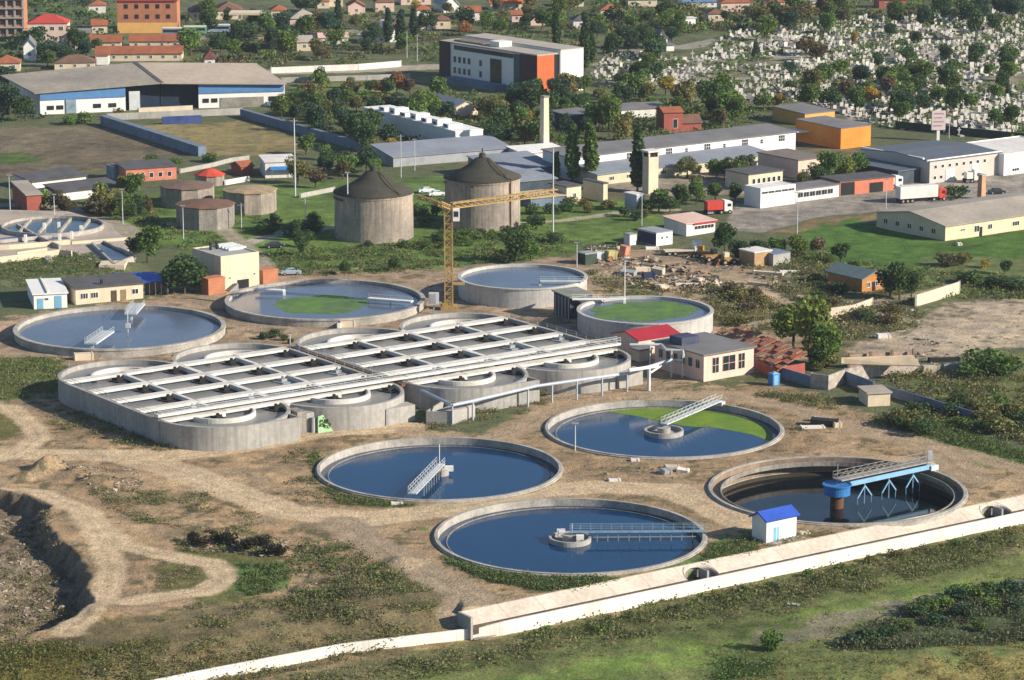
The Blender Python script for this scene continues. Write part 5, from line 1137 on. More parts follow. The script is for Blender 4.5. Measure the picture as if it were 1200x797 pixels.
def crown_points(lobes, n, r):
    """points through the volume of several lobes, thicker near the outside"""
    w_ = np.array([l[3]**2 for l in lobes]); w_ = w_/w_.sum(); idx = r.choice(len(lobes), n, p=w_); L = np.array(lobes)
    d = r.normal(size=(n,3)); d /= np.linalg.norm(d, axis=1)[:,None]; rad = L[idx,3]*(.55+.5*r.random(n)**.6)
    p = L[idx,:3]+d*rad[:,None]*np.array([1,1,L[0,4] if L.shape[1] > 4 else 1]); return p
PROTO = {}
def make_proto(kind, i):
    """unit tree: 1 m tall"""
    r = np.random.default_rng(hash_seed(kind, i)); tr = MB()
    if kind == 'broad':
        lobes = []
        for k in range(9):
            an = r.uniform(0, 6.28); rr = r.uniform(.05, .28); lobes.append((math.cos(an)*rr, math.sin(an)*rr, r.uniform(.38, .78), r.uniform(.13, .22)))
        lobes.append((0, 0, .62, .27)); n, sz = 1500, .038
        tr.tube((0,0,-.02),(.01,0,.4),.028,.018,6)
        for l in lobes[:6]: tr.tube((.01,0,.32),l[:3],.014,.005,5)
    elif kind == 'poplar':
        lobes = [(r.uniform(-.02,.02), r.uniform(-.02,.02), z, .10*(1-abs(z-.42)*.9)) for z in np.linspace(.14, .95, 13)]; n, sz = 1600, .028
        tr.tube((0,0,-.02),(0,0,.8),.014,.005,6)
        for z in (.2,.4,.6): tr.tube((0,0,z),(r.uniform(-.05,.05),r.uniform(-.05,.05),z+.15),.006,.003,5)
    elif kind == 'cypress':
        lobes = [(0, 0, z, .14*(1.03-z)+.02) for z in np.linspace(.1, .97, 11)]; n, sz = 700, .034
        tr.tube((0,0,-.02),(0,0,.6),.022,.008,6)
    elif kind == 'bush':
        lobes = []
        for k in range(8):
            an = r.uniform(0, 6.28); rr = r.uniform(.1, .45); lobes.append((math.cos(an)*rr, math.sin(an)*rr, r.uniform(.22, .62), r.uniform(.2, .34)))
        n, sz = 620, .065
        for k in range(4): tr.tube((0,0,-.05),lobes[k][:3],.03,.01,5)
    p = crown_points(lobes, n, r); p[:,2] = np.maximum(p[:,2], .02)
    me = leaf_mesh(kind+"_crown", p, sz, r.uniform(.75, 1.25, n), seed=hash_seed(kind, i)+5)
    return tr, me
def hash_seed(kind, i): return sum(ord(c) for c in kind)*31+i*7
KINDS_N = {'broad': 7, 'poplar': 3, 'cypress': 2, 'bush': 5}
for k_, c_ in KINDS_N.items():
    for i in range(c_):
        tr, me = make_proto(k_, i); tm = bpy.data.meshes.new(k_+"_trunk"); tm.from_pydata(tr.v, [], tr.f); tm.materials.append(BARK); PROTO[k_, i] = (tm, me)
PLANTS = []     # (root, kind, description, px, py, group)
def plant(kind, px, py, h, col, desc, wide=1.0, name=None, group=None, label=None, cat=None, pos=None):
    p = pos or G(px, py)
    if pos: px, py = to_px(p[0], p[1], p[2])
    p = Vector(p)
    i = random.randrange(KINDS_N[kind]); tm, me = PROTO[kind, i]
    nm = name or {'broad': 'tree', 'poplar': 'poplar_tree', 'cypress': 'conifer_tree', 'bush': 'bush'}[kind]
    root = bpy.data.objects.new(nm, None); COL.objects.link(root); root.location = p; root.rotation_euler = (0, 0, random.uniform(0, 6.28))
    root.scale = (h*wide, h*wide, h); root.empty_display_size = .2
    t_ = bpy.data.objects.new("trunk" if kind != 'bush' else "stem", tm); COL.objects.link(t_); t_.parent = root
    c_ = bpy.data.objects.new("crown" if kind != 'bush' else "foliage", me); COL.objects.link(c_); c_.parent = root
    v = random.uniform(.82, 1.2); c_.color = (col[0]*v*random.uniform(.9,1.12), col[1]*v, col[2]*v*random.uniform(.85,1.1), 1)
    tag(root, label, cat or {'broad': 'tree', 'poplar': 'tree', 'cypress': 'tree', 'bush': 'bush'}[kind], group)
    PLANTS.append([root, kind, desc, px, py, label])
    return root
GD = (.066,.115,.042); GM = (.12,.195,.048); GL = (.16,.21,.05); GO = (.175,.175,.065); YE = (.36,.26,.05); OR2 = (.34,.17,.07); GB_ = (.050,.095,.055); BR = (.14,.115,.065)
# trees one can single out
NAMED = [
 ('poplar',671,213,14.5,GM,"tall slim poplar",1.25),('poplar',692,214,15.0,GM,"tall slim poplar",1.25),('poplar',747,224,16.0,GD,"tall slim poplar",1.15),('poplar',652,212,7.5,GM,"short poplar",1.3),
 ('poplar',685,84,19,GD,"very tall dark poplar",.9),('poplar',652,62,16,GD,"tall dark poplar",.9),('poplar',470,60,14,GB_,"tall conical dark tree",1.3),('poplar',455,50,12,GB_,"tall conical dark tree",1.3),('poplar',396,40,13,GB_,"tall conical dark tree",1.1),('poplar',485,45,11,GB_,"tall conical dark tree",1.4),('poplar',694,75,10,GD,"dark slim tree",1.3),
 ('broad',604,308,7,GD,"dark green tree",1.2),('broad',622,306,5.5,GM,"green tree",1.1),('bush',596,308,3.5,GD,"dark bush",1.3),
 ('broad',352,300,5.2,GD,"round dark tree",.95),('broad',347,282,5,GD,"round dark tree",.8),('broad',404,322,3.6,GD,"small round tree",.8),('broad',463,318,3.6,GD,"small dark tree",1),
 ('broad',173,308,8.5,GM,"dull olive tree",1.1),('broad',158,304,5,GD,"dark tree",1.2),('broad',216,344,9,GD,"dark tree",1.3),('broad',204,344,6,GB_,"dark tree",1.2),('broad',228,342,5.5,GB_,"dark tree",1.1),
 ('bush',118,352,2.6,GM,"palm like bush",1.0),('bush',137,350,2.8,GM,"palm like bush",1.0),
 ('broad',948,418,12.8,GL,"tall sunlit green tree",.85),('broad',930,406,9.5,GL,"sunlit green tree",1.2),('broad',970,428,8.5,GM,"green tree",1.1),('broad',960,432,5,GD,"dark tree",1.2),
 ('bush',1160,440,5.0,GM,"big round bush",1.5),('bush',1140,441,3.5,GM,"round bush",1.5),('bush',1182,439,3.8,GD,"round bush",1.3),('broad',1054,352,8,GD,"dark tree",1.0),('broad',1043,348,6,GD,"dark tree",1.1),('broad',1068,350,6,GD,"dark tree",1.0),
 ('broad',849,298,7.5,GD,"round dark green tree",1.0),('broad',868,306,5,GD,"dark green tree",1.3),('broad',890,303,4.5,GD,"dark green tree",1.5),('broad',912,300,4.5,GM,"green tree",1.5),('broad',935,302,5.0,GL,"yellow green tree",1.4),('broad',958,300,4.5,BR,"brownish bare tree",1.3),('broad',985,308,5.0,GD,"dark green tree",1.2),('broad',1000,322,3.4,GM,"green tree",1.1),
 ('bush',1110,312,3.2,BR,"brownish round bush",1.6),('bush',1128,310,2.6,GO,"olive bush",1.5),('bush',1155,314,2.2,YE,"yellow bush",.9),('broad',1178,322,3.6,GD,"dark tree",1.2),
 ('bush',1138,332,3,GD,"dark bush",2),('bush',1165,338,3,GD,"dark bush",2),('bush',1190,340,3,GD,"dark bush",2),
 ('broad',772,248,6,GM,"green tree",1.2),('broad',797,244,6.5,GD,"dark tree",1.2),('broad',816,240,6.5,GM,"green tree",1.0),('broad',785,250,4.5,GD,"dark tree",1.2),('broad',815,225,4.5,BR,"brownish tree",1.0),('broad',838,236,5,GM,"green tree",1.2),('broad',862,238,5,GD,"dark tree",1.1),
 ('broad',940,222,4.5,GO,"olive tree",1.1),('broad',972,215,8.5,GM,"big green tree",1.1),('broad',990,212,7.5,GL,"big green tree",1.0),('broad',1008,210,7,GM,"big green tree",1.1),('broad',958,218,6,GD,"dark tree",1.1),
 ('bush',1122,233,3.6,GD,"round dark bush",1.4),
 ('bush',903,762,3.1,GM,"lone round green bush",.95),
 ('broad',465,110,7,OR2,"rusty orange tree",1.1),('broad',448,112,5,OR2,"rusty orange tree",1.2),('broad',480,112,5.5,BR,"brown tree",1.1),
 ('broad',460,180,4.8,YE,"yellow tree",1.0),('broad',780,112,6.0,YE,"yellow tree",1.4),('broad',797,118,5.5,YE,"yellow tree",1.3),('broad',758,114,5,YE,"yellow green tree",1.2),('broad',1001,54,5.5,YE,"bright yellow tree",.75),('broad',1018,125,7,YE,"yellow green tree",1.2),('broad',545,42,6,OR2,"rusty orange tree",1.1),('broad',487,18,6,YE,"yellow tree",1.1),('broad',912,128,5,YE,"yellow green tree",1.2),('broad',620,147,4.6,YE,"yellow tree",1.1),
 ('broad',833,137,11.5,GD,"large dark green tree",.85),('broad',836,140,7,GD,"dark green tree",1.2),('broad',713,155,12,GM,"large green tree",.85),('broad',702,150,8,GM,"green tree",1.1),('broad',748,100,8,GD,"large dark tree",1.4),('broad',768,96,7,GD,"large dark tree",1.2),('broad',730,102,6,GD,"dark tree",1.3),
 ('broad',1112,108,9,GD,"large round dark tree",1.1),('broad',1080,100,9,GM,"large green tree",1.5),('broad',1062,100,7,GD,"dark tree",1.2),('broad',1034,102,7.5,GD,"round dark tree",1.0),('broad',1030,82,6,GD,"round dark tree",1.0),('broad',1107,70,5.5,GD,"round dark tree",1.2),('broad',1074,55,6,GD,"round dark tree",1.0),('broad',1140,78,5.5,GD,"round dark tree",1.3),('broad',1182,82,6,GD,"round dark tree",1.3),('broad',1175,108,7.5,GD,"round dark tree",.9),('broad',984,90,6,GM,"green tree",1.5),('broad',960,72,7,BR,"brownish tree",1.4),('broad',945,65,7.5,BR,"brownish tree",1.3),('broad',1042,45,6,GD,"dark tree",1.2),('broad',925,106,3.5,GD,"small round dark tree",1.0),('broad',1143,48,12,GD,"tall dark tree",.8),('broad',1135,30,10,GD,"tall dark tree",1.2),('broad',1185,150,7,GD,"dark tree",1.2),('broad',1165,150,6,GM,"green tree",1.2),('broad',1120,130,8,GD,"dark tree",1.2),('broad',1100,122,6,GM,"green tree",1.4),
 ('broad',12,135,10,GB_,"large dark tree",1.1),('broad',30,142,8,GD,"dark tree",1.2),('broad',8,105,8,GB_,"dark tree",1.2),('broad',22,120,9,GB_,"dark tree",1.0),
 ('bush',82,146,3.4,GM,"olive bush",1.3),('bush',98,145,3.8,GM,"olive bush",1.3),('bush',140,138,3.4,GO,"olive bush",1.1),('bush',204,195,2.6,GM,"green bush",1.6),('bush',178,189,2.2,GM,"green bush",1.8),('bush',246,190,2.8,GM,"green bush",1.6),
]
for k_, px, py, h, col, desc, wd in NAMED: plant(k_, px, py, h, col, desc, wd)
# woods, gardens and hedges made of single trees
def cluster(poly, n, kinds, hmin, hmax, descs, cols, wide=1.15, mind=5.0, avoid=()):
    xs = [p[0] for p in poly]; ys = [p[1] for p in poly]; got = []; tries = 0
    while len(got) < n and tries < n*60:
        tries += 1; x, y = random.uniform(min(xs), max(xs)), random.uniform(min(ys), max(ys))
        if not inpoly(np.array([x]), np.array([y]), poly)[0]: continue
        p = P(x, y)
        if any((p.x-q.x)**2+(p.y-q.y)**2 < mind*mind for q in got): continue
        if inside_building(p.x, p.y): continue
        got.append(p); k = random.randrange(len(cols)); plant(random.choice(kinds), x, y, random.uniform(hmin, hmax)*(1.22 if hmax > 4 else 1.05), cols[k], descs[k], wide*random.uniform(.85, 1.2))
FOOT = []
bpy.context.view_layer.update()
for o in list(COL.objects):
    if o.parent is None and o.type == 'EMPTY' and o.get('category') in ('building','house','apartment block','office','warehouse','hall','shed','store','shop','hut','depot','canteen','annex','cabin','container','chapel','canopy','tank','silo','cottage','kiosk','basin','shelter'):
        pts = [ch.matrix_world @ Vector(c) for ch in o.children if ch.type == 'MESH' and ch.name.split('.')[0] in ('wall','roof','rim','slope','canopy') for c in ch.bound_box]
        if pts:
            wl = [o.matrix_world @ Vector((0,0,0))]
            loc = [o.matrix_world.inverted() @ p for p in pts]
            FOOT.append((o.matrix_world.inverted(), min(p.x for p in loc)-1.5, max(p.x for p in loc)+1.5, min(p.y for p in loc)-1.5, max(p.y for p in loc)+1.5))
def inside_building(x, y):
    for mi, a_, b_, c_, d_ in FOOT:
        q = mi @ Vector((x, y, 0))
        if a_ < q.x < b_ and c_ < q.y < d_: return True
    return False
MIX = (["dark green tree","green tree","green tree","dark green tree","olive tree","brownish tree"], [GD, GM, GM, GB_, GO, BR]); DKM = (["dark green tree","dark green tree","green tree"], [GD, GB_, GM])
D_ = lambda m: dict(descs=m[0], cols=m[1])
cluster([(205,22),(345,30),(345,75),(300,72),(215,72)], 17, ['broad'], 5, 9, **D_(DKM))
cluster([(345,10),(520,20),(516,75),(420,72),(345,72)], 18, ['broad'], 4.5, 8.5, **D_(MIX))
cluster([(500,15),(690,10),(690,45),(520,38)], 14, ['broad'], 4.5, 8, **D_(MIX))
cluster([(700,22),(860,20),(860,40),(690,50)], 12, ['broad'], 4, 6.5, **D_(DKM))
cluster([(30,52),(128,46),(110,82),(30,82)], 12, ['broad'], 4, 7, **D_(DKM))
cluster([(335,96),(430,98),(440,122),(345,122)], 9, ['bush','broad'], 2.5, 4.5, **D_(MIX))
cluster([(300,128),(430,112),(520,118),(560,132),(500,150),(430,155),(470,182),(420,186),(340,150)], 36, ['broad'], 4, 7.5, mind=4.5, **D_(MIX))
cluster([(345,175),(440,190),(455,215),(350,222)], 12, ['broad'], 3.5, 6, **D_(MIX))
cluster([(560,135),(640,112),(640,175),(575,185)], 18, ['broad'], 4.5, 7.5, **D_(MIX))
cluster([(640,112),(720,104),(820,118),(905,128),(860,150),(790,158),(690,170),(645,178)], 30, ['broad'], 4, 7.5, **D_(MIX))
cluster([(700,60),(790,50),(800,78),(720,88)], 10, ['broad'], 5, 8, **D_(DKM))
cluster([(870,25),(1010,12),(1010,40),(870,52)], 16, ['broad'], 5, 8.5, **D_(MIX))
cluster([(1010,22),(1200,18),(1200,38),(1060,42)], 12, ['broad'], 5, 9, **D_(DKM))
cluster([(950,100),(1060,104),(1090,140),(1020,150),(940,132)], 16, ['broad'], 4.5, 7.5, **D_(MIX))
cluster([(830,50),(1000,60),(1200,70),(1200,150),(1060,140),(930,100)], 26, ['broad','broad','cypress'], 3.5, 6.5, mind=9, **D_(DKM))
cluster([(45,240),(130,222),(180,235),(185,262),(150,258),(100,252),(70,256)], 14, ['broad','bush'], 3, 5.5, mind=3, **D_(MIX))
cluster([(395,285),(470,280),(500,285),(520,275),(610,275),(600,284),(480,296)], 22, ['bush'], 1.4, 2.4, mind=2.2, descs=["dark green bush","green bush"], cols=[GD,GM])
cluster([(790,205),(850,195),(880,190),(900,208),(840,220)], 8, ['broad'], 3.5, 5.5, mind=3, **D_(MIX))
cluster([(1040,490),(1080,480),(1095,510),(1050,512)], 6, ['bush'], 1.8, 3.2, mind=2.0, descs=["brown green bush","dark green bush"], cols=[GO,GD])
cluster([(1095,470),(1210,480),(1210,528),(1120,500)], 14, ['bush'], 1.8, 3.2, mind=3, wide=1.4, descs=["olive bush","dark green bush","green bush"], cols=[GO,GD,GM])
cluster([(945,405),(960,410),(985,430),(965,440),(950,432)], 5, ['bush'], 2, 3.6, mind=2.2, wide=1.2, descs=["brown green bush","dark green bush"], cols=[GO,GD])
cluster([(840,345),(880,340),(905,370),(860,385)], 6, ['bush'], 1.6, 2.8, mind=3, wide=1.4, descs=["dry olive bush","brown bush"], cols=[GO,BR])
cluster([(960,320),(1000,345),(1075,365),(1050,385),(990,385),(930,360)], 12, ['bush'], 1.6, 3, mind=2.5, wide=1.3, descs=["dark green bush","olive bush","brown bush"], cols=[GD,GO,BR])
cluster([(612,235),(645,228),(650,285),(615,290)], 8, ['bush'], 2.0, 3.4, mind=3, descs=["dark green bush","green bush"], cols=[GD,GM])
cluster([(655,236),(770,245),(780,262),(655,250)], 9, ['bush'], 1.8, 3.2, mind=3.5, descs=["dark green bush","olive bush"], cols=[GD,GO])
cluster([(485,235),(522,235),(522,272),(488,272)], 6, ['bush'], 2.0, 3.4, mind=3, descs=["dark green bush","green bush"], cols=[GD,GM])
cluster([(300,262),(390,262),(392,282),(310,300)], 8, ['bush','broad'], 2.2, 3.8, mind=4, descs=["dark green bush","green bush"], cols=[GD,GM])
# dark scrub heap on the spoil by the track
for x, y, h in ((226,636,1.6),(236,640,1.9),(256,636,1.6),(268,638,2.2),(280,642,1.7),(292,645,2.0),(306,642,1.8),(320,648,2.1),(330,646,1.5),(246,630,1.3)):
    plant('bush', x, y, h, (.035,.032,.022), "dark dry shrub", 1.1)
for x, y, h in ((378,505,2.6),(372,503,1.6)): plant('bush', x, y, h, GD if h > 2 else GL, "dark shrub", .9)
for x, y, h in ((310,398,1.7),(322,396,2.0),(333,399,1.5),(340,403,1.2),(760,383,2.4)): plant('bush', x, y, h, GD, "small dark shrub", 1.2)
for x, y, h in ((1000,752,1.8),(1015,748,2.2),(1030,745,1.8),(1046,742,2.0),(1075,722,2.2),(1090,716,2.4),(1106,712,2.0),(1122,706,2.6),(1140,702,2.4),(1156,700,2.2),(1172,698,2.6),(1188,697,2.3),(1098,730,1.8),(1130,724,2.2),(1162,716,2.0),(1190,716,2.2),(1062,734,1.6),(1150,735,1.6)):
    plant('bush', x, y, h, random.choice([GD,GB_,GM]), "dark scrub bush", 1.5)
for x, y, h in ((640,742,1.2),(700,738,1.0),(735,726,1.3),(790,716,1.1),(840,703,1.3),(870,694,1.2),(905,690,1.0),(945,676,1.3),(985,668,1.2),(1020,660,1.3),(1050,652,1.5),(1085,645,1.3),(1120,640,1.4),(1155,634,1.5),(1185,626,1.6)):
    plant('bush', x, y, h, random.choice([GM,GO,GD]), "low roadside shrub", 1.4)
# label every plant by what stands nearest to it
LANDM = [("the slim cream chimney",638,178),("the orange ended office block",630,90),("the huge warehouse",190,115),("the brick apartment block",172,20),("the red roofed pink villa",56,35),("the stepped white chapel",448,38),
 ("the very long white works",800,165),("the square cream tower",765,205),("the bright orange warehouse",1000,160),("the warm grey office",1130,195),("the tall white hall",905,232),("the red depot",1020,215),("the long tan grey roof",1120,255),
 ("the wooden cabin",1015,325),("the ruined tan shed",1030,428),("the small flat hut",1022,466),("the pump house",825,420),("the tan steel container",892,305),("the pink roofed canteen",808,265),("the blue cabin",768,280),
 ("the first digester",438,250),("the second digester",565,240),("the tall sludge building",270,320),("the beige workshop",120,340),("the old round tanks",250,245),("the white roofed complex",495,150),
 ("the blue awning house",320,200),("the gabled cemetery chapel",775,50),("the vivid orange roof",592,8),("the top road canopy",295,25),("the billboard",1099,148),("the cemetery's right end",1190,90),("the cemetery's middle",960,70),("the cemetery gatehouse",808,28),
 ("the walled dry field",270,160),("the terrace with red front",178,208),("the pale tank beside the crane",612,335),("the green roofed round tank",756,365),("the canal wall",900,690),("the lone round bush",903,750),("the hut with blue roof",905,640),("the south bank's right edge",1180,700),("the south bank's middle",1090,725),("the dirt lot",1110,385),("the spoil heaps",60,552),("the track loop",250,670),("the tiled brick house",787,140),("the navy shop",672,140)]
ORD = ["first","second","third","fourth","fifth","sixth","seventh","eighth","ninth","tenth","eleventh","twelfth","thirteenth","fourteenth","fifteenth","sixteenth","seventeenth","eighteenth","nineteenth","twentieth"]
def autolabel():
    groups = {}
    for rec in PLANTS:
        root, kind, desc, px, py, lab = rec
        nm, lx, ly = min(LANDM, key=lambda l: (l[1]-px)**2+((l[2]-py)*1.6)**2); dx, dy = px-lx, (py-ly)*1.6
        rel = ("right of" if dx > 0 else "left of") if abs(dx) > abs(dy) else ("in front of" if dy > 0 else "behind")
        groups.setdefault((desc, rel, nm), []).append(rec)
    for (desc, rel, nm), rs in groups.items():
        rs.sort(key=lambda r: r[3])
        for i, r in enumerate(rs):
            r[0]['label'] = f"{desc} {rel} {nm}" if len(rs) == 1 else (("leftmost " if i == 0 else "rightmost " if i == len(rs)-1 else ORD[min(i,19)]+" ")+f"{desc} {rel} {nm}"+(" from the left" if 0 < i < len(rs)-1 else ""))
            r[0]['group'] = f"{'bushes' if r[1]=='bush' else 'trees'} {rel} {nm}"
autolabel()

# ------------------------------------------------------------------ low cover: weeds, grass, rubble (nobody could count these)
def scatter_points(poly, n, zlow=False, seed=3, dens=None):
    r = np.random.default_rng(seed); pg = [P(px, py, -3.1)[:2] if zlow else P(px, py)[:2] for px, py in poly]
    xs = [p[0] for p in pg]; ys = [p[1] for p in pg]; X = []; Y = []
    tot = 0
    while tot < n:
        x = r.uniform(min(xs), max(xs), n*3); y = r.uniform(min(ys), max(ys), n*3); m = inpoly(x, y, pg)
        if dens: m &= fbm(x, y, dens[0], seed+9, 3) > dens[1]
        if m.sum() == 0: break
        X.append(x[m]); Y.append(y[m]); tot += m.sum()
    x = np.concatenate(X)[:n]; y = np.concatenate(Y)[:n]
    ok = np.ones(len(x), bool)
    for k, (cx, cy, R_) in TANKS.items(): ok &= np.hypot(x-cx, y-cy) > R_+.9
    for k, (cx, cy, R_, h) in RAISED.items(): ok &= np.hypot(x-cx, y-cy) > R_+.4
    for pts_, hw_, c__ in ROADS:
        if c__[0] > .3: ok &= segdist(x, y, polypx(pts_)) > hw_*1.25+.3
    x, y = x[ok], y[ok]; return x, y, ground_height(x, y)
def weeds(name, specs):
    pts = []; sz = []; sh = []
    for s_i, (poly, n, low, hh, ls, cols, dens) in enumerate(specs):
        x, y, z = scatter_points(poly, n, low, 11+s_i*3+len(specs), dens); r = np.random.default_rng(s_i+50); k = 26; m = len(x)
        if m == 0: continue
        big = (.35+r.random(m)**2*1.7)*hh
        px = np.repeat(x, k)+r.normal(size=m*k)*np.repeat(big, k)*.6; py = np.repeat(y, k)+r.normal(size=m*k)*np.repeat(big, k)*.6
        pz = np.repeat(z, k)+np.abs(r.normal(size=m*k))*np.repeat(big, k)*.33+.03
        pts.append(np.stack([px, py, pz], 1)); sz.append(np.repeat(big, k)*ls/hh*.36)
        c = np.array(cols)[r.integers(0, len(cols), m)]; sh.append(np.repeat(c, k, 0)*r.uniform(.8, 1.2, (m*k, 1)))
    me = leaf_mesh(name, np.concatenate(pts), np.concatenate(sz), np.concatenate(sh), seed=77)
    o = bpy.data.objects.new(name, me); COL.objects.link(o); o.color = (1,1,1,1); tag(o, kind="stuff"); return o
W1 = [(.14,.18,.06), (.12,.165,.05), (.17,.19,.075), (.18,.175,.085)]; W2 = [(.09,.15,.042),(.12,.18,.055),(.10,.135,.05),(.15,.16,.07)]; W3 = [(.22,.19,.10),(.18,.165,.08),(.13,.15,.06),(.25,.20,.11)]
weeds("weeds_along_the_wall", [
 ([(250,812),(590,752),(1240,612),(1240,640),(900,722),(560,785),(250,845)], 1500, True, .75, .26, W1+W3[:2], (3, .5)),
 ([(600,752),(1240,612),(1240,632),(900,705),(600,766)], 700, True, 1.0, .28, W1, (4, .45)),
 ([(985,762),(1060,712),(1150,690),(1250,690),(1250,745),(1060,768)], 1700, True, .9, .28, [(.10,.13,.06), (.085,.11,.05), (.13,.15,.07), (.14,.14,.085)], (6, .45)),
 ([(860,780),(1000,770),(1240,735),(1240,850),(860,850)], 900, True, .5, .2, [(.24,.21,.07),(.18,.18,.06),(.21,.18,.08)], (5, .45)),
 ([(840,775),(905,772),(905,790),(840,800)], 200, True, .8, .25, [GD, GM], None),
 ([(300,797),(700,745),(900,710),(1240,650),(1240,850),(300,850)], 900, True, .35, .16, [(.16,.19,.07),(.2,.2,.09)], (7, .55))])
weeds("weeds_on_the_waste_ground", [
 ([(-60,765),(30,752),(110,762),(200,745),(190,770),(90,830),(-60,850)], 1300, False, .8, .25, [(.15,.16,.05),(.09,.12,.035),(.19,.17,.06)], None),
 ([(200,712),(330,705),(470,650),(520,690),(500,725),(380,752),(200,790),(130,800)], 1700, False, .6, .22, W1+W3, (4, .46)),
 ([(340,640),(430,640),(490,690),(470,720),(350,730)], 700, False, .8, .26, W1+[(.06,.06,.04)], (4, .46)),
 ([(-60,418),(70,412),(85,440),(60,465),(-60,475)], 900, False, .7, .26, W1, None),
 ([(190,650),(262,652),(262,690),(180,690)], 300, False, .35, .15, W3, (3, .5)),
 ([(95,570),(300,580),(320,640),(230,650),(140,600)], 700, False, .5, .2, W3+W1, (4, .52)),
 ([(-60,600),(50,592),(70,640),(100,690),(60,730),(-60,745)], 900, False, .6, .22, W3+[(.05,.06,.02)], (3, .5)),
 ([(300,540),(360,525),(380,560),(460,592),(330,590)], 350, False, .4, .18, W3, (4, .5)),
 ([(640,480),(740,455),(850,455),(960,480),(960,520),(640,500)], 500, False, .4, .18, W3, (4, .52)),
 ([(880,462),(960,462),(1000,480),(900,478)], 500, False, .6, .22, W1+W3, (3, .5)),
 ([(500,490),(640,455),(640,480),(500,505)], 500, False, .5, .2, W1+W3, (3, .5)),
 ([(835,640),(1000,618),(1150,590),(1100,600),(880,650)], 200, False, .35, .16, W3+W2, None),
 ([(60,445),(180,510),(320,520),(200,536),(60,500)], 600, False, .5, .2, W1+W3, (3, .5))])
weeds("green_grass", [
 ([(440,624),(503,622),(520,655),(570,680),(640,692),(760,684),(820,668),(825,660),(740,680),(600,672),(528,652),(505,622)], 2600, False, .45, .2, W2, None),
 ([(828,640),(880,628),(892,645),(850,655),(822,668)], 500, False, .4, .18, W2, None),
 ([(284,662),(336,660),(338,690),(296,698),(280,690)], 600, False, .4, .2, W2, (2, .45)),
 ([(362,535),(372,530),(382,562),(420,584),(500,592),(590,586),(560,594),(400,592),(364,560)], 900, False, .4, .18, W1+W2, None),
 ([(1060,492),(1110,498),(1240,545),(1240,562),(1160,546),(1050,508)], 1400, False, .6, .24, W2, None),
 ([(-60,322),(0,312),(80,302),(105,305),(150,320),(110,330),(0,338),(-60,342)], 1200, False, .5, .24, W1+W2, None)])
weeds("rough_vegetation", [
 ([(300,300),(400,290),(640,275),(700,290),(660,300),(540,312),(400,325),(320,320)], 1500, False, .7, .35, W1+W2, (5, .46)),
 ([(1040,440),(1150,440),(1240,440),(1240,530),(1120,500)], 1600, False, .9, .35, W1+W3, (4, .42)),
 ([(830,335),(900,350),(950,380),(880,392),(835,385)], 900, False, .9, .35, W3+[GO], (4, .4)),
 ([(900,320),(960,305),(1075,352),(1075,385),(985,400),(905,380)], 1100, False, .9, .35, W1+W3, (4, .42)),
 ([(880,290),(1000,300),(1100,318),(1240,330),(1240,350),(1060,350),(960,325),(870,315)], 1100, False, .9, .4, W1, (5, .45)),
 ([(690,320),(830,340),(838,380),(700,345)], 500, False, .6, .3, W3+W1, (4, .48)),
 ([(100,240),(300,225),(330,300),(180,292)], 700, False, .6, .35, W1+W2, (5, .5)),
 ([(1020,495),(1090,470),(1110,500),(1060,515)], 500, False, .9, .33, W1, None)])
def rubble(name, specs, m):
    mb = MB(); r = random.Random(5)
    for poly, n, low, smin, smax, dens in specs:
        x, y, z = scatter_points(poly, n, low, 91+n, dens)
        for a_, b_, c_ in zip(x, y, z):
            s = r.uniform(smin, smax)*(2.0 if r.random() < .06 else 1); q = [Vector((r.uniform(-1,1), r.uniform(-1,1), r.uniform(-.7,.7))).normalized()*s*r.uniform(.6,1.1) for _ in range(5)]
            mb.add([(a_+v.x, b_+v.y, c_+v.z*.7+s*.2) for v in q], [(0,1,2),(0,2,3),(0,3,4),(0,4,1),(1,2,4),(2,3,4)])
    o = mb.build(name, m); tag(o, kind="stuff")
rubble("rubble", [
 ([(-60,590),(40,592),(60,640),(92,690),(60,730),(-60,745)], 1300, False, .15, .5, (3, .42)),
 ([(60,545),(160,548),(175,580),(110,575)], 500, False, .12, .4, (2.5, .48)), ([(220,625),(335,632),(340,655),(225,648)], 350, False, .15, .45, None),
 ([(340,640),(470,645),(500,690),(370,720)], 350, False, .12, .35, (3, .5)), ([(690,548),(790,545),(800,560),(700,570)], 90, False, .12, .4, (3, .45)),
 ([(700,300),(800,320),(870,335),(960,350),(940,365),(800,345),(700,330)], 900, False, .15, .55, (3, .48)), ([(905,360),(1075,352),(1080,385),(1000,398),(940,380)], 900, False, .15, .55, (3, .45)),
 ([(210,520),(470,480),(540,500),(330,530)], 250, False, .08, .25, (3, .5)), ([(640,460),(820,450),(960,460),(960,475),(660,475)], 250, False, .1, .3, (3, .5)),
 ([(1060,395),(1180,410),(1180,440),(1060,440)], 300, False, .15, .5, (3, .45)),
 ([(-60,530),(60,530),(300,530),(480,505),(640,478),(900,460),(1180,560),(900,640),(560,740),(200,745),(-60,765)], 3500, False, .05, .16, (6, .42)),
 ([(1000,410),(1110,356),(1240,350),(1240,408),(1080,424)], 250, False, .1, .3, (5, .5))],
 mat("rubble_stone", (.42,.36,.28), (.18,.14,.10), scale=.6, amt=.3))

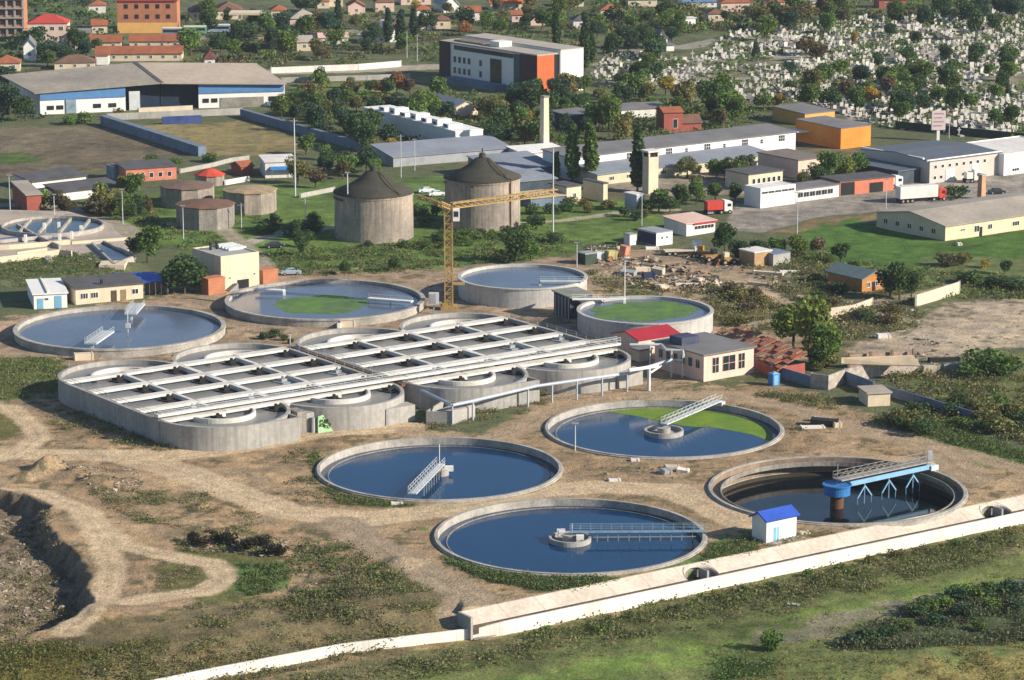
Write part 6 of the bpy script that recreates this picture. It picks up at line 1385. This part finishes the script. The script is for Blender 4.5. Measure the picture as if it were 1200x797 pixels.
for nm, c1, c2, nn in (("scrap_pale", (.5,.45,.36), (.3,.26,.2), 170), ("scrap_dark", (.05,.055,.06), (.12,.09,.06), 150), ("scrap_rust", (.32,.14,.07), (.2,.1,.06), 70)):
    rubble(nm, [([(735,305),(760,300),(830,322),(860,335),(800,345),(735,335)], nn, False, .35, 1.0, None), ([(800,296),(870,300),(880,318),(800,312)], nn//4, False, .3, .8, None), ([(690,290),(730,286),(740,306),(700,310)], nn//3, False, .35, .9, None), ([(880,318),(950,320),(955,345),(890,340)], nn//4, False, .3, .8, None)], mat(nm, c1, c2, scale=.8, amt=.3))
# ------------------------------------------------------------------ cemetery
MARB = mat("pale_marble", (.62,.60,.55), (.30,.28,.26), rough=.8, scale=.06, amt=.15); MARG = mat("grey_granite", (.20,.19,.19), (.10,.10,.11), rough=.5, scale=.05, amt=.2)
def graves():
    pg = polypx(CEM); r = np.random.default_rng(21); xs = [p[0] for p in pg]; ys = [p[1] for p in pg]; C = []
    ca, sa = math.cos(.35), math.sin(.35)
    for i in range(-150, 260):
        for j in range(-40, 330):
            u, v = i*1.9+r.normal()*.25, j*3.4+r.normal()*.5
            x, y = u*ca-v*sa+150, u*sa+v*ca+700
            if min(xs) < x < max(xs) and min(ys) < y < max(ys): C.append((x, y))
    C = np.array(C); m = inpoly(C[:,0], C[:,1], pg) & (fbm(C[:,0], C[:,1], 22, 5, 3) > .38) & (r.random(len(C)) < .52)
    C = C[m]; C = C[np.argsort(C[:,1])]
    pr = []
    for k in range(4):
        b = MB(); 
        if k < 2: b.box(-.55,.55,-.16,.16,0,1.25+.25*k)
        elif k == 2: b.box(-.12,.12,-.1,.1,0,2.0); b.box(-.5,.5,-.1,.1,1.3,1.55); b.box(-.4,.4,-.3,.3,-.05,.4)
        else: b.prism([(-.5,-.15),(.5,-.15),(.5,.15),(-.5,.15)],0,[1.2,1.5,1.5,1.2])
        h = bpy.data.meshes.new("headstone"); h.from_pydata(b.v, [], b.f); h.materials.append(MARB)
        s = MB(); s.box(-.6,.6,-2.1,-.2,-.05,.32); sm = bpy.data.meshes.new("slab"); sm.from_pydata(s.v, [], s.f); sm.materials.append(MARB if k != 1 else MARG); pr.append((h, sm, b, s))
    n = min(280, len(C))
    for x, y in C[:n]:
        h, sm, _, _ = pr[r.integers(0, 4)]; e_ = bpy.data.objects.new("gravestone", None); COL.objects.link(e_); e_.location = (x, y, 0); e_.rotation_euler = (0, 0, .35+r.normal()*.08); e_.scale = (1,1,r.uniform(.8,1.25)); e_.empty_display_size = .3
        for nm, mm in (("headstone", h), ("slab", sm)): o = bpy.data.objects.new(nm, mm); COL.objects.link(o); o.parent = e_
        px, py = to_px(x, y); side = "left" if px < 880 else ("middle" if px < 1060 else "right")
        tag(e_, f"pale gravestone in the nearest rows at the {side} end of the cemetery" if side != "middle" else "pale gravestone in the nearest rows at the cemetery's middle", "gravestone", f"gravestones in the nearest rows, {side}")
    for mi, (mm, nm) in enumerate(((MARB, "distant_gravestones"), (MARG, "distant_dark_gravestones"))):
        V = []; F = []
        big = MB()
        for idx, (x, y) in enumerate(C[n:]):
            if (idx % 5 == 0) != (mi == 1): continue
            _, _, b, s = pr[idx*7 % 4]; a_ = .35+r.normal()*.08; c_, s_ = math.cos(a_), math.sin(a_); z_ = r.uniform(.5, 1.2)*(1.5 if idx % 7 == 0 else 1); w8 = (1.35 if idx % 7 == 0 else .85)
            big.add([(x+vx*c_-vy*s_, y+vx*s_+vy*c_, vz*z_) for vx, vy, vz in [(q[0]*w8, q[1]*w8, q[2]) for q in b.v+s.v]], b.f+[tuple(i+len(b.v) for i in f) for f in s.f])
        o = big.build(nm, mm, fix=False); tag(o, kind="stuff")
    return len(C)
print("graves", graves())
weeds("cemetery_shrubs", [(CEM, 4300, False, 1.1, .65, [GD, GM, GM, GO], (9, .46))])
weeds("town_greenery", [([(690,-5),(1210,-5),(1210,14),(1050,20),(900,32),(700,52)], 1500, False, 1.8, 1.0, [GD, GM, GO, BR], (10, .46)), ([(-60,-10),(128,-10),(130,50),(30,75),(-60,80)], 500, False, 2.0, 1.1, [GD, GM, GB_], (9, .5)), ([(205,20),(690,8),(690,60),(520,80),(330,85),(205,75)], 1300, False, 1.4, .8, [GD, GM, GO, BR], (10, .46)), ([(300,110),(640,110),(640,180),(460,190),(340,150)], 1500, False, 1.1, .6, [GD, GM, GO], (8, .44)), ([(640,110),(900,128),(880,150),(660,175)], 900, False, 1.1, .6, [GD, GM, GO], (8, .44)), ([(-60,80),(40,85),(60,140),(-60,148)], 400, False, 1.3, .7, [GD, GB_], None)])
# ------------------------------------------------------------------ poles, vehicles, machines, small things
def pole(label, px, py, h, lamp=True, arm=0, name="lamp_post", cat="lamp post", m=None, r=.11):
    p = G(px, py); t = thing(name, label, cat, tuple(p), 0, None); MB().tube((0,0,-.3),(0,0,h),r*1.3,r*.8).build("pole", m or LSTEEL, t)
    if lamp: MB().box(-.55+arm,.55+arm,-.2,.2,h-.05,h+.15).build("lamp_head", GREY, t)
    else: MB().bar((-.9,0,h-.5),(.9,0,h-.5),.12).build("crossbar", GREY, t)
    return t
for a_ in [("tall grey mast on the grass left of the small cream cottage, between digester and poplars",648,272,19,False,"mast"),
    ("tall mast with lamp in front of the left digester",408,283,15.5,True,None),("very tall mast left of the blue awning house",346,230,19,False,"mast"),
    ("lamp post at the edge of the scrap yard behind the pale tank",676,313,5.2,True,None),("slim lamp post behind the green round tank",732,352,8.5,True,None),
    ("lamp post in front of the pink gatehouse at the far left",12,250,9,True,None),("lamp post beside the bushes left of the old tanks",144,262,8,True,None),("lamp post in front of the brown roofed old tank",215,280,7.5,True,None),
    ("lamp post at the edge of the paved yard left of the long tan roof",1038,247,7.5,True,None),("slim utility pole below the low glazed annex",934,274,10,False,"pole"),
    ("slim utility pole behind the left digester roof",470,208,11,False,"pole"),("lamp post beside the pale hall right of the left digester",486,200,8,True,None),("utility pole by the road left of the office block",477,68,9,False,"pole"),("second utility pole by the road, nearer the office block",489,72,9,False,"pole"),
    ("small lamp post right of the cream cottage annex near the square tower",752,268,8,True,None),("utility pole at right beside the cemetery wall",1112,162,6,False,"pole"),("pole beside the trees in front of the terrace at left",64,258,6,True,None),
    ("small lamp post at the left end of the front aeration block",205,437,3.2,True,None),("small lamp post between the two aeration blocks",340,408,3,True,None),("thin lamp post inside the algae tank, left side",674,528,4.5,True,None),
    ("slim utility pole in the green field left of the left digester",358,268,7,False,"pole"),("slim pole standing on the grass right of the old tanks",283,268,6,False,"pole")]:
    nm = {None: ("lamp_post","lamp post"), "mast": ("mast","mast"), "pole": ("utility_pole","pole")}[a_[5]]
    pole(a_[0], a_[1], a_[2], a_[3], a_[4], name=nm[0], cat=nm[1], r=.16 if a_[3] > 14 else .09)
# billboard tower at the cemetery
p = P(1099,165); t = thing("billboard", "tall pale pink billboard on a post in front of the cemetery", "billboard", tuple(p), .1)
MB().box(-.4,.4,-.3,.3,-.3,3).build("post", WHITE, t); MB().box(-1.9,1.9,-.45,.45,3,8.2).build("panel", mat("pale_pink_panel",(.66,.56,.56),amt=.06), t)
for i in range(4): MB().box(-1.4,1.4-.5*(i%2),-.48,-.45,7.3-i*1.1,7.65-i*1.1).build("lettering_band", mat("faded_lettering",(.48,.30,.33),amt=.2), t)
# vehicles
TYRE = mat("tyre_rubber", (.02,.02,.02), rough=.9, amt=.1)
def wheels(t, pts, r=.33, w=.24):
    for x, y in pts:
        k = MB(); k.tube((x,y-w/2,r),(x,y+w/2,r),r,n=12); o = k.build("wheel", TYRE, t); k = MB(); k.tube((x,y-w/2-.015,r),(x,y+w/2+.015,r),r*.55,n=10); k.build("rim", GREY, o)
def car(label, px, py, ang, m, group=None):
    p = G(px, py); t = thing("parked_car", label, "car", tuple(p), math.radians(ang), group)
    prof = [(-2.1,.35),(-2.15,.8),(-1.9,.95),(-1.3,1.0),(-.75,1.42),(.65,1.42),(1.25,.95),(2.05,.82),(2.15,.45),(2.1,.3)]
    k = MB(); n = len(prof); sh = lambda z: .84 if z < 1.1 else .66
    k.add([(x, s*sh(z), z) for s in (-1, 1) for x, z in prof], [tuple(range(n)), tuple(range(n, 2*n))[::-1]]+[(i, (i+1)%n, n+(i+1)%n, n+i) for i in range(n)]); k.build("body", m, t)
    g = MB(); g.add([(-1.24,-.79,1.02),(-.76,-.68,1.36),(.64,-.68,1.36),(1.15,-.79,1.02)], [(0,1,2,3)]); g.add([(-1.24,.79,1.02),(-.76,.68,1.36),(.64,.68,1.36),(1.15,.79,1.02)], [(0,1,2,3)]); g.v = [(x, y*1.02, z) for x, y, z in g.v]; g.build("side_glass", GLASS, t)
    g = MB(); g.add([(.68,-.62,1.41),(.68,.62,1.41),(1.24,.74,.99),(1.24,-.74,.99)], [(0,1,2,3)]); g.v = [(x+.02, y, z+.015) for x, y, z in g.v]; g.build("windscreen", GLASS, t)
    wheels(t, [(-1.35,-.78),(-1.35,.78),(1.3,-.78),(1.3,.78)]); 
    for s in (-1,1): MB().box(2.08,2.18,s*.6-.15,s*.6+.15,.6,.75).build("headlight", WHITE, t)
    return t
car("pale blue car parked on the dirt behind the algae patch tank", 341, 322, 8, mat("pale_blue_car",(.30,.38,.44),rough=.3,amt=.05))
car("dark car on the paved yard behind the long tan grey roof", 1168, 227, 10, mat("dark_car",(.05,.05,.06),rough=.3))
car("white car parked left of the digester behind the jib, upper one", 500, 226, 15, mat("white_car",(.7,.7,.7),rough=.3,amt=.05))
car("white car parked near the second digester, lower one", 512, 230, 15, MC["white_car"])
car("dark car parked beside the field of bushes left of the first digester", 322, 290, 10, MC["dark_car"])
def truck(name, label, cat, px, py, ang, L, bm_, cm_, hb=2.9, cab='right'):
    p = G(px, py); t = thing(name, label, cat, tuple(p), math.radians(ang))
    MB().box(0,L,-1.25,1.25,1.1,1.1+hb).build("trailer", bm_, t); MB().box(-.1,L+2.4,-.5,.5,.7,1.05).build("chassis", DARK, t)
    c = MB(); c.prism([(L+.35,-1.2),(L+2.3,-1.2),(L+2.3,1.2),(L+.35,1.2)], .7, [3.3,2.9,2.9,3.3]); o = c.build("cab", cm_, t); MB().box(L+2.28,L+2.34,-1.05,1.05,1.75,2.6).build("windscreen", GLASS, o); MB().box(L+1.1,L+2.0,-1.24,-1.19,1.8,2.5).build("side_window", GLASS, o)
    wheels(t, [(x, y) for x in (L*.08,L*.2,L*.32,L*.9,L+1.7) for y in (-1.1,1.1)], .5, .3); return t
truck("lorry", "long white lorry with red cab on the paved yard", "lorry", 1052, 238, 22, 10.3, WHITES, mat("lorry_red",(.55,.06,.04),rough=.4,amt=.1))
truck("box_truck", "red box truck with white cab behind the canteen", "truck", 827, 251, 16, 3.9, mat("lorry_red",(.5,.06,.05)), WHITE, 2.0)
truck("box_truck", "white truck beside the grey office block", "truck", 1131, 214, 10, 1.6, WHITE, WHITE, 1.6)
truck("lorry", "white lorry in front of the red depot", "lorry", 1036, 221, 18, 2.2, WHITE, WHITE, 1.7)
def bus(label, px, py, m):
    p = G(px, py); t = thing("bus", label, "bus", tuple(p), math.radians(2)); MB().box(0,8.0,0,2.4,.4,2.9).build("body", m, t); MB().box(.4,7.6,-.03,.02,1.5,2.4).build("window_band", GLASS, t); MB().box(.1,7.9,.1,2.3,2.9,3.05).build("roof", WHITE, t); wheels(t, [(1.5,.1),(6.4,.1)], .45)
bus("green and white bus on the top road beside the brick apartments", 215, 41, mat("bus_green",(.20,.45,.30),rough=.4)); bus("pale blue and white bus on the top road, right of the green bus", 243, 39, mat("bus_blue",(.35,.48,.60),rough=.4))
bus("grey coach in front of the brick apartment block", 190, 43, mat("bus_grey",(.25,.28,.38),rough=.4))
# machines in the scrap yard
def loader(label, px, py, ang, m, cabm):
    p = G(px, py); t = thing("wheel_loader", label, "digger", tuple(p), math.radians(ang), "machines in the scrap yard")
    MB().prism([(-2.6,-1),(1.0,-1),(1.0,1),(-2.6,1)], .8, [1.8,2.1,2.1,1.8]).build("body", m, t); c = MB().box(-.6,.8,-.75,.75,2.1,3.3).build("cab", cabm, t); MB().box(-.5,.7,-.79,-.74,2.3,3.1).build("pane", GLASS, c)
    MB().bar((1,0,1.6),(2.8,0,1.0),.5).build("arm", m, t); MB().prism([(2.6,-1.3),(3.6,-1.3),(3.6,1.3),(2.6,1.3)], .1, [1.5,.4,.4,1.5]).build("bucket", RUST, t); wheels(t, [(-1.8,-1.1),(-1.8,1.1),(.8,-1.1),(.8,1.1)], .75, .5); t.scale = (.8,.8,.8); return t
YM = mat("machine_yellow", (.42,.24,.07), rough=.6, amt=.25, scale=1); loader("yellow wheel loader in the scrap yard, left of the other two", 822, 302, 160, YM, YM); loader("rusty yellow loader in the middle of the three machines", 836, 306, 20, YM, DARK); loader("yellow loader at the right end of the three machines", 851, 310, 200, YM, CREAM)
def rig(label, px, py, ang):
    p = G(px, py); t = thing("flatbed_truck", label, "truck", tuple(p), math.radians(ang)); MB().box(0,6.5,-1.1,1.1,.9,1.2).build("flatbed", CREAM, t); c = MB().box(6.7,8.4,-1.1,1.1,.7,3.0).build("cab", WHITE, t); MB().box(8.38,8.44,-.95,.95,1.8,2.6).build("windscreen", GLASS, c); wheels(t, [(1,-1),(1,1),(2.3,-1),(2.3,1),(7.4,-1),(7.4,1)], .5, .3)
rig("flatbed truck with white cab in the scrap yard left of the loaders", 778, 299, 12)
# heaps of scrap: every piece a thing
def slabheap(items):
    for lab, px, py, L, W_, H_, ang, tilt, m, nm, cat in items:
        p = G(px, py); k = MB(); k.box(-L/2,L/2,-W_/2,W_/2,0,H_); k.box(-L/2+.1,-L/2+.35,-W_/2-.08,W_/2+.08,-.05,H_+.06); k.box(L/2-.35,L/2-.1,-W_/2-.08,W_/2+.08,-.05,H_+.06)
        o = k.build(nm, m); o.location = (p.x, p.y, p.z); o.rotation_euler = (math.radians(tilt), math.radians(tilt*.6), math.radians(ang)); tag(o, lab, cat)
PAN = mat("scrap_panel", (.50,.45,.36), (.35,.30,.24), amt=.2, scale=1)
slabheap([
 ("long white panel lying at the left of the dark scrap frame near the algae tank",952,502,4.2,1.2,.35,10,3,WHITES,"panel","panel"),
 ("pale block at the right end of the dark scrap frame near the algae tank",981,501,1.4,1.1,.8,10,3,CREAM,"concrete_block","block"),
 ("dark scrap frame lying beside the algae tank",966,499,4.6,1.6,1.1,-12,4,DARK,"scrap_frame","scrap frame"),
 ("second grey board leaning on the dark scrap frame",962,494,3.4,.9,.5,-8,8,LSTEEL,"board","board"),
 ("white slab lying between the middle and algae tanks",744,540,1.5,.8,.3,5,2,WHITES,"slab","slab"),
 ("white slab lying below the rubble left of the drained tank",720,564,2.0,.9,.3,8,2,WHITES,"slab","slab"),
 ("pale slab in the small rubble heap between three tanks",788,549,2.6,1.4,.4,10,6,PAN,"slab","slab"),
 ("second pale slab in the small rubble heap between three tanks",800,553,2.0,1.0,.5,-14,10,WHITES,"slab","slab"),
 ("dark slab in the small rubble heap between three tanks",780,555,1.6,1.3,.7,30,8,GREY,"slab","slab"),
 ("cream slab beside the white hut step",943,625,1.6,.9,.25,15,2,CREAM,"slab","slab"),
 ("white sheet lying on the south field below the canal wall",930,708,1.8,.7,.2,-20,4,WHITES,"sheet","sheet"),
 ("white slab on the ground left of the front clarifier rim",465,591,1.9,.8,.3,4,2,WHITES,"slab","slab"),
 ("cream box on the soil behind the rear aeration block, left",407,383,3.0,1.4,1.1,10,0,CREAM,"concrete_block","block"),
 ("white box beside the cream box behind the rear aeration block",397,385,.8,.8,1.0,10,0,WHITE,"box","box"),
 ("pale concrete slab pile at left between the wide tank and the front aeration block",98,421,3.6,1.6,1.2,15,0,CREAM,"concrete_block","block"),
 ("yellow machine frame at the left of the scrap yard",716,304,2.2,1.6,1.9,20,4,mat("pale_yellow",(.55,.48,.22),amt=.2),"machine_frame","machine"),
 ("salmon panel stack in the scrap yard beside the yellow frame",731,301,2.4,1.4,2.4,60,8,mat("salmon_panel",(.55,.25,.17),amt=.2),"panel_stack","panels"),
 ("white sheet pile in front of the blue sided cabin",764,292,3.0,1.0,.5,5,2,WHITE,"sheet_pile","sheets"),
 ("grey crate at the left edge of the scrap yard",702,304,1.8,1.6,1.7,20,0,LSTEEL,"crate","crate"),
 ("cream slab in the scrap heap, upper left",752,318,3.4,1.3,.9,15,5,CREAM,"slab","slab"),
 ("cream slab in the scrap heap, centre",771,322,2.6,1.5,1.6,-25,10,PAN,"slab","slab"),
 ("cream slab in the scrap heap, lowest",776,336,2.4,1.2,.9,40,9,CREAM,"slab","slab"),
 ("navy crate in the scrap heap",760,327,2.6,1.6,1.5,10,0,mat("navy_panel",(.04,.05,.12)),"crate","crate"),
 ("white beam lying right of the scrap heap",802,334,4.2,.6,.4,12,2,WHITES,"beam","beam"),
 ("pink slab right of the scrap heap",820,330,1.8,.8,.8,40,8,PINKR,"slab","slab"),
 ("grey plate pile left in the scrap heap",736,322,3.2,2.2,1.0,-20,6,GREY,"plate_pile","plates"),
 ("cream beam stack below the tan container",900,322,6.5,1.0,.7,-18,2,CREAM,"beam","beam"),
 ("second cream beam stack below the tan container",890,334,5.0,.9,.6,-25,2,PAN,"beam","beam"),
 ("white beam below the grey container",925,320,4.5,.8,.5,10,2,WHITES,"beam","beam"),
 ("pale block row right of the ruined shed, left one",1090,436,3.2,1.2,1.2,12,3,PAN,"concrete_block","block"),
 ("pale block row right of the ruined shed, right one",1115,432,3.6,1.2,1.0,12,3,CONC,"concrete_block","block"),
 ("long dark beam right of the ruined shed behind the pale blocks",1106,424,6.0,.8,.8,10,2,DARK,"beam","beam"),
 ("white slab below the cream panel fence",1035,396,2.6,1.2,.7,10,4,WHITES,"slab","slab"),
 ("white slab on the lawn in front of the long barrack",1124,288,1.1,.9,.6,10,4,WHITES,"slab","slab"),
])
# green tarpaulin and grey chamber at the front of the aeration block
t = thing("covered_pump", "pale green tarpaulin over a pump against the front aeration block", "pump cover", tuple(G(378,505)), math.radians(30))
MB().add([(-1.4,-1.2,0),(1.9,-1.0,0),(2.0,1.0,0),(-1.2,1.2,0),(-.9,-.2,2.6),(1.0,0,2.9)], [(0,1,5,4),(1,2,5),(2,3,4,5),(3,0,4),(3,2,1,0)]).build("tarpaulin", mat("pale_green_tarpaulin",(.30,.48,.26),(.20,.36,.18),rough=.6,amt=.2,scale=.8), t); MB().tube((-1.9,-.3,0),(-1.9,-.3,2.6),.35).build("pump_body", GREY, t)
t = thing("pump_chamber", "dark grey concrete chamber between the two front lobes of the aeration block", "chamber", tuple(P(352,508)), math.radians(36)); MB().box(-.9,.9,-.6,2.4,-.3,3.9).build("chamber", CONCD, t); MB().box(.9,2.6,-.2,2.2,-.3,3.3).build("chamber_wing", CONC, t)
# last: whatever is still unlabelled at top level stays a thing by name
for o in COL.objects:
    if o.parent is None and o.get('category') and not o.get('kind'): o['kind'] = 'thing'
# air of the afternoon
HZ = bpy.data.meshes.new("haze"); hb = MB().box(-900,900,-60,2600,-9,150)
ho = hb.build("haze", (lambda m: m)(bpy.data.materials.new("haze"))); hm = ho.data.materials[0]; hm.use_nodes = True; hn = hm.node_tree
for n_ in list(hn.nodes):
    if n_.type != 'OUTPUT_MATERIAL': hn.nodes.remove(n_)
pv = hn.nodes.new("ShaderNodeVolumePrincipled"); pv.inputs["Density"].default_value = 0.000045; pv.inputs["Color"].default_value = (.72,.85,1,1)
hn.links.new(pv.outputs[0], hn.nodes["Material Output"].inputs["Volume"]); tag(ho, kind="stuff")
